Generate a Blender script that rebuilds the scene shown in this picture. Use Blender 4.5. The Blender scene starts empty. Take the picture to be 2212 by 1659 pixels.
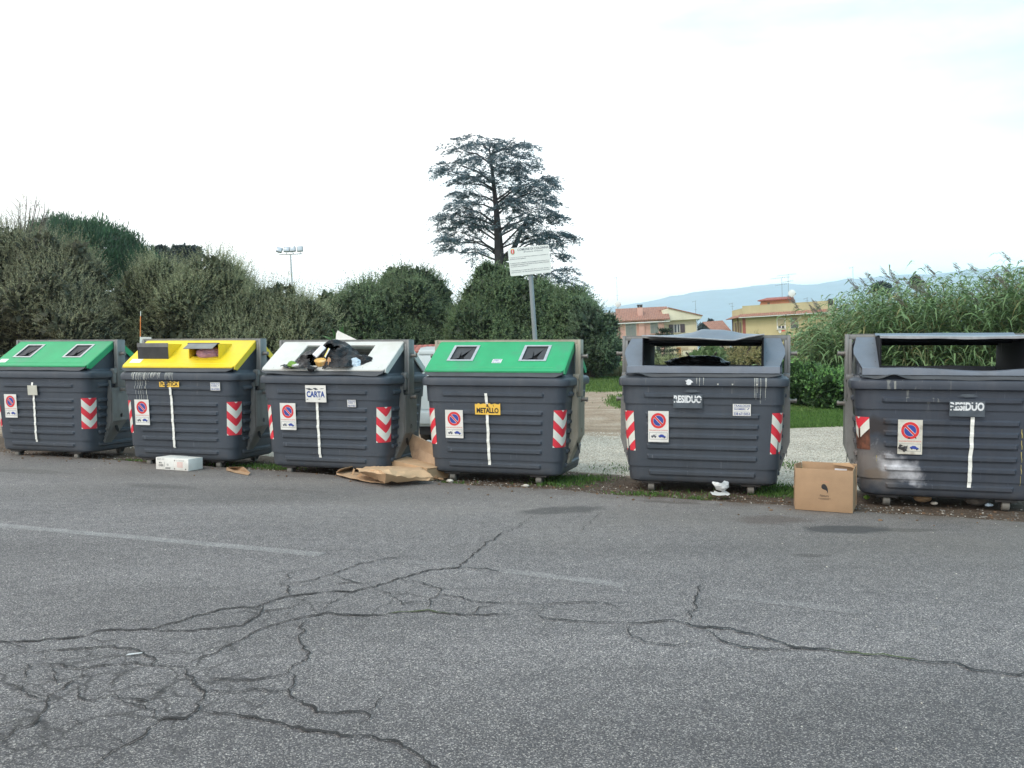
import bpy, bmesh, math, random
import numpy as np
from mathutils import Vector, Matrix, noise as mnoise
R = math.radians
scene = bpy.context.scene
COL = scene.collection
random.seed(7)
rng = np.random.default_rng(7)

# ------------------------------------------------------------------ camera
EYE = 1.5
FPX = 1916.0                      # focal length in pixels of a 2212 px wide picture
cam_d = bpy.data.cameras.new("camera")
cam_d.sensor_width = 36.0
cam_d.lens = 36.0 * FPX / 2212.0
cam_d.clip_start = 0.05
cam_d.clip_end = 30000
cam = bpy.data.objects.new("camera", cam_d)
COL.objects.link(cam)
cam.location = (0, 0, EYE)
cam.rotation_euler = (R(90 - 1.99), 0, 0)
scene.camera = cam

# ------------------------------------------------------------------ world
SUN_EL, SUN_AZ = R(48), R(215)     # azimuth measured clockwise from +Y
world = bpy.data.worlds.new("World")
scene.world = world
world.use_nodes = True
wn, wl = world.node_tree.nodes, world.node_tree.links
wn.clear()
w_out = wn.new("ShaderNodeOutputWorld")
w_bg = wn.new("ShaderNodeBackground")
w_sky = wn.new("ShaderNodeTexSky")
w_sky.sky_type = 'NISHITA'
w_sky.sun_disc = False
w_sky.sun_elevation = SUN_EL
w_sky.sun_rotation = SUN_AZ
w_sky.altitude = 300
w_sky.dust_density = 2.0
w_tc = wn.new("ShaderNodeTexCoord")
w_sep = wn.new("ShaderNodeSeparateXYZ")
wl.new(w_tc.outputs["Generated"], w_sep.inputs[0])
# thin overcast: stretched cloud bands, thinner towards the upper right (east)
w_map = wn.new("ShaderNodeMapping")
w_map.inputs["Scale"].default_value = (1.0, 1.0, 3.5)
w_map.inputs["Rotation"].default_value = (0, R(18), 0)
wl.new(w_tc.outputs["Generated"], w_map.inputs[0])
w_no = wn.new("ShaderNodeTexNoise")
w_no.inputs["Scale"].default_value = 2.6
w_no.inputs["Detail"].default_value = 7
w_no.inputs["Roughness"].default_value = 0.55
wl.new(w_map.outputs[0], w_no.inputs["Vector"])
def wmath(op, a, b, c=None, clamp=False):
    n = wn.new("ShaderNodeMath"); n.operation = op; n.use_clamp = clamp
    for i, v in enumerate((a, b, c)):
        if v is None: continue
        if isinstance(v, (int, float)): n.inputs[i].default_value = v
        else: wl.new(v, n.inputs[i])
    return n.outputs[0]
thin = wmath('ADD', wmath('MULTIPLY', w_sep.outputs[0], 0.9), wmath('MULTIPLY', w_sep.outputs[2], 0.7))
thin = wmath('SUBTRACT', thin, 0.02)
thin = wmath('ADD', thin, wmath('MULTIPLY', wmath('SUBTRACT', w_no.outputs[0], 0.5), 1.3))
thin = wmath('MULTIPLY', thin, 1.35, clamp=True)
w_mul = wn.new("ShaderNodeMixRGB"); w_mul.blend_type = 'MULTIPLY'; w_mul.inputs[0].default_value = 1
wl.new(w_sky.outputs[0], w_mul.inputs[1]); w_mul.inputs[2].default_value = (0.14, 0.14, 0.14, 1)
w_add = wn.new("ShaderNodeMixRGB"); w_add.blend_type = 'ADD'; w_add.inputs[0].default_value = 1
wl.new(w_mul.outputs[0], w_add.inputs[1]); w_add.inputs[2].default_value = (0.22, 0.44, 0.45, 1)
w_mix = wn.new("ShaderNodeMixRGB")
wl.new(wmath('MULTIPLY', thin, 0.95), w_mix.inputs[0])
w_mix.inputs[1].default_value = (1.24, 1.18, 1.14, 1)
wl.new(w_add.outputs[0], w_mix.inputs[2])
# clear strip of pale blue sky under the cloud deck, to the right
b_edge = wmath('ADD', wmath('MULTIPLY', w_sep.outputs[0], 0.05), 0.062)
b_edge = wmath('ADD', b_edge, wmath('MULTIPLY', wmath('SUBTRACT', w_no.outputs[0], 0.5), 0.05))
b_m = wmath('MULTIPLY', wmath('SUBTRACT', b_edge, w_sep.outputs[2]), 28.0, clamp=True)
b_m = wmath('MULTIPLY', b_m, wmath('MULTIPLY', wmath('SUBTRACT', w_sep.outputs[0], 0.02), 9.0, clamp=True))
w_mx2 = wn.new("ShaderNodeMixRGB"); wl.new(b_m, w_mx2.inputs[0]); wl.new(w_mix.outputs[0], w_mx2.inputs[1]); w_mx2.inputs[2].default_value = (0.20, 0.34, 0.46, 1)
wl.new(w_mx2.outputs[0], w_bg.inputs[0])
w_bg.inputs[1].default_value = 1.0
wl.new(w_bg.outputs[0], w_out.inputs[0])

# ------------------------------------------------------------------ sun (veiled)
sd = bpy.data.lights.new("sun", 'SUN')
sd.energy = 0.7
sd.angle = R(14)
sd.color = (1.0, 0.96, 0.9)
sun = bpy.data.objects.new("sun", sd)
COL.objects.link(sun)
sdir = Vector((math.sin(SUN_AZ) * math.cos(SUN_EL), math.cos(SUN_AZ) * math.cos(SUN_EL), math.sin(SUN_EL)))
sun.rotation_euler = sdir.to_track_quat('Z', 'Y').to_euler()
sun.location = (0, 0, 30)
scene.view_settings.view_transform = 'Standard'
scene.view_settings.look = 'None'
scene.view_settings.exposure = 0.75
scene.view_settings.gamma = 1.0
scene.cycles.max_bounces = 6
scene.cycles.volume_bounces = 2
scene.cycles.transparent_max_bounces = 8

# ------------------------------------------------------------------ helpers
HORY = 763.0
def P(px, py, Y):
    """point at depth Y seen at photo pixel (px, py) (2212 px wide picture); used to measure real positions"""
    dz = FPX; a = R(1.99)
    x = (px - 1106.0); y = -(py - 829.5)
    # camera ray
    vy = dz * math.cos(a) + y * math.sin(a)
    vz = -dz * math.sin(a) + y * math.cos(a)
    t = Y / vy
    return Vector((x * t, Y, EYE + vz * t))
def G(px, py, z=0.0):
    a = R(1.99); x = px - 1106.0; y = -(py - 829.5)
    vy = FPX * math.cos(a) + y * math.sin(a); vz = -FPX * math.sin(a) + y * math.cos(a)
    t = (z - EYE) / vz
    return Vector((x * t, vy * t, z))

def tagk(o, label=None, cat=None, group=None, kind=None):
    if label: o["label"] = label
    if cat: o["category"] = cat
    if group: o["group"] = group
    if kind: o["kind"] = kind
    return o
def thing(name, label, cat, loc=(0, 0, 0), rot=(0, 0, 0), group=None):
    o = bpy.data.objects.new(name, None)
    o.empty_display_size = 0.2
    COL.objects.link(o)
    o.location = loc; o.rotation_euler = rot
    return tagk(o, label, cat, group)

class MB:
    def __init__(s): s.v = []; s.f = []; s.m = []
    def add(s, vs, fs, mi=0, M=None):
        b = len(s.v)
        for p in vs:
            p = Vector(p)
            if M is not None: p = M @ p
            s.v.append(p)
        for f in fs: s.f.append([b + i for i in f]); s.m.append(mi)
        return s
    def box(s, x0, x1, y0, y1, z0, z1, mi=0, M=None):
        vs = [(x0,y0,z0),(x1,y0,z0),(x1,y1,z0),(x0,y1,z0),(x0,y0,z1),(x1,y0,z1),(x1,y1,z1),(x0,y1,z1)]
        fs = [(0,3,2,1),(4,5,6,7),(0,1,5,4),(1,2,6,5),(2,3,7,6),(3,0,4,7)]
        return s.add(vs, fs, mi, M)
    def bbox(s, x0, x1, y0, y1, z0, z1, b=0.004, mi=0, M=None):
        """box with chamfered edges along all sides"""
        bm = bmesh.new()
        vs = [bm.verts.new(c) for c in [(x0,y0,z0),(x1,y0,z0),(x1,y1,z0),(x0,y1,z0),(x0,y0,z1),(x1,y0,z1),(x1,y1,z1),(x0,y1,z1)]]
        for f in [(0,3,2,1),(4,5,6,7),(0,1,5,4),(1,2,6,5),(2,3,7,6),(3,0,4,7)]: bm.faces.new([vs[i] for i in f])
        bmesh.ops.bevel(bm, geom=list(bm.edges), offset=b, segments=2, affect='EDGES', profile=0.5)
        s.bm(bm, mi, M); return s
    def bm(s, bm, mi=0, M=None):
        bm.verts.index_update()
        s.add([v.co.copy() for v in bm.verts], [[v.index for v in f.verts] for f in bm.faces], mi, M)
        bm.free()
    def quad(s, a, b, c, d, mi=0, M=None): return s.add([a, b, c, d], [(0, 1, 2, 3)], mi, M)
    def prism(s, poly, h0, h1, axis='x', mi=0, M=None, holes=()):
        """polygon (two coords) extruded along axis from h0 to h1, with optional holes"""
        def to3(p, h):
            if axis == 'x': return (h, p[0], p[1])
            if axis == 'y': return (p[0], h, p[1])
            return (p[0], p[1], h)
        bm = bmesh.new()
        loops = [poly] + list(holes)
        edges = []; bl = []
        for lp in loops:
            vs = [bm.verts.new(to3(p, h0)) for p in lp]; bl.append(vs)
            for i in range(len(vs)): edges.append(bm.edges.new((vs[i], vs[(i+1) % len(vs)])))
        if len(loops) == 1: bm.faces.new(bl[0])
        else: bmesh.ops.triangle_fill(bm, edges=edges, use_beauty=True, use_dissolve=False)
        base = list(bm.faces)
        r = bmesh.ops.extrude_face_region(bm, geom=base)
        off = Vector(to3((0, 0), h1 - h0))
        for g in r['geom']:
            if isinstance(g, bmesh.types.BMVert): g.co += off
        bmesh.ops.recalc_face_normals(bm, faces=list(bm.faces))
        s.bm(bm, mi, M); return s
    def tube(s, pts, rad, n=8, mi=0, M=None, cap=True):
        pts = [Vector(p) for p in pts]
        if not isinstance(rad, (list, tuple)): rad = [rad] * len(pts)
        rings = []; vs = []; fs = []
        for i, p in enumerate(pts):
            d = (pts[min(i+1, len(pts)-1)] - pts[max(i-1, 0)]).normalized()
            a = Vector((0, 0, 1)) if abs(d.z) < 0.9 else Vector((1, 0, 0))
            u = d.cross(a).normalized(); w = d.cross(u)
            for k in range(n):
                t = 2 * math.pi * k / n
                vs.append(p + (u * math.cos(t) + w * math.sin(t)) * rad[i])
        for i in range(len(pts) - 1):
            for k in range(n):
                fs.append((i*n+k, i*n+(k+1) % n, (i+1)*n+(k+1) % n, (i+1)*n+k))
        if cap:
            fs.append(tuple(range(n))[::-1]); fs.append(tuple((len(pts)-1)*n + k for k in range(n)))
        return s.add(vs, fs, mi, M)
    def build(s, name, mats, parent=None, sharp=35, smooth=True):
        me = bpy.data.meshes.new(name)
        me.from_pydata([tuple(p) for p in s.v], [], s.f)
        if not isinstance(mats, (list, tuple)): mats = [mats]
        for m in mats: me.materials.append(m)
        me.polygons.foreach_set("material_index", s.m)
        me.update()
        if smooth:
            me.polygons.foreach_set("use_smooth", [True] * len(s.f))
            me.set_sharp_from_angle(angle=R(sharp))
        o = bpy.data.objects.new(name, me)
        COL.objects.link(o)
        if parent: o.parent = parent
        return o

_tc = {}
def text_geo(body, bold=0.0):
    key = (body, bold)
    if key in _tc: return _tc[key]
    cu = bpy.data.curves.new("txt", 'FONT'); cu.body = body
    cu.align_x = 'CENTER'; cu.align_y = 'CENTER'; cu.resolution_u = 3; cu.offset = bold
    ob = bpy.data.objects.new("txt", cu)
    me = bpy.data.meshes.new_from_object(ob)
    vs = np.array([v.co[:] for v in me.vertices]) if len(me.vertices) else np.zeros((0, 3))
    fs = [list(p.vertices) for p in me.polygons]
    bpy.data.objects.remove(ob); bpy.data.curves.remove(cu); bpy.data.meshes.remove(me)
    if len(vs):
        mn, mx = vs.min(0), vs.max(0); vs = vs - (mn + mx) / 2
        w, h = (mx - mn)[:2]
    else: w = h = 1
    _tc[key] = (vs, fs, w, h)
    return _tc[key]
def add_text(mb, body, w, h, M, mi=0, bold=0.0, cut=None):
    """flat lettering fitted to w x h, laid in the XY plane of M; cut(x,y)->True drops a face"""
    vs, fs, tw, th = text_geo(body, bold)
    if not len(vs): return
    sx, sy = w / tw, h / th
    V2 = [Vector((p[0] * sx, p[1] * sy, 0)) for p in vs]
    if cut:
        fs = [f for f in fs if not cut(sum(V2[i].x for i in f)/len(f), sum(V2[i].y for i in f)/len(f))]
    mb.add(V2, fs, mi, M)

# ------------------------------------------------------------------ materials
def newmat(name):
    m = bpy.data.materials.new(name); m.use_nodes = True
    nt = m.node_tree; nt.nodes.clear()
    out = nt.nodes.new("ShaderNodeOutputMaterial"); b = nt.nodes.new("ShaderNodeBsdfPrincipled")
    nt.links.new(b.outputs[0], out.inputs[0])
    return m, nt, b, out
class N:
    """small node-building helper"""
    def __init__(s, nt, coord='Object'):
        s.nt = nt; s.tc = nt.nodes.new("ShaderNodeTexCoord"); s.co = s.tc.outputs[coord]
    def link(s, a, b): s.nt.links.new(a, b)
    def inp(s, sock, v):
        if isinstance(v, (int, float, tuple)): sock.default_value = v
        else: s.link(v, sock)
    def mapping(s, scale=(1,1,1), rot=(0,0,0), loc=(0,0,0)):
        n = s.nt.nodes.new("ShaderNodeMapping"); s.link(s.co, n.inputs[0])
        n.inputs["Scale"].default_value = scale; n.inputs["Rotation"].default_value = rot; n.inputs["Location"].default_value = loc
        return n.outputs[0]
    def noise(s, scale, detail=4, rough=0.55, vec=None, dist=0.0):
        n = s.nt.nodes.new("ShaderNodeTexNoise"); s.link(vec or s.co, n.inputs["Vector"])
        n.inputs["Scale"].default_value = scale; n.inputs["Detail"].default_value = detail
        n.inputs["Roughness"].default_value = rough; n.inputs["Distortion"].default_value = dist
        return n.outputs[0]
    def voro(s, scale, feat='F1', out="Distance", vec=None):
        n = s.nt.nodes.new("ShaderNodeTexVoronoi"); s.link(vec or s.co, n.inputs["Vector"])
        n.feature = feat; n.inputs["Scale"].default_value = scale
        return n.outputs[out]
    def ramp(s, fac, stops):
        n = s.nt.nodes.new("ShaderNodeValToRGB"); s.link(fac, n.inputs[0])
        e = n.color_ramp.elements
        while len(e) < len(stops): e.new(0.5)
        for i, (p, c) in enumerate(stops):
            e[i].position = p; e[i].color = c if isinstance(c, tuple) else (c, c, c, 1)
        return n.outputs[0]
    def mix(s, fac, a, b, mode='MIX'):
        n = s.nt.nodes.new("ShaderNodeMixRGB"); n.blend_type = mode
        s.inp(n.inputs[0], fac); s.inp(n.inputs[1], a); s.inp(n.inputs[2], b)
        return n.outputs[0]
    def math(s, op, a, b=0.0, clamp=False):
        n = s.nt.nodes.new("ShaderNodeMath"); n.operation = op; n.use_clamp = clamp
        s.inp(n.inputs[0], a); s.inp(n.inputs[1], b)
        return n.outputs[0]
    def sep(s):
        n = s.nt.nodes.new("ShaderNodeSeparateXYZ"); s.link(s.co, n.inputs[0]); return n.outputs
    def bump(s, bsdf, h, strength=0.3, dist=0.01):
        n = s.nt.nodes.new("ShaderNodeBump"); s.link(h, n.inputs["Height"])
        n.inputs["Strength"].default_value = strength; n.inputs["Distance"].default_value = dist
        s.link(n.outputs[0], bsdf.inputs["Normal"])
    def blob(s, cx, cy, rx, ry, wob=0.5, ang=0.0, soft=0.25, seed=0.0, axes=(0, 1)):
        """irregular patch mask around (cx,cy)"""
        o = s.sep()
        x = s.math('SUBTRACT', o[axes[0]], cx); y = s.math('SUBTRACT', o[axes[1]], cy)
        ca, sa = math.cos(ang), math.sin(ang)
        u = s.math('DIVIDE', s.math('ADD', s.math('MULTIPLY', x, ca), s.math('MULTIPLY', y, sa)), rx)
        v = s.math('DIVIDE', s.math('SUBTRACT', s.math('MULTIPLY', y, ca), s.math('MULTIPLY', x, sa)), ry)
        d = s.math('SQRT', s.math('ADD', s.math('MULTIPLY', u, u), s.math('MULTIPLY', v, v)))
        mp = s.mapping(loc=(seed, seed * 2, 0))
        nz = s.noise(2.2 / max(rx, 0.05) * 0.5, 5, 0.6, vec=mp)
        d = s.math('ADD', d, s.math('MULTIPLY', s.math('SUBTRACT', nz, 0.5), wob * 2))
        return s.math('DIVIDE', s.math('SUBTRACT', 1.0, d), soft, clamp=True)
def c4(c): return (c[0], c[1], c[2], 1.0)
def simple(name, col, rough=0.6, var=0.15, scale=6.0, bump=0.0, bscale=60.0, metal=0.0, dirt=None, spec=0.5, streak=False):
    m, nt, b, out = newmat(name); n = N(nt)
    vec = n.mapping(scale=(1, 1, 0.25)) if streak else None
    nz = n.noise(scale, 5, 0.6, vec=vec)
    lo = tuple(c * (1 - var) for c in col); hi = tuple(min(1, c * (1 + var)) for c in col)
    c = n.ramp(nz, [(0.3, c4(lo)), (0.7, c4(hi))])
    if dirt:
        nz2 = n.noise(scale * 0.6, 6, 0.65, vec=n.mapping(loc=(3, 7, 1), scale=(1, 1, 0.4 if streak else 1)))
        c = n.mix(n.ramp(nz2, [(0.52, 0.0), (0.75, dirt[1])]), c, c4(dirt[0]))
    n.link(c, b.inputs["Base Color"])
    b.inputs["Roughness"].default_value = rough; b.inputs["Metallic"].default_value = metal
    b.inputs["Specular IOR Level"].default_value = spec
    if bump: n.bump(b, n.noise(bscale, 4, 0.6), bump, 0.004)
    return m

# ================================================================== SETTING
def yedge(x): return 9.92 - 0.452 * x

def asphalt(name, paint=0.0, crack=False):
    m, nt, b, out = newmat(name); n = N(nt)
    agg = n.voro(200, out="Color")
    sepc = nt.nodes.new("ShaderNodeSeparateColor"); n.link(agg, sepc.inputs[0])
    fine = n.noise(95, 4, 0.75)
    mid = n.noise(9, 4, 0.6)
    big = n.noise(0.35, 5, 0.6, vec=n.mapping(scale=(0.6, 1.6, 1), rot=(0, 0, R(-24))))
    c = n.ramp(sepc.outputs[0], [(0.0, (0.053, 0.049, 0.051, 1)), (0.5, (0.112, 0.103, 0.104, 1)), (0.80, (0.178, 0.163, 0.158, 1)), (1.0, (0.45, 0.41, 0.37, 1))])
    c = n.mix(1.0, c, n.ramp(fine, [(0.30, 0.42), (0.5, 0.95), (0.72, 1.75)]), 'MULTIPLY')
    c = n.mix(1.0, c, n.ramp(mid, [(0.3, 0.84), (0.7, 1.16)]), 'MULTIPLY')
    c = n.mix(1.0, c, n.ramp(big, [(0.3, 0.76), (0.7, 1.2)]), 'MULTIPLY')
    band = n.noise(0.9, 3, 0.5, vec=n.mapping(scale=(0.12, 1.0, 1), rot=(0, 0, R(24)), loc=(4, 1, 0)))
    c = n.mix(1.0, c, n.ramp(band, [(0.35, 0.88), (0.65, 1.12)]), 'MULTIPLY')
    # dust near the containers, damp / oily patches
    o = n.sep()
    d = n.math('SUBTRACT', n.math('SUBTRACT', 9.92, n.math('MULTIPLY', o[0], 0.452)), o[1])
    dust = n.math('MULTIPLY', n.math('SUBTRACT', 1.0, n.math('DIVIDE', d, 3.6), clamp=True), n.ramp(n.noise(1.1, 5, 0.65), [(0.3, 0.2), (0.65, 0.9)]))
    c = n.mix(n.math('MULTIPLY', dust, 0.6), c, (0.20, 0.178, 0.150, 1))
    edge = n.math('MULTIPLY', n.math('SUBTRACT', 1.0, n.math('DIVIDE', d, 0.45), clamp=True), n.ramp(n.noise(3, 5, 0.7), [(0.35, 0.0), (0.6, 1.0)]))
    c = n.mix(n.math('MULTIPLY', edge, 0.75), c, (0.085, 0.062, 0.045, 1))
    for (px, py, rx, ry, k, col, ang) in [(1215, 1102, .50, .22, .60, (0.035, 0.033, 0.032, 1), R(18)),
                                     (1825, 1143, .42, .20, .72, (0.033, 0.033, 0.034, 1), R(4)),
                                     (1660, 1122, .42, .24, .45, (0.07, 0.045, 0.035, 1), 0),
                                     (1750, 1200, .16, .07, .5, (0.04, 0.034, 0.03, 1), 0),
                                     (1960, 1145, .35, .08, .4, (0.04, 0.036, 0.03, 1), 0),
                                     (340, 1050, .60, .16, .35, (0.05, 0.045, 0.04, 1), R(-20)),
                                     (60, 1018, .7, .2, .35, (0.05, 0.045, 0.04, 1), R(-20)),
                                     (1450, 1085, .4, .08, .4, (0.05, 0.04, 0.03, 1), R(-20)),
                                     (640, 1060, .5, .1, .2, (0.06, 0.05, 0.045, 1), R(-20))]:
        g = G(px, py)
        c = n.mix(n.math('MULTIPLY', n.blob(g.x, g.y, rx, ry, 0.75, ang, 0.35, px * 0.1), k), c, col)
    # fine alligator cracking in the tired part of the surface
    wv = nt.nodes.new("ShaderNodeTexNoise"); n.link(n.co, wv.inputs["Vector"]); wv.inputs["Scale"].default_value = 3.0; wv.inputs["Detail"].default_value = 5
    vm = nt.nodes.new("ShaderNodeVectorMath"); vm.operation = 'MULTIPLY_ADD'; n.link(wv.outputs["Color"], vm.inputs[0]); vm.inputs[1].default_value = (.35, .35, 0); n.link(n.co, vm.inputs[2])
    for sc_v, wd in ((2.3, 0.011), (4.4, 0.012)):
        de = n.voro(sc_v, 'DISTANCE_TO_EDGE', vec=vm.outputs[0])
        line = n.math('SUBTRACT', 1.0, n.math('DIVIDE', de, wd * sc_v * 1.05), clamp=True)
        g1, g2 = G(260, 1500), G(800, 1300)
        zone_m = n.math('MAXIMUM', n.blob(g1.x, g1.y, .95 if sc_v < 3 else .7, .85, .5, 0, .35, 3.3), n.math('MULTIPLY', n.blob(g2.x, g2.y, 1.1, .42, .5, R(15), .4, 7.7), 1.0 if sc_v < 3 else 0.0))
        patchy = n.ramp(n.noise(1.7, 4, .6, vec=n.mapping(loc=(sc_v, 2, 0))), [(.38, 0.0), (.5, 1.0)])
        c = n.mix(n.math('MULTIPLY', n.math('MULTIPLY', line, zone_m), n.math('MULTIPLY', patchy, .75)), c, (0.026, 0.024, 0.023, 1))
    if crack:
        c = n.mix(n.ramp(n.noise(14, 4, 0.7), [(0.35, 0.0), (0.62, 0.85)]), (0.012, 0.011, 0.011, 1), (0.036, 0.032, 0.030, 1))
        g = G(1890, 1417)
        c = n.mix(n.math('MULTIPLY', n.blob(g.x, g.y, .34, .12, .5, 0, .5), 0.8), c, (0.07, 0.09, 0.02, 1))
        g = G(900, 1322)
        c = n.mix(n.math('MULTIPLY', n.blob(g.x, g.y, .26, .12, .5, 0, .5), 0.6), c, (0.07, 0.09, 0.02, 1))
    if paint:
        w = n.math('MULTIPLY', n.ramp(n.noise(60, 4, 0.8), [(0.40, 0.05), (0.60, 1.0)]), n.ramp(n.noise(5, 4, 0.6), [(0.3, 0.35), (0.7, 1.0)]))
        c = n.mix(n.math('MULTIPLY', w, paint), c, (0.42, 0.41, 0.39, 1))
    n.link(c, b.inputs["Base Color"])
    b.inputs["Roughness"].default_value = 0.82
    b.inputs["Specular IOR Level"].default_value = 0.35
    h = n.math('ADD', n.math('MULTIPLY', sepc.outputs[1], 0.5), fine)
    n.bump(b, h, 0.7, 0.004)
    return m

M_asph = asphalt("asphalt")
M_crack = asphalt("crack_filling", crack=True)
M_p1 = asphalt("worn_paint", 0.62)
M_p2 = asphalt("faded_paint", 0.50)
M_p3 = asphalt("ghost_paint", 0.22)

road = MB()
# asphalt sheet with a ragged edge at the containers
xs = np.concatenate([np.arange(-60, -12, 2.0), np.arange(-12, 9, 0.09), np.arange(9, 60, 2.0)])
nv = len(xs)
for i, x in enumerate(xs):
    j = 0.10 * mnoise.noise(Vector((x * 1.3, 0, 0))) + 0.06 * mnoise.noise(Vector((x * 6, 3, 0)))
    road.v.append(Vector((x, yedge(x) - 0.03 + j, 0.0)))
for i, x in enumerate(xs): road.v.append(Vector((x, yedge(x) - 0.03 - 3.0, 0.0)))
for i, x in enumerate(xs): road.v.append(Vector((x, -40.0, 0.0)))
for i, x in enumerate(xs):
    road.v.append(Vector((x, road.v[i].y + 0.01, -0.03)))
for i in range(nv - 1):
    road.f.append([i, nv + i, nv + i + 1, i + 1]); road.m.append(0)
    road.f.append([nv + i, 2 * nv + i, 2 * nv + i + 1, nv + i + 1]); road.m.append(0)
    road.f.append([3 * nv + i, i, i + 1, 3 * nv + i + 1]); road.m.append(0)

def ribbon(pts, wid, z=0.003, mi=1, jit=0.5, sub=0.022, seed=0, wob=0.02, taper=True):
    pts = [G(*p) for p in pts]
    P2 = []
    for a, b in zip(pts[:-1], pts[1:]):
        k = max(1, int((b - a).length / sub))
        for i in range(k): P2.append(a.lerp(b, i / k))
    P2.append(pts[-1])
    out = []; L = len(P2)
    for i, p in enumerate(P2):
        t = (P2[min(i+1, L-1)] - P2[max(i-1, 0)]).normalized(); nn = Vector((-t.y, t.x, 0))
        off = wob * mnoise.noise(Vector((p.x * 9 + seed, p.y * 9, 0))) * 1.6 + wob * 0.9 * mnoise.noise(Vector((p.x * 27, p.y * 27, seed))) + (wob * 0.7 * mnoise.noise(Vector((p.x * 60, p.y * 60, seed))) if mi == 1 else 0)
        e = min(1, min(i, L - 1 - i) / 8 + 0.25) if taper else 1
        w = wid * e * max(0.42, 1 + jit * 1.8 * mnoise.noise(Vector((p.x * 14, p.y * 14, seed + 5)))) * (0.75 + 0.95 * abs(t.x) ** 2 if mi == 1 else 1)
        out.append((p + nn * (off + w / 2), p + nn * (off - w / 2)))
    b0 = len(road.v)
    for a, c in out:
        road.v += [Vector((a.x, a.y, z)), Vector((c.x, c.y, z))]
    for i in range(len(out) - 1):
        road.f.append([b0+2*i, b0+2*i+1, b0+2*i+3, b0+2*i+2]); road.m.append(mi)

S = 2212 / 3264.0
def lo(pts, x0, y0, sx):   # points read off an enlarged crop
    return [(p[0] * sx + x0, p[1] * sx + y0) for p in pts]
k1 = 1632 / 2212 * S; oy1 = 1600 * S
k2 = 1632 / 2212 * S; ox2, oy2 = 1632 * S, 1500 * S
cr = []
A = lambda w, *p: cr.append((w, lo(p, 0, oy1, k1)))
B = lambda w, *p: cr.append((w, lo(p, ox2, oy2, k2)))
A(.016, (-60,612),(60,605),(180,600),(300,590),(380,580),(430,562),(560,552),(640,552),(700,538),(780,515),(850,490),(960,468),(1080,458),(1150,440),(1250,408),(1340,400),(1440,385),(1530,392),(1600,372),(1740,330),(1850,298),(1985,282),(2030,240),(2090,190),(2145,150),(2200,125))
A(.014, (640,552),(760,560),(900,552),(1040,540),(1110,500),(1140,455),(1150,440))
A(.012, (1215,352),(1300,350),(1430,315),(1560,270),(1680,245),(1790,236))
A(.010, (1215,352),(1260,310),(1340,285)); A(.016, (1215,352),(1245,372),(1252,408))
A(.010, (1430,315),(1520,345),(1600,360)); A(.010,(1445,372),(1480,352),(1560,350),(1610,358))
A(.010, (1740,330),(1820,352),(1900,380),(1890,410),(1860,440),(1850,470)); A(.008,(1600,372),(1680,400),(1740,440),(1850,432))
A(.011, (1900,398),(1980,415),(2080,438),(2212,438))
A(.010, (1985,285),(2080,290),(2212,305))
A(.014, (800,716),(860,680),(960,635),(1060,590),(1130,550),(1240,515),(1330,497),(1400,485),(1500,490),(1650,492),(1760,478),(1850,470),(1930,482),(2020,490),(2120,490),(2212,492))
A(.010, (1380,480),(1440,430),(1510,395)); A(.009, (1020,540),(1150,470),(1270,460),(1310,430),(1300,408)); A(.009,(1250,500),(1250,470))
A(.009, (2020,490),(2080,460),(2150,445))
A(.013, (1318,505),(1300,570),(1305,630),(1335,650),(1325,675),(1270,710),(1250,738),(1262,790),(1250,830),(1290,860),(1380,905),(1440,915),(1540,908),(1575,930),(1575,975),(1560,990))
A(.009, (1575,930),(1620,880),(1670,830)); A(.014,(1250,738),(1180,760),(1090,770),(920,764))
A(.010, (0,690),(60,668),(130,650),(260,640),(400,635),(490,625),(580,645),(660,680),(675,705),(740,720),(800,716))
A(.008, (390,588),(440,605),(520,600),(560,590)); A(.010,(675,705),(560,700),(430,712),(300,715),(220,708),(205,690))
A(.013, (800,716),(830,760),(845,800),(890,828),(870,865),(855,905),(800,935),(710,935),(680,970),(600,1020),(520,1070),(450,1110),(420,1160))
A(.010, (890,828),(980,826),(1090,812),(1180,820),(1250,830)); A(.009,(1140,822),(1135,860),(1110,890),(1080,905))
A(.012, (800,935),(880,915),(980,920),(1100,935),(1200,960),(1350,985),(1450,1005),(1600,1020),(1720,1040),(1800,1090),(1890,1149),(1960,1190))
A(.016, (-40,1050),(0,1030),(80,985),(160,955),(195,915),(215,855),(250,815),(300,780),(380,745),(430,712))
A(.010, (0,795),(60,800),(110,830),(200,858)); A(.009,(220,708),(240,760),(240,800)); A(.008,(90,695),(125,720),(125,780))
A(.009, (330,800),(345,850),(420,860),(470,835),(520,850),(650,865),(700,830),(640,800),(590,795)); A(.010,(520,860),(620,890),(660,905),(690,940))
A(.008, (490,800),(490,770),(540,730)); A(.007,(290,930),(350,965),(400,980)); A(.008,(0,605),(60,615),(120,630),(130,655)); A(.008,(560,1050),(500,1010))
A(.008, (1360,930),(1310,955),(1280,985))
A(.008, (170,770),(260,775),(330,800)); A(.007,(200,655),(205,690)); A(.007,(660,880),(600,880))
B(.010, (-20,575),(60,577),(140,583),(200,575),(320,570),(420,580),(480,600)); B(.010,(140,583),(115,610),(130,635),(180,650),(300,655),(420,660),(500,667))
B(.017, (500,667),(590,660),(680,652),(750,660),(790,678),(870,680),(960,690),(1060,715),(1160,745),(1230,765),(1330,778),(1450,790),(1560,797),(1660,808),(1760,824),(1880,830),(1960,852),(2040,872),(2120,880),(2260,882))
B(.014, (750,655),(785,610),(785,570),(800,530),(825,490)); B(.008,(825,490),(815,455))
B(.010, (500,667),(505,710),(560,740),(640,758),(740,760),(820,757)); B(.012,(800,682),(870,710),(905,740),(990,765),(1100,775),(1180,778),(1230,765))
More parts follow.
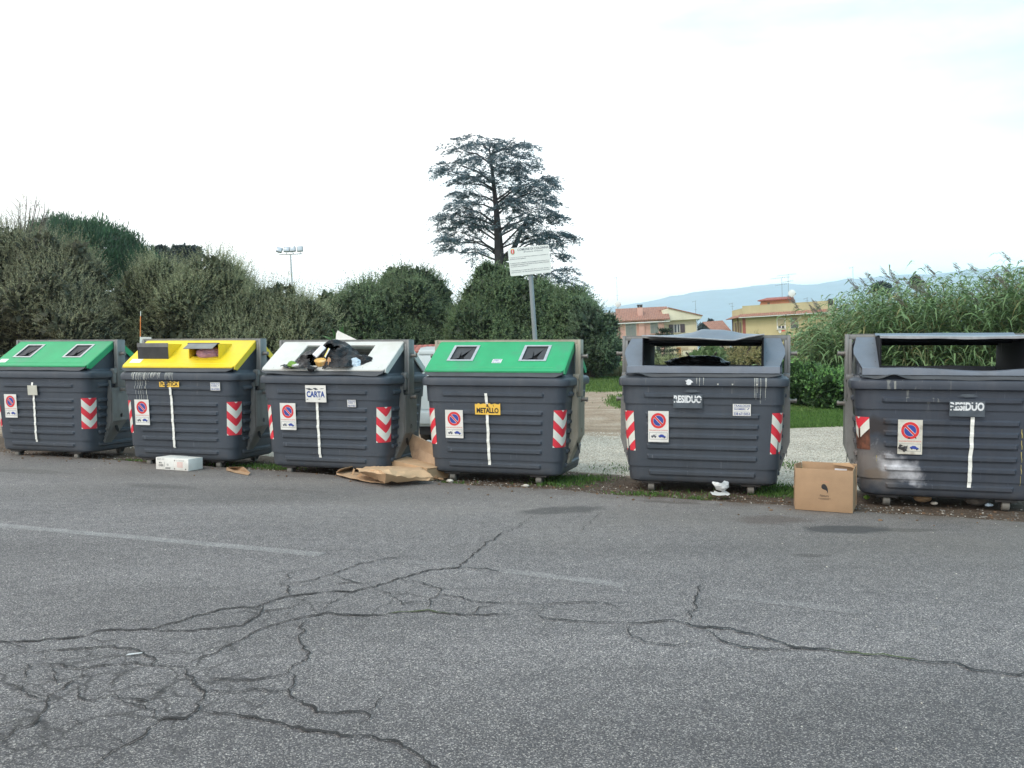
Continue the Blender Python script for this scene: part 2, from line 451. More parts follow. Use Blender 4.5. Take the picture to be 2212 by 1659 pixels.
B(.008, (0,612),(60,605),(120,600)); B(.008,(1060,790),(1130,790),(1200,780)); B(.009,(-10,270),(40,235),(80,200)); B(.007,(290,270),(390,180))
for i, (w, pts) in enumerate(cr):
    ribbon(pts, w * 0.72, 0.006 + 0.00006 * i, 1, 0.55, seed=i * 3.1)
ribbon([(-300, 1095), (0, 1135), (250, 1157), (500, 1180), (695, 1198)], 0.13, 0.0013, 2, 0.04, 0.1, 50, 0.004, False)
ribbon([(880, 1213), (1100, 1235)], 0.09, 0.0012, 4, 0.1, 0.1, 51, 0.006, False)
ribbon([(1090, 1233), (1200, 1246), (1345, 1264)], 0.12, 0.0014, 3, 0.08, 0.1, 52, 0.006, False)
ribbon([(1545, 1286), (1700, 1303), (1850, 1322)], 0.11, 0.0014, 4, 0.1, 0.1, 54, 0.006, False)
ro = road.build("road", [M_asph, M_crack, M_p1, M_p2, M_p3], smooth=False)
tagk(ro, kind="structure")

# ---------------------------------------------------------------- ground sheet to the horizon
def gz(x, y):
    d = y - yedge(x)
    if d < 0: return -0.05
    z = -0.035
    if y > 13: z += min(0.5, 0.015 * max(0, min(y, 60) - 14)) if d > 1 else 0
    if d > 1.5: z += 0.02 * mnoise.noise(Vector((x * 0.35, y * 0.35, 0))) + 0.008 * mnoise.noise(Vector((x * 1.7, y * 1.7, 2)))
    return z
gx = np.unique(np.round(np.concatenate([-np.geomspace(26, 9000, 22), np.arange(-26, 30.01, 0.3), np.geomspace(30, 9000, 22)]), 3))
gy = np.unique(np.round(np.concatenate([-np.geomspace(3, 4000, 10)[::-1], np.arange(-3, 6, 1.5), np.arange(6, 46, 0.25), np.geomspace(46, 9000, 30)]), 3))
gv = []; gc = []
def zone(x, y):
    """weights: gravel, grass, bare earth, dark soil strip"""
    d = y - yedge(x)
    nz = mnoise.noise(Vector((x * 0.5, y * 0.5, 7))); n2 = mnoise.noise(Vector((x * 0.18, y * 0.12, 3)))
    soil = max(0, min(1, (2.1 + 0.8 * nz - d) / 0.7)) if x < 30 else 0
    gline = 17.4 + 0.5 * nz + (0.25 * (x - 4) if x > 4 else 0)
    grav = max(0, min(1, (gline - y) / (0.5 if x > 3.5 else 3.0)))
    if x > 3.2 + 0.1 * (y - 17): grass = 1 - grav
    else:
        grass = max(0, min(1, (y - 31 - 3 * n2) / 1.5))
        patch = 1 - math.hypot((x - 4.0) / 1.6, (y - 24.0) / 5)
        grass = max(grass, max(0, min(1, patch * 3)))
    return grav * (1 - soil), grass * (1 - soil), soil
for y in gy:
    for x in gx:
        gv.append((x, y, gz(x, y))); g = zone(x, y); gc.append((g[0], g[1], g[2], 1.0))
nx = len(gx)
gf = [(j*nx+i, j*nx+i+1, (j+1)*nx+i+1, (j+1)*nx+i) for j in range(len(gy)-1) for i in range(nx-1)]
gme = bpy.data.meshes.new("ground"); gme.from_pydata(gv, [], gf)
ca = gme.color_attributes.new("zone", 'FLOAT_COLOR', 'POINT'); ca.data.foreach_set("color", np.array(gc, dtype=np.float32).ravel())
gme.polygons.foreach_set("use_smooth", [True] * len(gf))
m, nt, b, out = newmat("ground"); n = N(nt)
at = nt.nodes.new("ShaderNodeAttribute"); at.attribute_name = "zone"
sc = nt.nodes.new("ShaderNodeSeparateColor"); n.link(at.outputs["Color"], sc.inputs[0])
br = n.math('MULTIPLY', n.math('SUBTRACT', n.noise(2.5, 6, 0.7), 0.5), 0.9)
def sharpen(s_): return n.math('MULTIPLY', n.math('ADD', n.math('SUBTRACT', s_, 0.5), n.math('ADD', br, 0.12)), 4.0, clamp=True)
peb = n.voro(48, out="Color"); pd = n.voro(48)
sp = nt.nodes.new("ShaderNodeSeparateColor"); n.link(peb, sp.inputs[0])
gravc = n.ramp(sp.outputs[0], [(0.0, (0.40, 0.34, 0.26, 1)), (0.5, (0.62, 0.545, 0.44, 1)), (1.0, (0.80, 0.74, 0.63, 1))])
gravc = n.mix(1.0, gravc, n.ramp(pd, [(0.30, 1.0), (0.75, 0.45)]), 'MULTIPLY')
gravc = n.mix(1.0, gravc, n.ramp(n.noise(0.8, 5, 0.6), [(0.3, 0.82), (0.7, 1.15)]), 'MULTIPLY')
earth0 = n.ramp(n.noise(1.2, 7, 0.7, vec=n.mapping(scale=(0.8, 1.2, 1))), [(0.25, (0.19, 0.12, 0.075, 1)), (0.5, (0.32, 0.245, 0.175, 1)), (0.75, (0.46, 0.39, 0.31, 1))])
earth = n.mix(1.0, earth0, n.ramp(n.noise(22, 5, 0.75), [(0.3, 0.6), (0.7, 1.5)]), 'MULTIPLY')
grassc = n.ramp(n.noise(5, 6, 0.7), [(0.25, (0.045, 0.09, 0.015, 1)), (0.6, (0.10, 0.19, 0.035, 1)), (0.8, (0.15, 0.22, 0.06, 1))])
soilc = n.ramp(n.noise(14, 6, 0.75), [(0.25, (0.040, 0.027, 0.018, 1)), (0.55, (0.115, 0.082, 0.058, 1)), (0.72, (0.17, 0.14, 0.11, 1)), (0.8, (0.40, 0.36, 0.30, 1))])
c = n.mix(sharpen(sc.outputs[0]), earth, gravc)
c = n.mix(sharpen(sc.outputs[1]), c, grassc)
c = n.mix(sharpen(sc.outputs[2]), c, soilc)
n.link(c, b.inputs["Base Color"]); b.inputs["Roughness"].default_value = 0.95; b.inputs["Specular IOR Level"].default_value = 0.2
n.bump(b, n.math('ADD', n.math('MULTIPLY', pd, -1.0), n.noise(30, 5, 0.7)), 0.8, 0.03)
gme.materials.append(m)
go = bpy.data.objects.new("ground", gme); COL.objects.link(go); tagk(go, kind="structure")

# ---------------------------------------------------------------- distant mountains
ridge = [(-400,700),(400,690),(1000,700),(1200,690),(1274,680),(1304,667),(1380,652),(1450,640),(1550,627),(1640,616),(1700,611),(1760,612),(1850,601),(1950,594),(2050,590),(2212,575),(2500,590),(2900,660)]
mv = []; mf = []
YM = 5000.0; K = 260; rows = 14
for i in range(K):
    px = -400 + 3300 * i / (K - 1)
    py = np.interp(px, [r[0] for r in ridge], [r[1] for r in ridge])
    top = P(px, py, YM)
    top.z += 16 * mnoise.noise(Vector((i * 0.11, 0, 0))) + 6 * mnoise.noise(Vector((i * 0.5, 1, 0)))
    for j in range(rows):
        t = j / (rows - 1)
        y = YM - 2200 * (1 - t); z = top.z * (t ** 1.4) - 5 * (1 - t)
        z += 40 * t * (1 - t) * mnoise.noise(Vector((i * 0.13, t * 4, 5)))
        mv.append((top.x * y / YM, y, z))
    mv.append((top.x * 1.15, YM + 1500, -20))
rr = rows + 1
for i in range(K - 1):
    for j in range(rr - 1): mf.append((i*rr+j, (i+1)*rr+j, (i+1)*rr+j+1, i*rr+j+1))
mm = bpy.data.meshes.new("hills"); mm.from_pydata(mv, [], mf); mm.polygons.foreach_set("use_smooth", [True] * len(mf))
mm.materials.append(simple("hazy_slope", (0.16, 0.20, 0.26), 0.95, 0.25, 0.01))  # pale blue of the distance haze mixed into the slope colour
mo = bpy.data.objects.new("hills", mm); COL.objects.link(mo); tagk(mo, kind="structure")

# ================================================================== CONTAINERS
def plastic(name, col, rough=0.5, scorch=None, drips=False, spec=0.45, wear=0.14):
    m, nt, b, out = newmat(name); n = N(nt)
    c = n.ramp(n.noise(2.2, 6, 0.65, vec=n.mapping(scale=(1, 1, 0.35))), [(0.3, c4([k * 0.82 for k in col])), (0.7, c4([k * 1.2 for k in col]))])
    dust = n.ramp(n.noise(5, 7, 0.72, vec=n.mapping(scale=(1, 1, 0.18), loc=(5, 2, 0))), [(0.5, 0.0), (0.8, wear)])
    c = n.mix(dust, c, (0.20, 0.185, 0.165, 1))
    # fine scratches
    sc_ = n.ramp(n.noise(30, 3, 0.5, vec=n.mapping(scale=(1, 1, 0.08), rot=(0, R(35), 0))), [(0.70, 0.0), (0.76, 0.3)])
    c = n.mix(sc_, c, (0.25, 0.26, 0.28, 1))
    # grime at the bottom edge
    o = n.sep()
    low = n.math('MULTIPLY', n.math('SUBTRACT', 1.0, n.math('DIVIDE', o[2], 0.26), clamp=True), n.ramp(n.noise(9, 5, 0.7), [(0.35, 0.0), (0.65, 1.0)]))
    c = n.mix(n.math('MULTIPLY', low, 0.5), c, (0.10, 0.085, 0.065, 1))
    if scorch:
        s1 = n.blob(-0.72, 0.42, 0.42, 0.25, 0.9, R(-25), 0.7, 1.0, (0, 2))
        c = n.mix(n.math('MULTIPLY', s1, 0.72), c, (0.20, 0.175, 0.155, 1))
        s2 = n.blob(-0.45, 0.38, 0.27, 0.13, 1.5, R(-32), 0.9, 4.0, (0, 2))
        c = n.mix(n.math('MULTIPLY', s2, 0.95), c, (0.58, 0.58, 0.60, 1))
        s3 = n.blob(-0.66, 0.78, 0.16, 0.10, 0.9, 0, 0.5, 9.0, (0, 2))
        c = n.mix(n.math('MULTIPLY', s3, 0.8), c, (0.028, 0.02, 0.017, 1))
        s4 = n.blob(-0.66, 0.32, 0.11, 0.08, 1.3, 0, 0.5, 12.0, (0, 2))
        c = n.mix(n.math('MULTIPLY', s4, 0.7), c, (0.16, 0.12, 0.085, 1))
    if drips:
        mask = n.ramp(n.noise(24, 2, 0.5, vec=n.mapping(scale=(1, 1, 0.05), loc=(drips, 0, 0))), [(0.60, 0.0), (0.66, 1.0)])
        top = n.math('MULTIPLY', n.math('DIVIDE', n.math('SUBTRACT', o[2], 0.92), 0.2, clamp=True), mask)
        rgn = n.ramp(n.noise(1.7, 2, 0.5, vec=n.mapping(scale=(1, 0.1, 0.1), loc=(drips, 0, 0))), [(0.5, 0.0), (0.58, 1.0)])
        c = n.mix(n.math('MULTIPLY', n.math('MULTIPLY', top, rgn), 0.55), c, (0.42, 0.42, 0.36, 1))
    n.link(c, b.inputs["Base Color"]); b.inputs["Roughness"].default_value = rough
    b.inputs["Specular IOR Level"].default_value = spec
    n.bump(b, n.math('ADD', n.noise(160, 3, 0.6), n.math('MULTIPLY', n.noise(4, 3, 0.5), 2.0)), 0.22, 0.004)
    return m
BODYC = (0.044, 0.054, 0.068)
M_body = plastic("grey_plastic", BODYC)
M_body_d = plastic("grey_plastic_stained", BODYC, drips=3.0)
M_body_s = plastic("grey_plastic_scorched", (0.036, 0.044, 0.059), scorch=True, drips=8.0)
M_lidgrey = plastic("sky_sheen_grey_sheet", (0.115, 0.135, 0.165), 0.45, wear=0.35)  # same plastic as the body, sky sheen on the slopes put into its colour
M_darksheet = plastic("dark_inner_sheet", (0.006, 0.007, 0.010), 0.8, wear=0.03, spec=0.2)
M_rubber = simple("grey_rubber", (0.045, 0.050, 0.056), 0.65, 0.25, 5, 0.2, 40)
M_green = simple("green_plastic", (0.006, 0.29, 0.105), 0.5, 0.10, 3, 0.15, 120, dirt=((0.05, 0.19, 0.11), 0.9), streak=True)
M_yellow = simple("yellow_plastic", (0.74, 0.54, 0.015), 0.5, 0.08, 3, 0.15, 120, dirt=((0.42, 0.33, 0.06), 0.6), streak=True)
M_white = simple("white_plastic", (0.74, 0.74, 0.70), 0.5, 0.05, 3, 0.15, 120, dirt=((0.50, 0.47, 0.39), 0.7), streak=True)
_wm, _nt, _b, _out = M_white, M_white.node_tree, [n_ for n_ in M_white.node_tree.nodes if n_.type == 'BSDF_PRINCIPLED'][0], [n_ for n_ in M_white.node_tree.nodes if n_.type == 'OUTPUT_MATERIAL'][0]
_tr = _nt.nodes.new("ShaderNodeBsdfTranslucent"); _tr.inputs[0].default_value = (0.8, 0.8, 0.74, 1)
_mx = _nt.nodes.new("ShaderNodeMixShader"); _mx.inputs[0].default_value = 0.3
_nt.links.new(_b.outputs[0], _mx.inputs[1]); _nt.links.new(_tr.outputs[0], _mx.inputs[2]); _nt.links.new(_mx.outputs[0], _out.inputs[0])
M_black = simple("black_void", (0.006, 0.006, 0.007), 0.8, 0.2, 5)
M_flap = simple("flap_rubber", (0.030, 0.031, 0.034), 0.6, 0.3, 9, 0.2, 40)
M_steel = simple("galvanised_steel", (0.18, 0.185, 0.18), 0.5, 0.18, 7, 0.1, 60, metal=0.35, dirt=((0.11, 0.105, 0.085), 0.6), streak=True)
M_steel_b = simple("dusty_galvanised_steel", (0.30, 0.275, 0.215), 0.6, 0.16, 5, 0.1, 60, metal=0.15, dirt=((0.20, 0.16, 0.11), 0.7), streak=True)
M_zinc = simple("bright_steel_strip", (0.42, 0.43, 0.44), 0.4, 0.15, 20, metal=0.6)
M_pin = simple("pin_steel", (0.17, 0.16, 0.145), 0.5, 0.25, 20, metal=0.4)
M_tyre = simple("castor_rubber", (0.16, 0.15, 0.13), 0.7, 0.3, 12)
M_cast = simple("castor_steel", (0.045, 0.042, 0.04), 0.6, 0.3, 12, metal=0.3)
M_stk = simple("sticker_white", (0.70, 0.69, 0.64), 0.4, 0.06, 8, dirt=((0.40, 0.36, 0.28), 0.35))
M_stkdirty = simple("sticker_grimy", (0.58, 0.56, 0.48), 0.5, 0.12, 9, dirt=((0.16, 0.11, 0.07), 0.9))
M_red = simple("sign_red", (0.62, 0.030, 0.035), 0.4, 0.1, 6)
M_redtxt = simple("lettering_red", (0.62, 0.17, 0.13), 0.5, 0.1, 6)
M_blue = simple("sign_blue", (0.030, 0.060, 0.30), 0.4, 0.1, 6)
M_navy = simple("lettering_blue", (0.010, 0.055, 0.25), 0.4, 0.1, 6)
M_ink = simple("lettering_black", (0.015, 0.015, 0.017), 0.5, 0.1, 6)
M_inkg = simple("lettering_grey", (0.13, 0.14, 0.16), 0.5, 0.1, 6)
M_wtxt = simple("lettering_white", (0.68, 0.70, 0.70), 0.5, 0.08, 9, dirt=((0.3, 0.32, 0.34), 0.5))
M_ysign = simple("plate_yellow", (0.80, 0.50, 0.075), 0.45, 0.08, 9)
M_cream = simple("plate_cream", (0.50, 0.49, 0.41), 0.5, 0.08, 9, dirt=((0.35, 0.33, 0.26), 0.4))
M_tape = simple("tape_white", (0.74, 0.74, 0.68), 0.5, 0.08, 9)
M_glue = simple("glue_residue", (0.075, 0.090, 0.105), 0.35, 0.2, 9)
M_cwhite = simple("reflective_white", (0.66, 0.67, 0.60), 0.35, 0.05, 20)
M_cred = simple("reflective_red", (0.64, 0.035, 0.055), 0.35, 0.08, 20)
M_burnt = simple("burnt_film", (0.10, 0.035, 0.018), 0.7, 0.9, 9, dirt=((0.02, 0.012, 0.01), 0.95))

ZB, ZR = 0.115, 1.13          # bottom and rim of the tub
RIBS = [1.02, 0.81, 0.70, 0.595, 0.475, 0.365, 0.195]
STEPS = [0.945, 0.275]
def half(z):
    t = (z - ZB) / (ZR - ZB); t = max(0, min(1, t))
    hx = 0.795 + (0.845 - 0.795) * t; hy = 0.53 + (0.60 - 0.53) * t
    for s in STEPS:
        if z >= s: hx += 0.011; hy += 0.011
    return hx, hy
def ribo(z):
    for r in RIBS:
        if r <= z <= r + 0.030: return 0.022
        if r - 0.016 < z < r: return -0.008
        if r + 0.030 < z < r + 0.046: return 0.022 * (1 - (z - r - 0.030) / 0.016)
    return 0.0
def ringpts(hx, hy, r, rib, extra=0.0):
    """counter-clockwise ring of points; rib pushes the flat middles outwards"""
    hx += extra; hy += extra
    out = []
    fl = [(-1, 0), (-.86, 0), (-.835, 1), (-.3, 1), (.3, 1), (.835, 1), (.86, 0), (1, 0)]
    # front (y=-hy), left to right
    for t, k in fl: out.append((t * (hx - r), -hy - rib * k))
    for a in range(1, 6): t = math.pi / 2 * a / 6; out.append((hx - r + r * math.sin(t), -(hy - r) - r * math.cos(t)))
    for t, k in fl: out.append((hx + rib * k, t * (hy - r)))
    for a in range(1, 6): t = math.pi / 2 * a / 6; out.append((hx - r + r * math.cos(t), (hy - r) + r * math.sin(t)))
    for t, k in fl: out.append((-t * (hx - r), hy + rib * k))
    for a in range(1, 6): t = math.pi / 2 * a / 6; out.append((-(hx - r) - r * math.sin(t), (hy - r) + r * math.cos(t)))
    for t, k in fl: out.append((-hx - rib * k, -t * (hy - r)))
    for a in range(1, 6): t = math.pi / 2 * a / 6; out.append((-(hx - r) - r * math.cos(t), -(hy - r) - r * math.sin(t)))
    return out
RC = 0.14
def front_y(z): return -half(z)[1] - 0.0280     # plane that lies on the ridges
def tub(mb, seed):
    zs = set([ZB + 0.045, ZR])
    for r in RIBS: zs |= {r - 0.017, r - 0.015, r - 0.0008, r, r + 0.030, r + 0.046}
    for s in STEPS: zs |= {s - 0.0008, s}
    zs |= set(np.arange(ZB + 0.08, ZR, 0.06))
    prof = [(0.040, ZB - 0.01, 0, 0.12), (0.016, ZB, 0, 0.13), (0.004, ZB + 0.014, 0, 0.135)]
    rings = [(z, -ins, 0, rc) for ins, z, _, rc in prof]
    rings += [(z, 0.0, ribo(z), RC) for z in sorted(zs)]
    # rolled rim band
    rings += [(1.131, 0.022, 0, RC), (1.140, 0.036, 0, RC), (1.185, 0.042, 0, RC), (1.215, 0.034, 0, RC), (1.235, 0.012, 0, RC), (1.243, -0.02, 0, RC), (1.262, -0.03, 0, RC)]
    n0 = None; b0 = len(mb.v)
    for z, ex, rb, rc in rings:
        hx, hy = half(z); pts = ringpts(hx, hy, rc, rb, ex)
        n0 = len(pts)
        for x, y in pts:
            w = 0.002 * mnoise.noise(Vector((x * 1.4 + seed, y * 1.4, z * 1.6)))
            mb.v.append(Vector((x * (1 + w), y + w * 2 * (1 if y > 0 else -1), z)))
    for i in range(len(rings) - 1):
        for k in range(n0):
            mb.f.append([b0+i*n0+k, b0+i*n0+(k+1) % n0, b0+(i+1)*n0+(k+1) % n0, b0+(i+1)*n0+k]); mb.m.append(0)
    mb.f.append([b0 + k for k in range(n0)][::-1]); mb.m.append(0)
    mb.f.append([b0 + (len(rings)-1)*n0 + k for k in range(n0)]); mb.m.append(0)

# slope frame of the front lid: origin at the hinge, u = x, v = down the slope, w = outward normal
HY, HZ, FY, FZ = -0.075, 1.632, -0.60, 1.300
SL = math.hypot(FY - HY, FZ - HZ)
def slopeM(sign=1):
    v = Vector((0, (FY - HY) * sign, FZ - HZ)).normalized()
    u = Vector((1, 0, 0)) * 1
    w = v.cross(u) if sign < 0 else u.cross(v) * -1
    if w.z < 0: w = -w
    M = Matrix(((u.x, v.x, w.x, 0), (u.y, v.y, w.y, HY * sign), (u.z, v.z, w.z, HZ), (0, 0, 0, 1)))
    return M
SF, SB = slopeM(1), slopeM(-1)
LW = 0.845
def front_plane(x, z):
    """matrix for flat things stuck on the front face at x,z"""
    y0 = front_y(z)
    dz = 0.2; sl = (front_y(z + dz) - front_y(z - dz)) / (2 * dz)
    zz = Vector((0, -1, -sl * -1)).normalized()
    up = Vector((0, sl, 1)).normalized(); xx = Vector((1, 0, 0)); nn = xx.cross(up)
    return Matrix(((xx.x, up.x, nn.x, x), (xx.y, up.y, nn.y, y0), (xx.z, up.z, nn.z, z), (0, 0, 0, 1)))
def lift(M, d): return M @ Matrix.Translation((0, 0, d))

def corner_pt(t, z, off, side):
    """t = arc length from the middle of the front corner (positive towards the container's side)"""
    hx, hy = half(z); r = RC; t = t + 0.035; a = t / r + math.pi / 4
    if a < 0: x, y = hx - r + a * r, -hy - off
    elif a > math.pi / 2: x, y = hx + off, -(hy - r) + (a - math.pi / 2) * r
    else: x, y = hx - r + (r + off) * math.sin(a), -(hy - r) - (r + off) * math.cos(a)
    return Vector((x * side, y, z))
def clip(poly, z0, z1):
    for lim, sg in ((z0, 1), (z1, -1)):
        out = []
        for i in range(len(poly)):
            a, b = poly[i], poly[(i + 1) % len(poly)]
            ia, ib = (a[1] - lim) * sg >= 0, (b[1] - lim) * sg >= 0
            if ia: out.append(a)
            if ia != ib:
                k = (lim - a[1]) / (b[1] - a[1]); out.append((a[0] + (b[0] - a[0]) * k, lim))
        poly = out
        if not poly: return []
    return poly
def chevron(side, parent, z0=0.44, z1=0.865, variant=0, t0=-0.115, t1=0.105):
    mb = MB(); K = 16; per = 0.196
    for i in range(K):
        ta = t0 + (t1 - t0) * i / K; tb = t0 + (t1 - t0) * (i + 1) / K
        for k in range(-4, 8):
            for h in (0, 1):
                zb = z1 - 0.02 - per * k + (per / 2 if h else 0)
                q = [(ta, zb - per/2 + abs(ta) * 0.95 - 0.1), (tb, zb - per/2 + abs(tb) * 0.95 - 0.1), (tb, zb + abs(tb) * 0.95 - 0.1), (ta, zb + abs(ta) * 0.95 - 0.1)]
                q = clip(q, z0, z1)
                if len(q) < 3: continue
                mid = sum(p[1] for p in q) / len(q)
                mi = 1 - h
                if variant == 1 and mid < z0 + 0.05 + 0.05 * math.sin(i * 1.3) and 3 < i < 13: mi = 2
                if variant == 2:
                    if mid < z1 - 0.17 + 0.03 * math.sin(i * 1.9): mi = 3
                    elif mi == 0 and mid < z1 - 0.12: mi = 3
                vs = [corner_pt(p[0], p[1], 0.004, side) for p in q]
                if side < 0: vs = vs[::-1]
                mb.add(vs, [tuple(range(len(vs)))], mi)
    mb.build("chevron_panel", [M_cred, M_cwhite, M_body, M_burnt], parent)

def disc(mb, M, r, mi, n=36, r0=0.0):
    if r0 == 0:
        mb.add([(r * math.cos(2*math.pi*i/n), r * math.sin(2*math.pi*i/n), 0) for i in range(n)], [tuple(range(n))], mi, M)
    else:
        vs = [(q * math.cos(2*math.pi*i/n), q * math.sin(2*math.pi*i/n), 0) for q in (r0, r) for i in range(n)]
        mb.add(vs, [(i, n+i, n+(i+1) % n, (i+1) % n) for i in range(n)], mi, M)
def no_parking(x, z, parent, dirty=False, w=0.222, h=0.33, tilt=0.0):
    M = front_plane(x, z) @ Matrix.Rotation(tilt, 4, 'Z')
    mb = MB(); mb.box(-w/2, w/2, -h/2, h/2, 0, 0.002, 0, M)
    o = mb.build("no_parking_sticker", [M_stkdirty if dirty else M_stk], parent, smooth=False)
    g = MB(); r = 0.082; C = lift(M, 0.0032) @ Matrix.Translation((0, 0.062, 0))
    disc(g, C, r, 1, r0=r * 0.70); disc(g, lift(C, 0.0004), r * 0.66, 2)
    B_ = lift(C, 0.0012) @ Matrix.Rotation(R(-45), 4, 'Z')
    g.box(-r * 0.66, r * 0.66, -r * 0.15, r * 0.15, 0, 0.0003, 0, B_)
    g.box(-r * 0.72, r * 0.72, -r * 0.10, r * 0.10, 0, 0.0008, 1, B_)
    disc(g, lift(C, -0.0003), r * 1.05, 3, r0=r * 1.0)
    add_text(g, "PER MOVIMENTAZIONE CONTENITORI", w * 0.9, 0.012, lift(M, 0.003) @ Matrix.Translation((0, -0.040, 0)), 4, 0.02)
    # tow-away pictogram in a thin frame
    T = lift(M, 0.003) @ Matrix.Translation((0, -0.1, 0))
    for a in ((-.095,.095,.034,.0365),(-.095,.095,-.0365,-.034),(-.0975,-.095,-.0365,.0365),(.095,.0975,-.0365,.0365)):
        g.box(a[0], a[1], a[2], a[3], 0, 0.0004, 5, T)
    truck = [(-.078,-.012),(-.078,.004),(-.060,.005),(-.056,.013),(-.040,.014),(-.036,.002),(-.022,.002),(-.022,-.012)]
    g.prism(truck, 0, 0.0004, 'z', 5, T)
    g.prism([(-.04,.004),(-.036,.004),(-.018,.022),(-.020,.024)], 0, 0.0004, 'z', 5, T)
    car = [(.004,-.010),(-.002,.002),(.014,.010),(.026,.018),(.050,.016),(.062,.004),(.080,-.004),(.080,-.016),(.060,-.016)]
    g.prism(car, 0, 0.0004, 'z', 2, T)
    for cx, cy in ((-.066,-.014),(-.034,-.014),(.018,-.012),(.064,-.018)): disc(g, lift(T @ Matrix.Translation((cx, cy, 0)), 0.0006), 0.007, 4 if 0 else 6)
    g.build("sign_print", [M_stk, M_red, M_blue, M_stk, M_redtxt, M_inkg, M_ink], o, smooth=False)
    if dirty:
        d = MB()
        for k, (cx, cy, s) in enumerate([(-.075,-.11,.030),(-.05,-.125,.022),(-.085,-.085,.018),(-.01,-.01,.013),(.05,-.005,.008),(-.06,.105,.007),(-.035,-.095,.015)]):
            pts = [(cx + s * (1 + .5 * math.sin(k + i * 2.3)) * math.cos(i * math.pi / 4), cy + s * .7 * (1 + .4 * math.cos(k * 2 + i * 1.7)) * math.sin(i * math.pi / 4)) for i in range(8)]
            d.prism(pts, 0.0045, 0.0055, 'z', 0, M)
        d.build("torn_patch", [M_burnt if 0 else M_cast], o, smooth=False)
def small_sticker(M, parent, w=0.115, h=0.085):
    mb = MB(); mb.box(-w/2, w/2, -h/2, h/2, 0, 0.0015, 0, M)
    o = mb.build("removals_sticker", [M_stk], parent, smooth=False)
    g = MB(); T = lift(M, 0.0028)
    add_text(g, "TRASLOCHI", w * 0.88, h * 0.17, T @ Matrix.Translation((0, h * 0.36, 0)), 0, 0.02)
    add_text(g, "SGOMBERI", w * 0.62, h * 0.15, T @ Matrix.Translation((-w * 0.12, h * 0.07, 0)), 0, 0.02)
    g.box(-w*.44, w*.44, -h*.13, -h*.16 + h*.02, 0, .0003, 0, T)
    g.box(-w*.44, w*.44, h*.20, h*.22, 0, .0003, 0, T)
    g.prism([(w*.28,h*.02),(w*.34,h*.02),(w*.42,h*.17),(w*.39,h*.18)], 0, .0003, 'z', 0, T)
    add_text(g, "338 6715053", w * 0.90, h * 0.24, T @ Matrix.Translation((0, -h * 0.33, 0)), 0, 0.02)
    g.build("lettering", [M_navy], o, smooth=False)
def tape(x, z1, z0, parent, w=0.034, seed=0, drift=0.012):
    mb = MB(); zs = sorted(set([round(float(q), 5) for q in np.arange(z0, z1, 0.02)] + [z1] + [q for r in RIBS for q in (r - 0.003, r - 0.0005, r, r + 0.030, r + 0.046) if z0 < q < z1] + [q for r in STEPS for q in (r - 0.002, r) if z0 < q < z1])); pts = []
    for i, z in enumerate(zs):
        xx = x + 0.006 * mnoise.noise(Vector((z * 9, seed, 0))) + drift * (z1 - z)
        hw = w / 2 * (1 + 0.15 * mnoise.noise(Vector((z * 25, seed, 4))))
        y = -half(z)[1] - max(ribo(z), .017) - 0.004
        pts.append((xx - hw, xx + hw, y, z))
    vs = []; fs = []
    for a, b_, y, z in pts: vs += [(a, y, z), (b_, y, z)]
    for i in range(len(pts) - 1): fs.append((2*i, 2*i+1, 2*i+3, 2*i+2))
    mb.add(vs, fs); mb.build("tape_strip", [M_tape], parent, smooth=False)

def lid_plate(parent, sign, col, holes=(), seed=0, name="lid", skirt=0.07):
    """moulded lid: plate with real openings, turned-down edges all round"""
    M = SF if sign > 0 else SB
    mb = MB()
    mb.prism([(-LW, -0.01), (LW, -0.01), (LW, SL - 0.01), (LW - 0.02, SL + 0.01), (-LW + 0.02, SL + 0.01), (-LW, SL - 0.01)], -0.006, 0.012, 'z', 0, M, holes=holes)
    for s in (-1, 1):      # side skirts
        x0, x1 = (LW - 0.004, LW + 0.012) if s > 0 else (-LW - 0.012, -LW + 0.004)
        mb.prism([(0.0, 0.0095), (SL - 0.03, 0.0095), (SL + 0.012, -0.02), (SL - 0.04, -skirt), (0.05, -skirt)], x0, x1, 'x', 0, M @ Matrix(((1,0,0,0),(0,1,0,0),(0,0,1,0),(0,0,0,1))))
    mb.prism([(SL + 0.002, 0.0085), (SL + 0.016, 0.002), (SL + 0.010, -0.022), (SL - 0.004, -0.022)], -LW + 0.02, LW - 0.02, 'x', 0, M)
    # moulded bead along the lower edge
    mb.prism([(SL - 0.075, 0.011), (SL - 0.068, 0.016), (SL - 0.060, 0.0115)], -LW + 0.12, LW - 0.12, 'x', 0, M)
    return mb.build(name, [col], parent, sharp=25)
def lip(parent, sign, wav=0.0, seed=0, mat=None):
    """rubber apron hanging under the lid's lower edge"""
    mb = MB(); K = 40; vs = []; fs = []
    s = sign
    for i in range(K + 1):
        x = -LW + 0.0 + (2 * LW) * i / K
        e = min(1, min(i, K - i) / 2.0)
        w = wav * mnoise.noise(Vector((x * 2.2, seed, 0)))
        for (y, z) in [(-0.585, 1.305), (-0.612, 1.287), (-0.632 - abs(w) * 0.4, 1.262 + w * .5), (-0.645 - abs(w), 1.243 + w + (1 - e) * 0.03), (-0.635 - abs(w), 1.240 + w + (1 - e) * 0.03), (-0.60, 1.275)]:
            vs.append((x, y * s, z))
    for i in range(K):
        for k in range(6): fs.append((i*6+k, (i+1)*6+k, (i+1)*6+(k+1) % 6, i*6+(k+1) % 6))
    fs.append(tuple(range(6))); fs.append(tuple(K*6+k for k in range(6))[::-1])
    mb.add(vs, fs); mb.build("rubber_apron", [mat or M_rubber], parent)

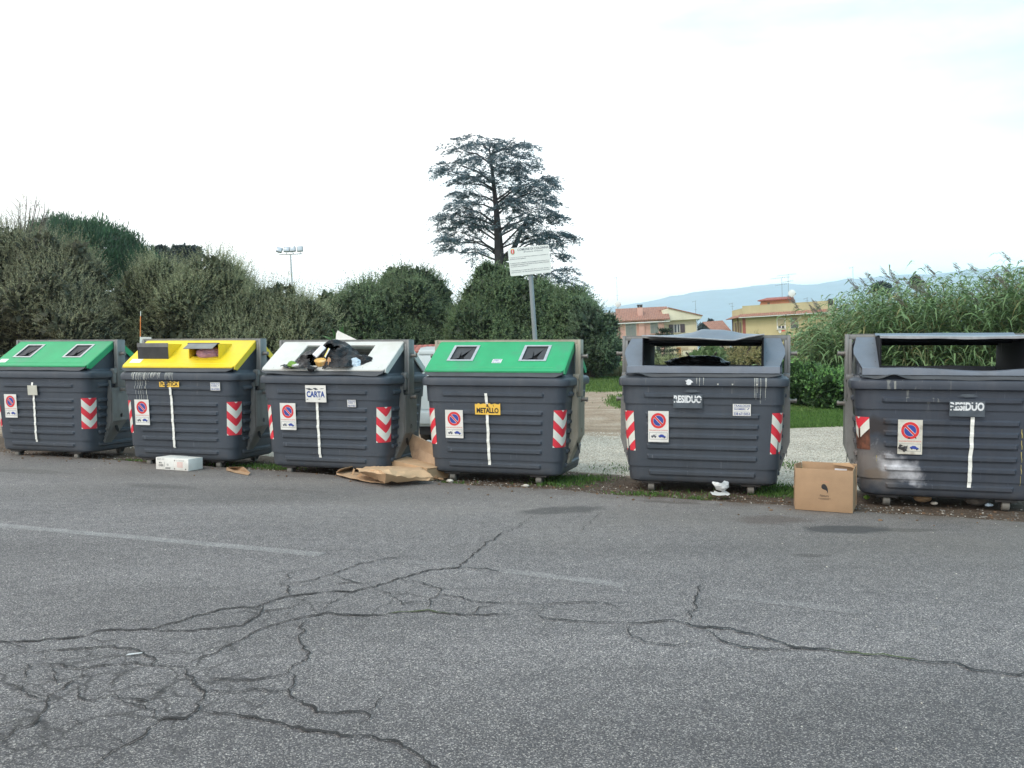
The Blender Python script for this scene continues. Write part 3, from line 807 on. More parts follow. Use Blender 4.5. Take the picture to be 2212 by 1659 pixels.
def side_frame(side, parent, mat):
    s = side
    mb = MB()
    def X(a, b_): return (min(a*s, b_*s), max(a*s, b_*s))
    # upper channel post
    x0, x1 = X(0.895, 0.93)
    mb.bbox(x0, x1, -0.085, 0.075, 1.0, 1.665, 0.004)
    x0, x1 = X(0.865, 0.895)
    mb.bbox(x0, x1, -0.085, -0.072, 1.0, 1.62, 0.003)
    mb.bbox(x0, x1, 0.062, 0.075, 1.0, 1.62, 0.003)
    mb.build("upper_post", mat, parent)
    lo_ = MB()
    hole1 = [(-0.02 + 0.028 * math.cos(a), 0.60 + 0.032 * math.sin(a)) for a in np.linspace(0, 2*math.pi, 13)[:-1]]
    plate = [(-0.20, 0.995), (0.15, 0.995), (0.15, 0.53), (0.06, 0.53), (-0.20, 0.53)]
    x0, x1 = X(0.918, 0.93)
    lo_.prism(plate, x0, x1, 'x', 0, None, holes=[hole1])
    # tapering lower leg, hugging the tub
    def leg(y0a, y1a, y0b, y1b, z0, z1, xt, xb, th=0.012):
        vs = []
        for (z, ya, yb, xx) in ((z1, y0a, y1a, xt), (z0, y0b, y1b, xb)):
            for xx2 in (xx, xx - th):
                vs += [(xx2 * s, ya, z), (xx2 * s, yb, z)]
        fs = [(0,1,5,4),(2,6,7,3),(0,2,3,1),(4,5,7,6),(0,4,6,2),(1,3,7,5)]
        lo_.add(vs, fs)
    leg(-0.20, 0.10, -0.24, -0.12, 0.20, 0.529, 0.928, 0.815)
    slot = [(-0.09 + 0.030 * math.cos(a) - 0.03 * math.sin(a), 0.43 + 0.065 * math.sin(a)) for a in np.linspace(0, 2*math.pi, 15)[:-1]]
    lo_.prism(slot, (0.905) * s, (0.9) * s, 'x', 1)
    # front flange down the whole side
    vs = []
    for z, xo, ya in ((1.10, 0.90, -0.215), (0.98, 0.918, -0.215), (0.53, 0.918, -0.215), (0.20, 0.815, -0.255)):
        xi = half(z)[0] + 0.002
        vs += [(xo * s, ya, z), (xi * s, ya, z), (xi * s, ya + 0.012, z), (xo * s, ya + 0.012, z)]
    fs = []
    for i in range(3):
        for k in range(4): fs.append((i*4+k, i*4+(k+1) % 4, (i+1)*4+(k+1) % 4, (i+1)*4+k))
    fs += [(0,1,2,3), (12,13,14,15)]
    lo_.add(vs, fs)
    # serrated bolt heads along the flange
    for z in np.arange(0.25, 1.06, 0.055):
        xo = 0.815 + (min(z, .53) - 0.20) / 0.33 * 0.103
        lo_.box(*X(xo - 0.02, xo - 0.006), -0.262 if z < .45 else -0.222, -0.21, z, z + 0.012)
    # bracket near the rim
    lo_.bbox(*X(0.86, 0.915), -0.16, -0.09, 1.05, 1.26, 0.01)
    lo_.tube([(0.855 * s, -0.125, 1.23), (0.925 * s, -0.125, 1.23)], 0.038, 12)
    lo_.build("lower_plate", [mat, M_black], parent, sharp=30)
    for z in (1.475, 0.965):
        pn = MB()
        pn.tube([(0.92 * s, -0.02, z), (0.985 * s, -0.02, z)], 0.021, 14)
        pn.tube([(0.985 * s, -0.02, z), (1.005 * s, -0.02, z)], 0.026, 14)
        pn.tube([(0.93 * s, -0.02, z), (0.937 * s, -0.02, z)], 0.034, 14)
        pn.build("lifting_pin", [M_pin], parent)

def castors(parent, plank=False):
    for k, (x, y) in enumerate(((-0.55, -0.42), (0.52, -0.42), (-0.55, 0.42), (0.52, 0.42))):
        mb = MB()
        mb.bbox(x - 0.10, x + 0.10, y - 0.07, y + 0.07, 0.085, 0.107, 0.003)
        for s in (-1, 1): mb.prism([(y - 0.05, 0.088), (y + 0.05, 0.088), (y + 0.02, 0.03), (y - 0.02, 0.03)], x + s * 0.042 - 0.003, x + s * 0.042 + 0.003, 'x')
        mb.tube([(x - 0.055, y, 0.05), (x + 0.055, y, 0.05)], 0.008, 8)
        c = mb.build("castor", [M_cast], parent)
        w = MB(); w.tube([(x - 0.036, y - 0.01, 0.05), (x - 0.03, y - 0.01, 0.05), (x + 0.03, y - 0.01, 0.05), (x + 0.036, y - 0.01, 0.05)], [0.042, 0.051, 0.051, 0.042], 20)
        w.build("wheel", [M_tyre], c)
        c["label"] = "castor"
        del c["label"]

def container(label, loc, yaw, kind, body_mat=M_body, steel=M_steel, seed=0, roll=0.0, zs=1.035):
    t = thing("recycling_container" if kind != 'residual' else "waste_container", label, "waste container", loc, (0, R(roll), R(-yaw)), "roadside containers")
    t.scale = (1, 1, zs)
    mb = MB(); tub(mb, seed)
    # gable ends above the rim
    for s in (-1, 1):
        x0, x1 = (0.80, 0.825) if s > 0 else (-0.825, -0.80)
        mb.prism([(-0.56, 1.25), (0.56, 1.25), (0.56, 1.29), (0.10, 1.605), (-0.10, 1.605), (-0.56, 1.29)], x0, x1, 'x')
        # gusset folds
        mb.prism([(-0.50, 1.27), (-0.46, 1.27), (-0.12, 1.55), (-0.12, 1.585)], x1 if s > 0 else x0 - 0.01, x1 + 0.01 if s > 0 else x0, 'x')
    mb.build("body", [body_mat], t, sharp=32)
    bar = MB()
    bar.bbox(-0.93, 0.93, -0.07, 0.07, 1.6655, 1.672, 0.002)
    bar.bbox(-0.93, 0.93, -0.074, -0.066, 1.618, 1.6640, 0.002)
    bar.bbox(-0.93, 0.93, 0.066, 0.074, 1.618, 1.6640, 0.002)
    bar.box(-0.85, 0.85, -0.05, 0.05, 1.60, 1.6645)
    bar.build("top_bar", [steel], t)
    side_frame(1, t, steel); side_frame(-1, t, steel)
    castors(t)
    if kind == 'glass':
        hs = [(-0.47, 0.25), (0.43, 0.25)]
        hw, hh = 0.155, 0.160
        holes = [[(cx-hw, cv-hh), (cx+hw, cv-hh), (cx+hw, cv+hh), (cx-hw, cv+hh)] for cx, cv in hs]
        lid_plate(t, 1, M_green, holes, seed); lip(t, 1, 0.008, seed)
        lid_plate(t, -1, M_green, [], seed); lip(t, -1, 0.008, seed + 1)
        for cx, cv in hs:
            fm = MB(); b_ = 0.022
            fm.prism([(cx-hw-.012, cv-hh-.012), (cx+hw+.012, cv-hh-.012), (cx+hw+.012, cv+hh+.012), (cx-hw-.012, cv+hh+.012)], 0.0125, 0.019, 'z', 0, SF,
                     holes=[[(cx-hw+b_, cv-hh+b_*.6), (cx+hw-b_, cv-hh+b_*.6), (cx+hw-b_, cv+hh-b_*.6), (cx-hw+b_, cv+hh-b_*.6)]])
            for bx, bv in ((-.9,-.95),(.9,-.95),(-.9,.95),(.9,.95),(0,-.98),(0,.98)): disc(fm, lift(SF, 0.0195) @ Matrix.Translation((cx + bx*(hw), cv + bv*hh, 0)), 0.005, 0, 8)
            fo = fm.build("hatch_frame", [M_zinc], t)
            fl = MB()     # split rubber flap behind the frame, sagging petals
            sx = 0.02 * math.sin(seed * 3 + cx)
            cut = [(cx-.03+sx, cv-.06), (cx-.005+sx, cv+.045), (cx+.085+sx, cv-.10), (cx+.04+sx, cv+.075), (cx+.07+sx, cv+.135), (cx-.09+sx, cv+.135), (cx-.10+sx, cv+.118), (cx-.02+sx, cv+.085)]
            fl.prism([(cx-hw+.002, cv-hh+.002), (cx+hw-.002, cv-hh+.002), (cx+hw-.002, cv+hh-.002), (cx-hw+.002, cv+hh-.002)], -0.002, 0.003, 'z', 0, SF, holes=[cut])
            fl.prism([(cx+.085+sx, cv-.10), (cx+.085+sx, cv-.13), (cx+.09+sx, cv-.13), (cx+.092+sx, cv-.10)], 0.0031, 0.004, 'z', 1, SF)
            fl.build("rubber_flap", [M_flap, M_black], fo)
            bk = MB(); bk.prism([(cx-hw, cv-hh), (cx+hw, cv-hh), (cx+hw, cv+hh), (cx-hw, cv+hh)], -0.030, -0.026, 'z', 0, SF); bk.build("dark_interior_sheet", [M_black], fo)  # black sheet added as the darkness inside, behind the flap
    if kind == 'plastic':
        holes = []; hs = [(-0.47,), (0.31,)]; hw = 0.225
        def vz(z): return (HZ - z) / (HZ - FZ) * SL
        for (cx,) in hs: holes.append([(cx-hw+.01, vz(1.585)), (cx+hw-.01, vz(1.585)), (cx+hw-.01, vz(1.425)), (cx-hw+.01, vz(1.425))])
        lo2 = lid_plate(t, 1, M_yellow, holes, seed); lip(t, 1, 0.012, seed)
        lid_plate(t, -1, M_yellow, [], seed); lip(t, -1, 0.012, seed + 1)
        yv = lambda z: HY + (FY - HY) * (HZ - z) / (HZ - FZ)
        for i, (cx,) in enumerate(hs):
            h = MB(); zt, zb = 1.600, 1.400; yf = yv(zb) - 0.02
            yt = yv(zt) - 0.005
            for s in (-1, 1):
                xa = cx + s * hw
                h.prism([(yf, zb), (yf, zt), (yt, zt), (yv(zb) - 0.014 + .02, zb)], xa - 0.006, xa + 0.006, 'x')
            h.box(cx - hw + .0061, cx + hw - .0061, yf, yt, zt - 0.010, zt)
            h.box(cx - hw + .0061, cx + hw - .0061, yf, yf + 0.016, zb, zb + 0.012)
            ho = h.build("inlet_hood", [M_yellow], t)
            f = MB()
            if i == 0:
                Mf = Matrix.Translation((cx, yf - 0.006, zt + 0.004)) @ Matrix.Rotation(R(4), 4, 'X')
                f.box(-hw - 0.012, hw + 0.012, -0.008, 0.0, -0.205, -0.045, 0, Mf)
                f.box(-hw - 0.014, hw + 0.014, -0.012, 0.004, -0.0445, 0.006, 1, Mf)
            else:
                Mf = Matrix.Translation((cx, yf - 0.002, zt + 0.002)) @ Matrix.Rotation(R(-62), 4, 'X')
                f.box(-hw + 0.008, hw - 0.008, -0.006, 0.0, -0.15, -0.012, 1, Mf)
                f.box(-hw - 0.012, hw + 0.012, -0.006, 0.004, -0.0115, 0.010, 0, Mf)
            f.build("inlet_flap", [M_flap, M_steel], ho)
            bk = MB(); bk.box(cx - hw + .02, cx + hw - .02, -0.12, -0.11, 1.30, 1.57); bk.build("dark_interior_sheet", [M_black], ho)  # black sheet standing in for the dark interior behind the inlet
    if kind == 'paper':
        hole = [(-0.47, 0.075), (0.50, 0.075), (0.50, 0.54), (-0.47, 0.54)]
        lid_plate(t, 1, M_white, [hole], seed); lip(t, 1, 0.03, seed)
        lb = lid_plate(t, -1, M_white, [], seed); lip(t, -1, 0.02, seed + 1, M_rubber)
        rp = MB()
        for a, b_ in ((0.12, 0.30), (0.34, 0.36)): rp.box(-0.15, 0.48, a, b_, -0.018, -0.0065, 0, SB)
        rp.box(0.1, 0.40, 0.16, 0.26, -0.026, -0.0185, 0, SB)
        rp.build("lining_panel", [M_white], t)
        for x in np.linspace(-0.7, 0.75, 8):
            ns = MB(); disc(ns, lift(SF, 0.0135) @ Matrix.Translation((x, SL - 0.035, 0)), 0.006, 0, 8)
            ns.build("rivet", [M_zinc], t)
    if kind == 'residual':
        v6 = seed == 6
        cw = 0.64
        # sloping shoulders left and right of the big mouth
        for s in (-1, 1):
            for sg, MM in ((1, SF), (-1, SB)):
                e = MB(); a = cw + 0.002
                poly = [(a, 0.0), (LW - 0.02, 0.0), (LW + 0.02, SL * 0.35), (LW + 0.022, SL * 0.5), (LW - 0.06, SL), (a, SL)]
                poly = [(p[0] * s, p[1]) for p in poly]
                e.prism(poly, -0.004, 0.010, 'z', 0, MM)
                if sg > 0:
                    for vv in (0.12, 0.3, 0.46): disc(e, lift(MM, 0.0115) @ Matrix.Translation(((a + 0.03) * s, vv, 0)), 0.005, 1, 8)
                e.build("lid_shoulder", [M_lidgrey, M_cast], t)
        # tunnel cheeks, front and back beams, roof
        for s in (-1, 1):
            c_ = MB(); x0, x1 = sorted((cw * s, (cw - 0.012) * s))
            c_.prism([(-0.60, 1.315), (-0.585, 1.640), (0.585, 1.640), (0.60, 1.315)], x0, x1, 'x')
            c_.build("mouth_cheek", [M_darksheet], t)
        for sg in (1, -1):
            b_ = MB(); K = 24; vs = []; fs = []
            for i in range(K + 1):
                x = -LW + 0.04 + (2 * LW - 0.08) * i / K; dd = 0.012 * mnoise.noise(Vector((x * 2.5, seed + sg, 0)))
                sag = -0.03 * math.exp(-((x - 0.25) / 0.35) ** 2) if v6 and sg > 0 else 0
                for (y, z) in [(-0.600, 1.345), (-0.618, 1.338), (-0.628, 1.300), (-0.632, 1.272), (-0.600, 1.272)]:
                    vs.append((x, (y + dd) * sg, z + (dd + sag if z > 1.3 else 0)))
            for i in range(K):
                for k in range(5): fs.append((i*5+k, (i+1)*5+k, (i+1)*5+(k+1) % 5, i*5+(k+1) % 5))
            fs.append((0,1,2,3,4)); fs.append(tuple(K*5+k for k in (4,3,2,1,0)))
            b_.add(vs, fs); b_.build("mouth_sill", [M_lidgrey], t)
            # crumpled apron below
            ap = MB(); vs = []; fs = []; K = 60
            for i in range(K + 1):
                x = -LW + 0.02 + (2 * LW - 0.04) * i / K
                xl = -0.68 if not v6 else -0.52
                bl = math.exp(-((x - xl) / 0.09) ** 2) * (0.035 if not v6 else 0.045)
                w = 0.012 * mnoise.noise(Vector((x * 3, seed, 1))) + bl
                e = max(0, 1 - min(i, K - i) / 5.0) * 0.03
                for (y, z) in [(-0.610, 1.2715), (-0.640 - bl * .5, 1.262 + w * .4), (-0.652 - bl * .7, 1.232 + w + e), (-0.643 - bl * .7, 1.229 + w + e), (-0.60, 1.262)]:
                    vs.append((x, y * sg, z))
            for i in range(K):
                for k in range(5): fs.append((i*5+k, (i+1)*5+k, (i+1)*5+(k+1) % 5, i*5+(k+1) % 5))
            fs.append((0,1,2,3,4)); fs.append(tuple(K*5+k for k in (4,3,2,1,0)))
            ap.add(vs, fs); ap.build("rubber_apron", [M_rubber], t)
        # roof sheet over the mouth
        rf = MB(); K, J = 48, 16
        if not v6: fe = [(-.64, 1.668), (-.36, 1.655), (-.05, 1.640), (.20, 1.622), (.34, 1.617), (.48, 1.650), (.64, 1.676)]; ri = [(-.64, 1.668), (-.30, 1.676), (-.14, 1.700), (-.02, 1.738), (.20, 1.732), (.42, 1.690), (.64, 1.676)]
        else: fe = [(-.64, 1.645), (-.2, 1.640), (.3, 1.634), (.64, 1.640)]; ri = [(-.64, 1.652), (.64, 1.652)]
        vs = []; fs = []
        for i in range(K + 1):
            x = -0.645 + 1.29 * i / K
            zf = np.interp(x, *zip(*fe)); zr = np.interp(x, *zip(*ri))
            for j in range(J + 1):
                tt = j / J; y = -0.600 + 1.19 * tt
                if tt < 0.35: z = zf + (zr - zf) * math.sin(tt / 0.35 * math.pi / 2)
                else: z = zr + (1.652 - zr) * (tt - 0.35) / 0.65
                if abs(y) < 0.09: z = max(z, 1.678)
                z += (0.006 if not v6 else 0.003) * mnoise.noise(Vector((x * 7, y * 7, seed)))
                vs.append((x, y, z))
        nb = len(vs); vs += [(a, b_, c_ - 0.006) for a, b_, c_ in vs]
        W_ = J + 1
        for i in range(K):
            for j in range(J):
                q = (i*W_+j, (i+1)*W_+j, (i+1)*W_+j+1, i*W_+j+1); fs.append(q); fs.append(tuple(nb + k for k in q[::-1]))
            fs.append((i*W_, nb+i*W_, nb+(i+1)*W_, (i+1)*W_)); fs.append((i*W_+J, (i+1)*W_+J, nb+(i+1)*W_+J, nb+i*W_+J))
        rf.add(vs, fs)
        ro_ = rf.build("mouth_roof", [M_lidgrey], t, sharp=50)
        # underside beams
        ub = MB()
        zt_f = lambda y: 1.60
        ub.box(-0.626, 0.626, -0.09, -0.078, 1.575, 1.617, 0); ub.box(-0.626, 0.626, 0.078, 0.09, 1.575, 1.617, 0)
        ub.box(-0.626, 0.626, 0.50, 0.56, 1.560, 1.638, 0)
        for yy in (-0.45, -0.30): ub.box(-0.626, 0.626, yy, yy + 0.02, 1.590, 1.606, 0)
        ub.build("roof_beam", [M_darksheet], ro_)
        # front rim: bright bent edge
        fr = MB(); vs = []; fs = []
        for i in range(K + 1):
            x = -0.645 + 1.29 * i / K; zf = np.interp(x, *zip(*fe)) - (0.0 if not v6 else 0.0)
            hgt = 0.012 if not v6 else 0.026 + 0.006 * mnoise.noise(Vector((x * 4, 0, 0)))
            vs += [(x, -0.606, zf + 0.001), (x, -0.614, zf - 0.003), (x, -0.612, zf - hgt), (x, -0.602, zf - hgt)]
        for i in range(K):
            for k in range(4): fs.append((i*4+k, (i+1)*4+k, (i+1)*4+(k+1) % 4, i*4+(k+1) % 4))
        fs.append((0,1,2,3)); fs.append((K*4+3, K*4+2, K*4+1, K*4))
        fr.add(vs, fs); fr.build("rim", [M_zinc], ro_)
    chevron(1, t, variant=1 if seed == 5 else 0); chevron(-1, t, variant={5: 1, 6: 2}.get(seed, 0), z0=0.55 if seed == 6 else 0.44)
    return t

c1 = container("container at the far left with a green lid and a blank cream plaque", (-6.62, 13.3, -0.03), 17, 'glass', seed=1)
c2 = container("container with the yellow lid and white drips down its front", (-4.27, 12.3, -0.03), 15, 'plastic', M_body_d, seed=2)
c3 = container("container with the white lid overflowing with a black bag", (-2.145, 11.45, -0.03), 18, 'paper', seed=3, zs=1.018)
c4_ = container("container with a green lid standing under the municipal sign on its pole", (-0.05, 10.9, -0.03), 17, 'glass', steel=M_steel_b, seed=4, zs=1.013)
c5 = container("dark lidless container with a crumpled roof sheet and torn white letters", (2.2, 10.13, -0.03), 15, 'residual', M_body_d, seed=5)
c6 = container("scorched dark container at the right edge with smeared white marks", (4.42, 9.14, -0.03), 17, 'residual', M_body_s, seed=6)

def plaque(t, name, x, z, w, h, mat, tilt=0.0, torn=False):
    M = front_plane(x, z) @ Matrix.Rotation(tilt, 4, 'Z')
    mb = MB()
    if torn:
        top = [(w/2 - w * i / 14, h/2 - (0.012 * abs(math.sin(i * 2.1)) + 0.004 * (i % 2))) for i in range(15)]
        mb.prism([(-w/2, -h/2), (w/2, -h/2)] + top, 0, 0.0025, 'z', 0, M)
    else: mb.box(-w/2, w/2, -h/2, h/2, 0, 0.0025, 0, M)
    return mb.build(name, [mat], t, smooth=False), M
# 1: blank plaque
tape(-0.075, 1.075, 0.24, c1, seed=1, drift=-0.02); o, M = plaque(c1, "plaque", -0.075, 0.965, 0.17, 0.135, M_cream)
g = MB(); add_text(g, "- - - - -", 0.12, 0.004, lift(M, 0.004) @ Matrix.Translation((0, 0.01, 0)), 0); g.build("faint_mark", [M_stkdirty], o, smooth=False)
no_parking(-0.50, 0.74, c1)
mb = MB(); mb.box(-0.80, -0.66, SL - 0.16, SL - 0.07, 0.0125, 0.0140, 0, SF); mb.build("paper_label", [M_stk], c1, smooth=False)
# 2: PLASTICA with torn letters
tape(-0.085, 1.07, 0.26, c2, seed=2); o, M = plaque(c2, "name_label", -0.09, 1.085, 0.30, 0.075, M_ysign, torn=True)
g = MB(); add_text(g, "PLASTICA", 0.26, 0.050, lift(M, 0.004), 0, 0.03)
g.prism([(-.06,.04),(-.035,.04),(-.02,.01),(-.04,-.005),(-.03,-.04),(-.07,-.04),(-.06,-.01),(-.075,.01)], 0.0048, 0.0060, 'z', 1, M)
g.build("lettering", [M_ink, M_body], o, smooth=False)
no_parking(-0.54, 0.715, c2); small_sticker(front_plane(0.60, 1.06), c2, 0.14, 0.10)
mb = MB(); mb.box(-0.79, -0.62, SL - 0.17, SL - 0.08, 0.0125, 0.0140, 0, SF)
o = mb.build("paper_label", [M_stk], c2, smooth=False)
# 3: CARTA
tape(-0.065, 0.99, 0.235, c3, seed=3); o, M = plaque(c3, "name_label", -0.065, 1.015, 0.285, 0.205, M_stk)
g = MB(); add_text(g, "CARTA", 0.250, 0.076, lift(M, 0.004) @ Matrix.Translation((0, -0.006, 0)), 0, 0.035)
for k, (a, b_, cc, dd) in enumerate(((-.14,.062,-.03,.052),(-.04,.066,.04,.054),(.05,.060,.125,.066),(-.135,-.070,-.10,-.064),(.03,-.066,.07,-.060))):
    g.prism([(a, b_), ((a+cc)/2, b_ + .006), (cc, dd), ((a+cc)/2, dd - .009)], 0.0035, 0.0045, 'z', 1, M)
g.build("lettering", [M_navy, M_body], o, smooth=False)
no_parking(-0.475, 0.73, c3); small_sticker(front_plane(0.415, 0.905), c3)
# 4: & METALLO
tape(-0.07, 1.05, 0.215, c4_, seed=4, drift=0.022); o, M = plaque(c4_, "name_label", -0.055, 0.870, 0.31, 0.135, M_ysign, torn=True)
g = MB(); add_text(g, "METALLO", 0.27, 0.062, lift(M, 0.004) @ Matrix.Translation((0, -0.018, 0)), 0, 0.04)
add_text(g, "&", 0.032, 0.034, lift(M, 0.004) @ Matrix.Translation((0.0, 0.040, 0)), 0, 0.04)
g.prism([(.012,.03),(.020,.03),(.024,0),(.034,-.01),(.026,-.012),(.018,0)], 0.0046, 0.0052, 'z', 1, M)
g.prism([(.068,.05),(.073,.052),(.078,.03),(.074,.026)], 0.0046, 0.0052, 'z', 0, M)
g.build("lettering", [M_ink, M_cast], o, smooth=False)
no_parking(-0.475, 0.685, c4_); small_sticker(lift(SF, 0.0125) @ Matrix.Translation((0.0, 0.42, 0)) @ Matrix.Diagonal((1, -1, 1, 1)), c4_)
# 5, 6: RESIDUO, torn white letters over glue residue
def residuo(t, x, z, seed):
    o, M = plaque(t, "name_label", x + 0.005, z - 0.022, 0.31, 0.145, M_glue)
    g = MB(); random.seed(seed)
    add_text(g, "RESIDUO", 0.295, 0.080, lift(M, 0.004) @ Matrix.Translation((0, 0.022, 0)), 0, 0.045)
    if seed == 5: tears = [[(-.16,-.005),(-.135,.010),(-.12,-.004),(-.115,-.02),(-.16,-.022)], [(.03,.006),(.09,.012),(.155,.010),(.155,.003),(.09,.004),(.03,-.001)], [(.10,-.015),(.15,-.008),(.155,-.02),(.11,-.022)]]
    else: tears = [[(-.155,.030),(-.10,.012),(-.04,.022),(.0,.010),(-.04,.008),(-.10,-.002),(-.155,.012)], [(-.155,-.012),(-.12,-.004),(-.11,-.022),(-.155,-.024)], [(.02,.022),(.05,.030),(.09,.018),(.05,.012)]]
    for p in tears: g.prism(p, 0.0055, 0.0062, 'z', 1, lift(M, 0.0) @ Matrix.Translation((0, 0.022, 0)))
    g.build("lettering", [M_wtxt, M_glue], o, smooth=False)
residuo(c5, -0.15, 1.00, 5); residuo(c6, 0.13, 0.985, 6)
no_parking(-0.46, 0.705, c5); small_sticker(front_plane(0.42, 0.895), c5, 0.185, 0.122)
no_parking(-0.36, 0.685, c6, dirty=True); tape(0.19, 0.885, 0.22, c6, 0.034, 6, drift=-0.02)
for t, x, z, s in ((c5, -0.13, 1.18, 1), (c5, -0.10, 1.085, 2), (c6, 0.14, 1.085, 3)):
    M = front_plane(x, z if s == 1 else z) ; M = lift(M, 0.042 if s == 1 else 0.0)
    g = MB(); w, h = (0.07, 0.06) if s == 1 else (0.15, 0.03)
    pts = [(w/2 * math.cos(a) * (1 + .35 * math.sin(a * 5 + s)), h/2 * math.sin(a) * (1 + .3 * math.cos(a * 7))) for a in np.linspace(0, 2*math.pi, 17)[:-1]]
    g.prism(pts, 0.0, 0.0015, 'z', 0, M); g.build("sticker_remnant", [M_wtxt if s == 1 else M_glue], t, smooth=False)

# paint drips running down from the rim
def skin_y(z):
    if z <= 1.13: return -half(z)[1] - ribo(z)
    return -half(z)[1] - float(np.interp(z, [1.13, 1.14, 1.185, 1.215, 1.235], [0.022, 0.036, 0.042, 0.034, 0.012]))
def drip(mb, x, z1, z0, w, seed):
    zs = sorted(set([float(q) for q in np.arange(z0, z1, 0.015)] + [z1] + [q for r in RIBS for q in (r - 0.003, r - 0.0005, r, r + 0.030, r + 0.046) if z0 < q < z1] + [q for q in (0.943, 0.945, 1.129, 1.1305, 1.14, 1.185, 1.215, 1.235) if z0 < q < z1]))
    vs = []
    for z in zs:
        t = (z - z0) / (z1 - z0); xx = x + 0.006 * mnoise.noise(Vector((z * 6, seed, 0))); hw = w / 2 * (0.45 + 0.55 * t) * (1 + .5 * mnoise.noise(Vector((z * 40, seed, 2))))
        vs += [(xx - hw, skin_y(z) - .003, z), (xx + hw, skin_y(z) - .003, z)]
    if mb is None: mb = MB()
    mb.add(vs, [(2*i, 2*i+1, 2*i+3, 2*i+2) for i in range(len(zs) - 1)])
    return mb
M_drip = simple("dried_white_paint", (0.50, 0.51, 0.46), 0.6, 0.1, 20)
M_dripy = simple("dried_yellow_paint", (0.36, 0.30, 0.10), 0.6, 0.3, 20)
random.seed(11)
mb = MB()
for i in range(34):
    x = -0.66 + 0.45 * (i / 34) + random.uniform(-.01, .01); long_ = i in (2, 6, 8, 11, 14)
    drip(mb, x, 1.233, random.uniform(.62, .85) if long_ else random.uniform(1.15, 1.21) - .05 * (random.random() < .25), random.uniform(.004, .010), i)
for i in range(7): drip(mb, -0.14 + i * .018, 1.233, random.uniform(1.10, 1.20), .006, i + 50)
mb.build("paint_drips", [M_drip], c2, smooth=False)
for x, z0 in ((-.05, 1.16), (-.02, 1.14), (.02, 1.15), (.55, 1.02), (.565, 1.0), (.58, 1.07), (.61, .96), (.66, 1.0), (.67, 1.12)): drip(None, x, 1.225, z0, .005, x * 9).build("paint_drip", [M_drip], c5, smooth=False)
for x in (.17, .32, .57): drip(None, x, 1.165, 1.15, .022, x).build("paint_drip", [M_drip], c5, smooth=False)
for x, z1, z0 in ((.62, .78, .25), (.68, .42, .20), (.66, .36, .19), (.70, .62, .30), (-.66, .5, .44)): drip(None, x, z1, z0, .007, x * 9).build("paint_drip", [M_dripy], c6, smooth=False)

# ================================================================== LOOSE THINGS
def wrinkle(v, f, amp, seed, sharp=True):
    p = Vector(v) * f + Vector((seed, seed * 2, 0)); s = 0; a = 1
    for k in range(4):
        n_ = mnoise.noise(p); s += a * ((1 - 2 * abs(n_)) if sharp else n_); p = p * 2.1; a *= 0.5
    return s * amp
def bagmat(name, col, rough, tr=0):
    m, nt, b, out = newmat(name); n = N(nt)
    n.link(n.ramp(n.noise(7, 4, 0.6), [(0.3, c4([k*.8 for k in col])), (0.7, c4([k*1.25 for k in col]))]), b.inputs["Base Color"])
    b.inputs["Roughness"].default_value = rough; b.inputs["Specular IOR Level"].default_value = 0.30
    n.bump(b, n.noise(11, 3, 0.6, dist=2.5), 0.8, 0.03)
    return m
M_bag = bagmat("black_film", (0.006, 0.0065, 0.008), 0.24)
M_pinkbag = bagmat("pink_film", (0.55, 0.30, 0.40), 0.35)
M_whitefilm = bagmat("white_film", (0.62, 0.62, 0.60), 0.4)
M_greenfilm = bagmat("green_film", (0.16, 0.30, 0.05), 0.4)
M_bluefilm = bagmat("pale_blue_film", (0.42, 0.52, 0.60), 0.35)
def crumple(name, label, cat, loc, rad, mat, amp=0.12, f=2.2, seed=0, rot=(0,0,0), parent=None, keep=None, sub=4, group=None):
    bm = bmesh.new(); bmesh.ops.create_icosphere(bm, subdivisions=sub, radius=1)
    for v in bm.verts:
        d = v.co.normalized(); w = 1 + wrinkle(d, f, amp, seed) + 0.5 * wrinkle(d, f * .5, amp, seed + 9, False)
        v.co = Vector((d.x * rad[0], d.y * rad[1], d.z * rad[2])) * w
    if keep:
        bmesh.ops.delete(bm, geom=[v for v in bm.verts if not keep(v.co)], context='VERTS')
    mb = MB(); mb.bm(bm)
    o = mb.build(name, [mat], parent, sharp=28)
    o.location = loc; o.rotation_euler = rot
    if label: tagk(o, label, cat, group)
    return o
def in_bin(c, x, y, z):   # point of a container expressed in the scene
    return (Matrix.Translation(c.location) @ c.rotation_euler.to_matrix().to_4x4() @ Matrix.Diagonal((1, 1, c.scale.z, 1))) @ Vector((x, y, z))
yaw3 = -R(18)
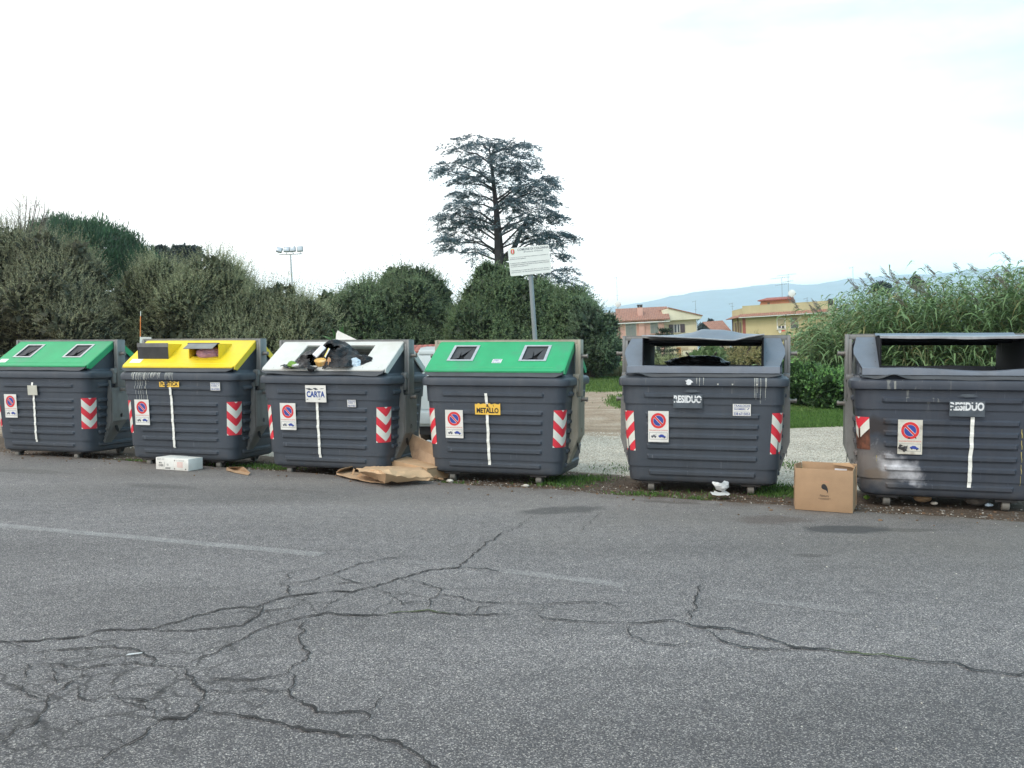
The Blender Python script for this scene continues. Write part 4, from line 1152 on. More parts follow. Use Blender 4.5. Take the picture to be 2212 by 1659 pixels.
# torn black bag: draped hood shape with an open front showing rubbish
def torn_bag():
    mb = MB(); K, J = 64, 26; vs = []; fs = []
    # silhouette across x : height of the crest
    prof_x = [-.54, -.47, -.42, -.34, -.27, -.20, -.10, -.03, .06, .15, .23, .30, .37, .41]
    prof_z = [1.352, 1.40, 1.45, 1.50, 1.555, 1.565, 1.60, 1.665, 1.672, 1.648, 1.60, 1.55, 1.515, 1.42]
    for i in range(K + 1):
        x = -.54 + .95 * i / K; zc = np.interp(x, prof_x, prof_z)
        for j in range(J + 1):
            t = j / J                                    # 0 front hem, 1 back
            z0 = 1.335 + 0.006 * math.sin(x * 20)
            zf = z0 + (zc - z0) * math.sin(min(1, t / 0.6) * math.pi / 2) if t < .6 else zc - (zc - 1.30) * ((t - .6) / .4) ** 1.5
            y = -0.60 + 0.62 * t ** 0.9 + 0.03 * math.sin(x * 9)
            p = Vector((x, y, zf))
            w = wrinkle(p, 4.0, 0.038, 3) - 0.02
            dx = (x + 0.02) * 0.05 * math.sin(t * 6)
            vs.append((x + dx, y - w * 0.9, zf + w * 0.8))
    W_ = J + 1
    def hole(i, j):
        x = -.54 + .95 * (i + .5) / K; t = (j + .5) / J
        return ((x + 0.015) / 0.165) ** 2 + ((t - 0.22) / 0.20) ** 2 < 1 + 0.25 * math.sin(i * .9)
    for i in range(K):
        for j in range(J):
            if not hole(i, j): fs.append((i*W_+j, (i+1)*W_+j, (i+1)*W_+j+1, i*W_+j+1))
    mb.add(vs, fs)
    # dark crumpled inside
    o = mb.build("rubbish_bag", [M_bag], None, sharp=40)
    return o
bag = torn_bag(); bag.location = in_bin(c3, -0.02, -0.06, 0.01); bag.rotation_euler = (0, 0, yaw3)
tagk(bag, "torn black rubbish bag spilling out of the white lid", "rubbish bag")
inn = crumple("inner_fold", None, None, (0.0, -0.26, 1.42), (0.24, 0.16, 0.13), M_bag, 0.16, 3.0, 4, parent=bag)
tailm = crumple("bag_tail", None, None, (-0.10, -0.60, 1.325), (0.035, 0.02, 0.028), M_bag, 0.3, 3.0, 14, parent=bag, sub=2)
def small(name, label, cat, c, xyz, rotz, build, mats):
    mb = MB(); build(mb); o = mb.build(name, mats, None); o.location = in_bin(c, *xyz); o.rotation_euler = (rotz[0], rotz[1], rotz[2] + c.rotation_euler.z)
    return tagk(o, label, cat)
M_paper = simple("white_card", (0.70, 0.70, 0.73), 0.5, 0.05, 8)
M_ycard = simple("yellow_card", (0.72, 0.58, 0.10), 0.5, 0.4, 12)
M_bread = simple("toasted_crust", (0.62, 0.36, 0.10), 0.6, 0.35, 14, dirt=((0.75, 0.65, 0.45), 0.8))
M_orange = simple("orange_card", (0.66, 0.36, 0.18), 0.6, 0.15, 12)
M_board = simple("corrugated_board", (0.335, 0.215, 0.122), 0.8, 0.10, 5, 0.15, 90, dirt=((0.26, 0.16, 0.09), 0.5))
M_board2 = simple("pale_corrugated_board", (0.48, 0.315, 0.18), 0.8, 0.10, 5, 0.15, 90, dirt=((0.33, 0.21, 0.12), 0.5))
M_boardin = simple("inner_corrugated_board", (0.42, 0.28, 0.165), 0.85, 0.10, 5, 0.15, 90)
small("card_box", "white folded carton inside the torn black bag", "carton", c3, (-0.12, -0.455, 1.52), (R(-25), R(38), R(10)), lambda m: m.bbox(-.035, .035, -.03, .03, -.085, .085, .002), [M_paper])
small("card_strip", "narrow yellow and white packet inside the torn black bag", "packet", c3, (-0.005, -0.48, 1.495), (R(-15), R(22), 0), lambda m: (m.bbox(-.011, .0, -.006, .006, -.075, .075, .001), m.bbox(.0005, .013, -.006, .006, -.075, .075, .001, 1)), [M_ycard, M_paper])
def cup(m):
    n_ = 24; pr = [(0.0, -0.035), (.055, -.035), (.068, .02), (.075, .024), (.070, .034), (.0, .040)]
    vs = [(r_ * math.cos(2*math.pi*i/n_) * (1 + .04 * math.sin(i * 2)), r_ * math.sin(2*math.pi*i/n_), z) for r_, z in pr for i in range(n_)]
    fs = [(k*n_+i, k*n_+(i+1) % n_, (k+1)*n_+(i+1) % n_, (k+1)*n_+i) for k in range(5) for i in range(n_)]
    m.add(vs, fs)
small("food_tub", "round toasted-brown food tub in the mouth of the black bag", "food tub", c3, (-0.055, -0.54, 1.392), (R(20), R(6), 0), cup, [M_bread])
small("card_scrap", "orange cardboard corner beside the brown food tub", "scrap", c3, (0.065, -0.55, 1.395), (R(10), 0, R(12)), lambda m: m.prism([(-.045, -.045), (.042, -.05), (.045, .02), (.0, .06)], -.015, .015, 'y'), [M_orange])
o = crumple("green_packet", "crumpled lime green packet at the left end of the black bag", "packet", in_bin(c3, -0.43, -0.58, 1.365), (.045, .03, .035), M_greenfilm, .25, 2.5, 5, sub=3)
o = crumple("pale_packet", "crumpled pale packet next to the lime green one", "packet", in_bin(c3, -0.36, -0.592, 1.35), (.045, .02, .02), M_whitefilm, .25, 2.5, 6, sub=3)
o = crumple("blue_packet", "pale blue plastic film right of the black bag", "packet", in_bin(c3, 0.42, -0.50, 1.37), (.065, .05, .065), M_bluefilm, .25, 2.2, 7, sub=3)
o = crumple("dark_bag", "second dark bag low in the right corner of the white lid opening", "rubbish bag", in_bin(c3, 0.47, -0.44, 1.36), (.14, .07, .10), M_bag, .22, 2.2, 8, sub=4)
small("cardboard_sheet", "pale card standing up behind the torn black bag", "card sheet", c3, (-0.02, 0.0, 1.68), (R(-6), 0, R(4)), lambda m: m.prism([(-.12, -.06), (.17, -.005), (-.08, .105), (-.095, .115), (-.115, .07)], -.003, .003, 'y'), [M_board2 if 0 else M_stk])
o = crumple("pink_bag", "pink plastic bag filling the open inlet of the yellow lid", "rubbish bag", in_bin(c2, 0.33, -0.32, 1.475), (.185, .13, .085), M_pinkbag, .08, 1.8, 11, sub=4)
o = crumple("black_bag", "slumped black bag behind the mouth of the crumpled-roof container", "rubbish bag", in_bin(c5, -0.10, 0.42, 1.345), (.29, .14, .085), M_bag, .28, 1.5, 21, sub=4)

# big cardboard box beside the scorched container
def big_box():
    t = thing("cardboard_box", "large open cardboard box with a dark leaf mark standing on the asphalt edge", "cardboard box", (0, 0, 0))
    gl, gr = G(1717, 1101), G(1842, 1110)
    gl2 = gr + (gl - gr); 
    ux = (gl - gr); W_ = ux.length; ux.normalize(); ang = math.atan2(-ux.y, -ux.x)
    t.location = (gl.x, gl.y, 0.004); t.rotation_euler = (0, 0, ang)
    H, D, th = 0.398, 0.50, 0.006; sk = 0.0
    m = MB()
    m.bbox(0, W_, 0, th, 0, H, .0015)                                  # front
    m.bbox(0.0, W_, D, D + th, 0, H + 0.01, .0015)                      # back
    bulge = 0.05
    lp = [(0, th + .0005), (-bulge * .5, D * .33), (-bulge, D * .6), (-0.01, D - .0005)]
    for a, b_ in zip(lp[:-1], lp[1:]):
        m.prism([a, b_, (b_[0] + th, b_[1]), (a[0] + th, a[1])], 0.0, H + 0.002, 'z')
    m.prism([(W_ - th, th + .001), (W_, th + .001), (W_ - .01, D - .001), (W_ - .01 - th, D - .001)], 0, H, 'z')
    m.box(0.002, W_ - .002, th + .001, D - .001, 0.002, 0.008)
    m.build("carton", [M_board], t)
    f = MB()
    f.prism([(-.012, 0.0), (-.055, -.17), (-.048, -.17), (-.004, 0.0)], D * .75, D + .02, 'y', 0, Matrix.Translation((-.012, 0, H * .82)))
    f.prism([(0, 0), (.15, .012), (.22, -.05), (.16, -.03), (.0, -.012)], D * .92, D * .95, 'y', 0, Matrix.Translation((W_ - .22, 0, H + .01)))
    f.build("side_flap", [M_board2], t)
    p = MB(); Fm = Matrix(((1, 0, 0, W_ * .52), (0, 0, -1, -0.0012), (0, 1, 0, H * .5), (0, 0, 0, 1)))
    leaf = [(-.03,.045),(-.022,.058),(-.008,.062),(.006,.055),(.018,.038),(.026,.016),(.028,-.008),(.023,-.026),(.020,-.024),(.020,-.006),(.008,.004),(-.008,.008),(-.024,.016),(-.032,.028)]
    p.prism(leaf, 0, .0005, 'z', 0, Fm)
    add_text(p, "Natura", .078, .022, Fm @ Matrix.Translation((-.004, -.05, 0)), 0)
    p.box(-.06, .055, -.078, -.0755, 0, .0005, 0, Fm); p.box(-.045, .04, -.086, -.0842, 0, .0005, 0, Fm)
    add_text(p, "- ----", .07, .003, Fm @ Matrix.Translation((0, .082, 0)), 1)
    p.build("printed_mark", [M_ink, M_redtxt], t, smooth=False)
    l = MB(); l.box(W_ * .60, W_ * .82, D - .003, D - .0015, H - .10, H - .045); l.build("address_label", [M_paper], t, smooth=False)
    s_ = MB(); s_.box(-.001, 0.0035, .0, .0, 0, 0)
    a = MB(); a.prism([(.0, 0), (.03, 0), (.03, .05), (0, .05)], 0, .001, 'x', 0, Matrix.Translation((-.0285, D * .33, H * .72))); a.build("hand_hole", [M_cast], t, smooth=False)
big_box()

# white wine-style carton lying under the yellow-lidded container
def white_box():
    gl, gr = G(337, 1014), G(407, 1018.5); W_ = (gr - gl).length; d = (gr - gl).normalized()
    t = thing("carton", "flat white printed carton lying on the road under the yellow-lidded container", "carton", (gl.x, gl.y, 0.004), (0, 0, math.atan2(d.y, d.x)))
    H = 0.155; m = MB(); m.bbox(0, W_ * .55, 0, .26, 0, H, .002); m.bbox(W_ * .5505, W_, .0, .26, 0, H - .004, .002)
    m.build("carton_body", [M_stk], t)
    Fm = Matrix(((1, 0, 0, 0), (0, 0, -1, -0.001), (0, 1, 0, 0), (0, 0, 0, 1))); p = MB()
    add_text(p, "MON", .045, .020, Fm @ Matrix.Translation((.075, .088, 0)), 0, .02)
    add_text(p, "CHERI", .075, .028, Fm @ Matrix.Translation((.085, .055, 0)), 0, .02)
    add_text(p, "12", .022, .024, Fm @ Matrix.Translation((.195, .068, 0)), 0, .01)
    p.box(.14, .143, .04, .10, 0, .0005, 0, Fm)
    for k in range(4): p.box(.02, .09, .145 - k * .008, .147 - k * .008, 0, .0005, 1, Fm)
    for k in range(3): p.box(.10, .14, .145 - k * .01, .147 - k * .01, 0, .0005, 1, Fm)
    for k in range(9): p.box(.16 + k * .009, .164 + k * .009, .012, .030, 0, .0005, 0, Fm)
    p.box(.158, .245, .031, .033, 0, .0005, 0, Fm)
    x0 = W_ * .56
    add_text(p, "A CARTONS", .13, .014, Fm @ Matrix.Translation((x0 + .10, .125, 0)), 1)
    for k in range(5): p.box(x0 + .05, x0 + .15 - .01 * (k % 2), .10 - k * .014, .104 - k * .014, 0, .0005, 2, Fm)
    for q in ((.012, .02), (.19, .02), (.012, .125)): disc(p, Fm @ Matrix.Translation((x0 + q[0], q[1], .0004)), .008, 0, 12)
    p.build("printing", [M_ink, M_inkg, M_redtxt], t, smooth=False)
white_box()

# flattened boxes between the white-lid and second green container
def sheet_mesh(name, pts_grid, th, mat, parent=None, amp=0):
    """thick bent sheet from a grid of points, refined and lightly crumpled"""
    if amp:
        q_ = np.array([[list(p) for p in row_] for row_ in pts_grid]); j0, i0 = q_.shape[:2]; k_ = 6
        js = np.linspace(0, j0 - 1, (j0 - 1) * k_ + 1); is_ = np.linspace(0, i0 - 1, (i0 - 1) * k_ + 1); g2 = []
        for a in js:
            r2 = []; ja = min(int(a), j0 - 2); fa = a - ja
            for b_ in is_:
                ib = min(int(b_), i0 - 2); fb = b_ - ib
                p = (q_[ja, ib] * (1 - fa) + q_[ja + 1, ib] * fa) * (1 - fb) + (q_[ja, ib + 1] * (1 - fa) + q_[ja + 1, ib + 1] * fa) * fb
                w = wrinkle(p, 5, amp, 3); e_ = wrinkle(p, 11, amp * .4, 8); r2.append((p[0] + e_, p[1] - w, max(.006, p[2] + w)))
            g2.append(r2)
        pts_grid = g2
    J = len(pts_grid); I = len(pts_grid[0]); vs = [p for row in pts_grid for p in row]
    def nrm(j, i):
        a = Vector(pts_grid[min(j+1, J-1)][i]) - Vector(pts_grid[max(j-1, 0)][i]); b_ = Vector(pts_grid[j][min(i+1, I-1)]) - Vector(pts_grid[j][max(i-1, 0)])
        return b_.cross(a).normalized()
    lowv = [tuple(Vector(pts_grid[j][i]) - nrm(j, i) * th) for j in range(J) for i in range(I)]
    nb = len(vs); fs = []
    for j in range(J - 1):
        for i in range(I - 1):
            q = (j*I+i, j*I+i+1, (j+1)*I+i+1, (j+1)*I+i); fs += [q, tuple(nb + k for k in q[::-1])]
    for i in range(I - 1): fs += [(i, nb+i, nb+i+1, i+1), ((J-1)*I+i, (J-1)*I+i+1, nb+(J-1)*I+i+1, nb+(J-1)*I+i)]
    for j in range(J - 1): fs += [(j*I, (j+1)*I, nb+(j+1)*I, nb+j*I), (j*I+I-1, nb+j*I+I-1, nb+(j+1)*I+I-1, (j+1)*I+I-1)]
    mb = MB(); mb.add(list(vs) + lowv, fs); return mb.build(name, [mat], parent, sharp=20)
def from_px(px, py, z=0.0): return G(px, py, z)
# torn flat one in front
t = thing("flattened_box", "torn flattened cardboard box lying in front between two containers", "cardboard", (0, 0, 0), group="cardboard dumped between the containers")
def row(*q): return [tuple(G(a, b_, c_)) for a, b_, c_ in q]
top = [row((800,1036,.03),(830,1046,.03),(880,1044,.02),(925,1043,.015)), row((775,1022,.12),(832,1028,.14),(880,1036,.07),(935,1034,.06)), row((770,1016,.12),(822,1018,.18),(870,1020,.15),(915,1020,.13)), row((800,1012,.10),(825,1012,.13),(862,1012,.11),(905,1012,.09))]
sheet_mesh("crumpled_panel", top, .006, M_board2, t, amp=.022)
bot = [row((726,1026,.02),(770,1037,.02),(800,1043,.01),(830,1045,.01)), row((726,1021,.05),(760,1016,.03),(800,1018,.02),(840,1020,.02)), row((735,1016,.09),(780,1006,.10),(812,1005,.10),(850,1008,.10))]
sheet_mesh("lower_panel", bot, .007, M_boardin, t, amp=.012)
m = MB(); m.prism([(0, 0), (.03, .10), (.05, .09), (.02, -.01)], 0, .01, 'y', 0, Matrix.Translation(G(758, 1030, .02))); m.prism([(0, 0), (.09, .07), (.13, .06), (.03, -.02)], 0, .01, 'y', 0, Matrix.Translation(G(768, 1030, .03)))
m.build("torn_strip", [M_board2], t)
# flat tray-like box behind it
gl, gr = G(806, 1026), G(925, 1042)
t = thing("flattened_box", "folded flat cardboard tray lying on top of the torn flattened box", "cardboard", (0, 0, 0), group="cardboard dumped between the containers")
t.location = G(806, 1020); t.rotation_euler = (0, R(2), math.atan2((gr - gl).y, (gr - gl).x))
Wb = (gr - gl).length
m = MB()
m.prism([(0, 0.105), (0, .20), (Wb, .17), (Wb, 0.015), (Wb*.95, 0.0), (Wb*.93, .03), (Wb*.72, .04), (Wb*.62, .09), (Wb*.3, .135)], 0, .007, 'y')
m.prism([(0, .20), (Wb, .17), (Wb + .02, .165), (.0, .19)], .0075, .36, 'y')
m.prism([(.0, .0), (.36, .0), (.36, .15), (.0, .16)], Wb - .008, Wb, 'x', 0, Matrix.Translation((0, .0075, .012)))
m.build("tray", [M_board2], t)
m = MB()
for a in (.03, Wb * .88): m.box(a, a + .003, -.002, -.0005, .09, .15); m.box(a, a + .05, -.002, -.0005, .09, .093)
m.build("fold_line", [M_inkg], t, smooth=False)
# tall one leaning on the container
t = thing("leaning_box", "stained tall cardboard box leaning against the side of the second green-lidded container", "cardboard box", (0, 0, 0))
def wp(px, py, Y): return tuple(P(px, py, Y))
gA = [[wp(882, 948, 11.3), wp(893, 940, 11.25), wp(925, 955, 11.0), wp(950, 968, 10.9)],
      [wp(892, 985, 11.2), wp(912, 975, 11.1), wp(935, 985, 10.95), wp(952, 992, 10.85)],
      [wp(900, 1018, 11.05), wp(920, 1008, 10.95), wp(938, 1008, 10.85), wp(955, 1020, 10.75)]]
sheet_mesh("stained_panel", gA, .03, simple("stained_board", (0.36, 0.25, 0.16), 0.85, 0.2, 4, 0.2, 60, dirt=((0.14, 0.09, 0.06), 0.9)), t, amp=.012)
gB = [[wp(875, 938, 11.35), wp(881, 932, 11.4), wp(896, 941, 11.35)], [wp(884, 942, 11.33), wp(890, 938, 11.3), wp(900, 950, 11.28)], [wp(900, 1018, 11.04), wp(908, 1014, 11.03), wp(913, 1009, 10.99)]]
sheet_mesh("side_panel", gB, .01, M_board2, t)
gC = [[wp(899, 1014, 11.03), wp(912, 1004, 10.93), wp(945, 1022, 10.70)], [wp(892, 1018, 10.95), wp(915, 1026, 10.80), wp(945, 1044, 10.55)], [wp(915, 1034, 10.75), wp(930, 1042, 10.62), wp(958, 1046, 10.52)]]
sheet_mesh("bottom_flap", gC, .01, M_board, t, amp=.008)
m = MB(); q0 = Vector(wp(931, 1019, 10.74)); m.bbox(-.035, .035, -.01, .0, -.022, .022, .002, 0, Matrix.Translation(q0) @ Matrix.Rotation(R(32), 4, 'Y')); m.build("hand_hole", [M_black], t)
# small scrap of cardboard
t_ = sheet_mesh("cardboard_scrap", [row((488,1016,.01),(505,1020,.01),(536,1026,.01)), row((490,1010,.05),(508,1013,.02),(540,1021,.03)), row((500,1009,.06),(525,1009,.07),(532,1015,.06))], .006, M_board)
tagk(t_, "small brown cardboard scrap on the road in front of the yellow-lidded container", "cardboard")
m = MB(); m.prism([(0, 0), (.09, .02), (.12, .06), (.05, .05)], 0, .006, 'z', 0, Matrix.Translation(G(512, 1019, .012))); o = m.build("burnt_paper", [M_cast]); tagk(o, "charred paper lying in the small cardboard scrap", "paper")
# crumpled white plastic under the crumpled-roof container
t = thing("plastic_wrapper", "crumpled white wrapper hanging under the crumpled-roof container", "wrapper", G(1562, 1072), (0, 0, R(10)))
t.scale = (.9, .9, .60)
def film(prof, th=.003, seed=0):
    g = []
    for (zz, xa, xb, yy) in prof:
        row_ = []
        for i in range(9):
            u = i / 8; x = xa + (xb - xa) * u; w = wrinkle((x, zz, seed), 11, .034, seed)
            row_.append((x, yy - .05 * math.sin(u * math.pi) + w, zz + w * .5))
        g.append(row_)
    return g
sheet_mesh("upper_fold", film([(.225, -.085, .10, .08), (.20, -.10, .105, .05), (.16, -.085, .10, .02), (.12, -.07, .095, .02), (.085, -.055, .085, .04), (.06, -.03, .07, .06)], seed=3), .004, M_whitefilm, t)
sheet_mesh("lower_fold", film([(.045, -.10, .075, .10), (.035, -.125, .085, .04), (.018, -.13, .09, -.02), (.006, -.10, .07, -.06)], seed=6), .004, M_whitefilm, t)
# white object seen beside the van, between boxes and container
o = crumple("white_bag", "small white bag on the ground behind the leaning cardboard", "plastic bag", P(925, 968, 12.6) , (.13, .1, .09), M_whitefilm, .2, 2, 41, sub=3)
# rag on asphalt
m = MB(); m.prism([(-.030, -.012), (-.012, -.004), (.004, .004), (.018, .009), (.036, .022), (.030, .027), (.012, .019), (-.006, .014), (-.026, .004)], 0, .003, 'z', 0, Matrix.Translation(G(288, 1414, .007))); o = m.build("paper_scrap", [M_whitefilm]); tagk(o, "pale twisted paper scrap on the cracked asphalt", "litter")

# ---------------------------------------------------------------- information sign
def info_sign():
    base = G(1159, 763 + 1.5 * FPX / 13.0, 0); X0 = (1160 - 1106) / FPX * 13.0
    tilt = -4.0
    t = thing("information_sign", "white municipal notice board on a leaning grey pole", "sign", (X0 + 0.09, 13.0, 0), (0, R(tilt), 0))
    m = MB(); m.tube([(0, 0, -0.05), (0, 0, 2.9)], 0.034, 18); m.tube([(0, 0, 2.9), (0, 0, 2.906)], [0.034, 0.02], 18); m.build("pole", [simple("painted_pole", (0.20, 0.23, 0.24), 0.5, 0.1, 5, 0.1, 30, dirt=((0.14, 0.13, 0.11), .4))], t)
    Mx = Matrix.Translation((0.0, -0.05, 2.855)) @ Matrix.Rotation(R(-2.0), 4, 'Y') @ Matrix.Rotation(R(4), 4, 'Z')
    W_, H = 0.605, 0.405; r = 0.022
    pl = []
    for cx, cy, a0 in ((W_/2-r, -H/2+r, -90), (W_/2-r, H/2-r, 0), (-W_/2+r, H/2-r, 90), (-W_/2+r, -H/2+r, 180)):
        for k in range(5): a = R(a0 + k * 22.5); pl.append((cx + r * math.cos(a), cy + r * math.sin(a)))
    bd = MB(); bd.prism(pl, -0.003, 0.012, 'y', 0, Mx); b_ = bd.build("board", [simple("board_white", (0.70, 0.71, 0.66), 0.4, 0.05, 4)], t)
    k = MB()
    for z in (-.12, .12): k.bbox(-.06, .06, .013, .022, z - .015, z + .015, .003, 0, Mx); k.tube([Mx @ Vector((0.045, .045, z - .015)), Mx @ Vector((.045, .045, z + .015))], .042, 16)
    k.build("clamp", [M_zinc], t)
    F = Mx @ Matrix(((1, 0, 0, 0), (0, 0, -1, -0.0045), (0, 1, 0, 0), (0, 0, 0, 1)))
    g = MB(); T = lambda x, y: F @ Matrix.Translation((x, y, 0))
    add_text(g, "COMUNE DI COLONNA", .455, .034, T(.065, .168), 0, .02)
    add_text(g, "(Provincia di Roma)", .28, .026, T(.065, .128), 0, .01)
    L = [("È VIETATO, SU TUTTO IL TERRITORIO COMUNALE IL CONFERIMENTO", .56, .062), ("DEI RIFIUTI AI NON RESIDENTI.", .235, .038),
         ("È OBBLIGATORIO ATTENERSI SCRUPOLOSAMENTE ALLE MODALITÀ DI", .565, -.020), ("CONFERIMENTO DEI RIFIUTI NEL RISPETTO DELLA DIVERSA TIPOLOGIA", .57, -.046), ("(COLORE) DI OGNI CASSONETTO.", .26, -.072),
         ("I TRASGRESSORI, A NORMA DELL'ORD. SIND. N° 13 DEL 18/05/2012", .56, -.130), ("SARANNO PUNITI CON UNA SANZIONE PECUNIARIA DI EURO 250,00", .56, -.156)]
    for s_, w, y in L: add_text(g, s_, w, .0145, T(-.285 + w / 2, y), 0, .015)
    g.build("lettering", [M_inkg], b_, smooth=False)
    e = MB(); E = T(-.235, .145)
    e.prism([(-.022, .032), (.022, .032), (.022, -.012), (.012, -.026), (0, -.032), (-.012, -.026), (-.022, -.012)], 0, .0006, 'z', 0, E)
    e.prism([(-.006, -.02), (.006, -.02), (.006, .016), (.009, .018), (.009, .024), (-.009, .024), (-.009, .018), (-.006, .016)], .0007, .0012, 'z', 1, E)
    e.prism([(-.024, .034), (-.016, .041), (0, .044), (.016, .041), (.024, .034)], 0, .0006, 'z', 2, E)
    for s_ in (-1, 1): e.prism([(s_*.025, .02), (s_*.030, .02), (s_*.030, -.015), (s_*.015, -.036), (0, -.040), (0, -.036), (s_*.012, -.030), (s_*.025, -.012)], 0, .0006, 'z', 3, E)
    e.build("coat_of_arms", [M_red, M_stk, M_ysign, M_greenfilm], b_, smooth=False)
info_sign()
# thin warning stake with a small notice behind the yellow-lidded container
t = thing("marker_pole", "thin orange and white striped stake behind the yellow-lidded container", "marker pole", (P(297, 740, 13.9).x, 13.9, 0), (0, R(1.5), 0))
m = MB(); M_or = simple("orange_paint", (0.75, 0.22, 0.04), 0.5, 0.1, 9); zt = P(298, 672, 13.9).z
z = 0
for k, z0 in enumerate(np.arange(0, zt, 0.16)): m.tube([(0, 0, z0), (0, 0, min(zt, z0 + 0.1599))], 0.0095 - .003 * z0 / zt, 8, mi=k % 3 if k % 3 < 2 else 0)
m.build("striped_rod", [M_or, M_cwhite], t)
sg = thing("notice_plate", "small grey-white notice plate rising behind the yellow lid", "notice", (P(311, 740, 13.8).x, 13.8, 0), (0, R(1), 0))
zt = P(311, 728, 13.8).z
m = MB(); m.bbox(-.085, .085, -.004, .004, zt - .26, zt, .002); bo = m.build("plate", [simple("notice_white", (0.45, 0.46, 0.43), 0.5, 0.08, 6)], sg)
m = MB(); m.tube([(0, .015, 0), (0, .015, zt - .02)], .012, 10); m.build("post", [M_steel], sg)
F = Matrix(((1, 0, 0, 0), (0, 0, -1, -.006), (0, 1, 0, zt - .045), (0, 0, 0, 1))); m = MB()
add_text(m, "AREA", .06, .018, F, 0, .03); add_text(m, "ECOLOGICA", .12, .018, F @ Matrix.Translation((0, -.032, 0)), 0, .03); disc(m, F @ Matrix.Translation((0, -.12, 0)), .05, 0, 24, .042)
m.build("lettering", [M_inkg], bo, smooth=False)

# ---------------------------------------------------------------- floodlight mast
t = thing("floodlight_mast", "tall thin mast with four floodlights beyond the shrubs", "floodlight", (P(640, 700, 80).x, 80, 0), (0, R(-2.6), 0))
H = P(632, 549, 80).z
m = MB(); m.tube([(0, 0, 0), (0, 0, H)], [.12, .07], 12); m.build("mast", [M_zinc], t)
m = MB(); m.bbox(-1.05, 1.05, -.06, .06, H - .04, H + .04, .01); m.build("crossarm", [M_zinc], t)
M_lamp = simple("lamp_housing", (0.25, 0.27, 0.29), 0.45, 0.1, 3, metal=0.3); M_glass = simple("lamp_glass", (0.45, 0.50, 0.55), 0.15, 0.1, 3)
for x, ry, rx in ((-.95, 18, 25), (-.28, 4, 20), (.25, -8, 15), (.9, -3, 10)):
    Mh = Matrix.Translation((x, -.1, H + .42)) @ Matrix.Rotation(R(ry), 4, 'Y') @ Matrix.Rotation(R(-rx), 4, 'X')
    f = MB(); f.bbox(-.27, .27, -.10, .12, -.24, .24, .04, 0, Mh); f.prism([(-.03, -.42), (.03, -.42), (.03, -.2), (-.03, -.2)], -.02, .02, 'y', 0, Mh); fo = f.build("floodlight", [M_lamp], t)
    g = MB(); g.bbox(-.21, .21, -.115, -.101, -.18, .18, .004, 0, Mh); g.build("lens", [M_glass], fo)

# ---------------------------------------------------------------- white van
def van():
    X0, X1 = P(889, 800, 14.6).x, P(889, 800, 14.6).x + 1.62
    t = thing("parked_van", "white windowless van parked on the gravel behind the containers", "van", ((X0 + X1) / 2, 14.6, -0.01), (0, 0, R(-6)))
    M_w = simple("van_paint", (0.50, 0.56, 0.57), 0.3, 0.05, 2, dirt=((0.42, 0.44, 0.42), .3)); W2, L_, H = .81, 3.9, 1.62
    m = MB()
    prof = [(-W2 + .03, .30), (-W2, .55), (-W2 + .01, .95), (-W2 + .07, 1.48), (-W2 + .14, 1.60), (-W2 + .25, H), (W2 - .25, H), (W2 - .14, 1.60), (W2 - .07, 1.48), (W2 - .01, .95), (W2, .55), (W2 - .03, .30)]
    rings = [(0, 0, .0), (.06, .0, .02), (2.4, 0, .02), (2.75, .0, .0), (3.25, .52, -.06), (3.85, .68, -.10)]
    vs = []; n_ = len(prof)
    for y, drop, gx_ in rings:
        for x, z in prof:
            zz = z if z < .96 else .96 + (z - .96) * (1 - drop)
            vs.append((x * (1 + gx_ * .2), y, zz))
    fs = [(k*n_+i, k*n_+(i+1) % n_, (k+1)*n_+(i+1) % n_, (k+1)*n_+i) for k in range(len(rings)-1) for i in range(n_)] + [tuple(range(n_)), tuple((len(rings)-1)*n_+k for k in range(n_))[::-1]]
    m.add(vs, fs); m.build("body", [M_w], t, sharp=30)
    d = MB()
    for s in (-1, 1):
        a, b_ = sorted((s * .012, s * .70)); d.bbox(a, b_, -.012, -.001, .58, 1.47, .005)
    d.bbox(-.70, .70, -.02, -.001, 1.49, 1.56, .006); dr = d.build("rear_door", [M_w], t)
    h = MB(); h.bbox(.03, .13, -.03, -.0125, .86, .90, .004); h.build("handle", [M_cast], dr)
    b2 = MB(); b2.bbox(-.80, .80, -.07, -.001, .34, .54, .02); b2.build("bumper", [simple("bumper_grey", (0.35, 0.39, 0.40), 0.5, .08, 4)], t)
    u = MB(); u.box(-.70, .70, .02, 3.7, .16, .295); u.build("chassis", [M_black], t)
    for s in (-1, 1):
        l = MB(); a, b_ = sorted((s * .715, s * .79)); l.bbox(a, b_, -.03, -.001, .66, 1.10, .01); l.build("tail_light", [simple("tail_lamp_red", (0.55, .05, .03), 0.25, .1, 6)], t)
    for y in (.65, 3.1):
        for s in (-1, 1):
            w = MB(); w.tube([(s * .60, y, .29), (s * .62, y, .29), (s * .76, y, .29), (s * .78, y, .29)], [.26, .29, .29, .26], 28); wo = w.build("wheel", [M_cast], t)
            q = MB(); q.tube([(s * .781, y, .29), (s * .79, y, .29)], [.19, .17], 24); q.build("hub", [M_zinc], wo)
    ws = MB()
    for s in (-1, 1): ws.prism([(2.55, .99), (3.2, .99), (2.9, 1.26), (2.55, 1.40)], s * (W2 - .005) , s * (W2 + .008), 'x')
    ws.build("side_window", [M_black], t)
van()

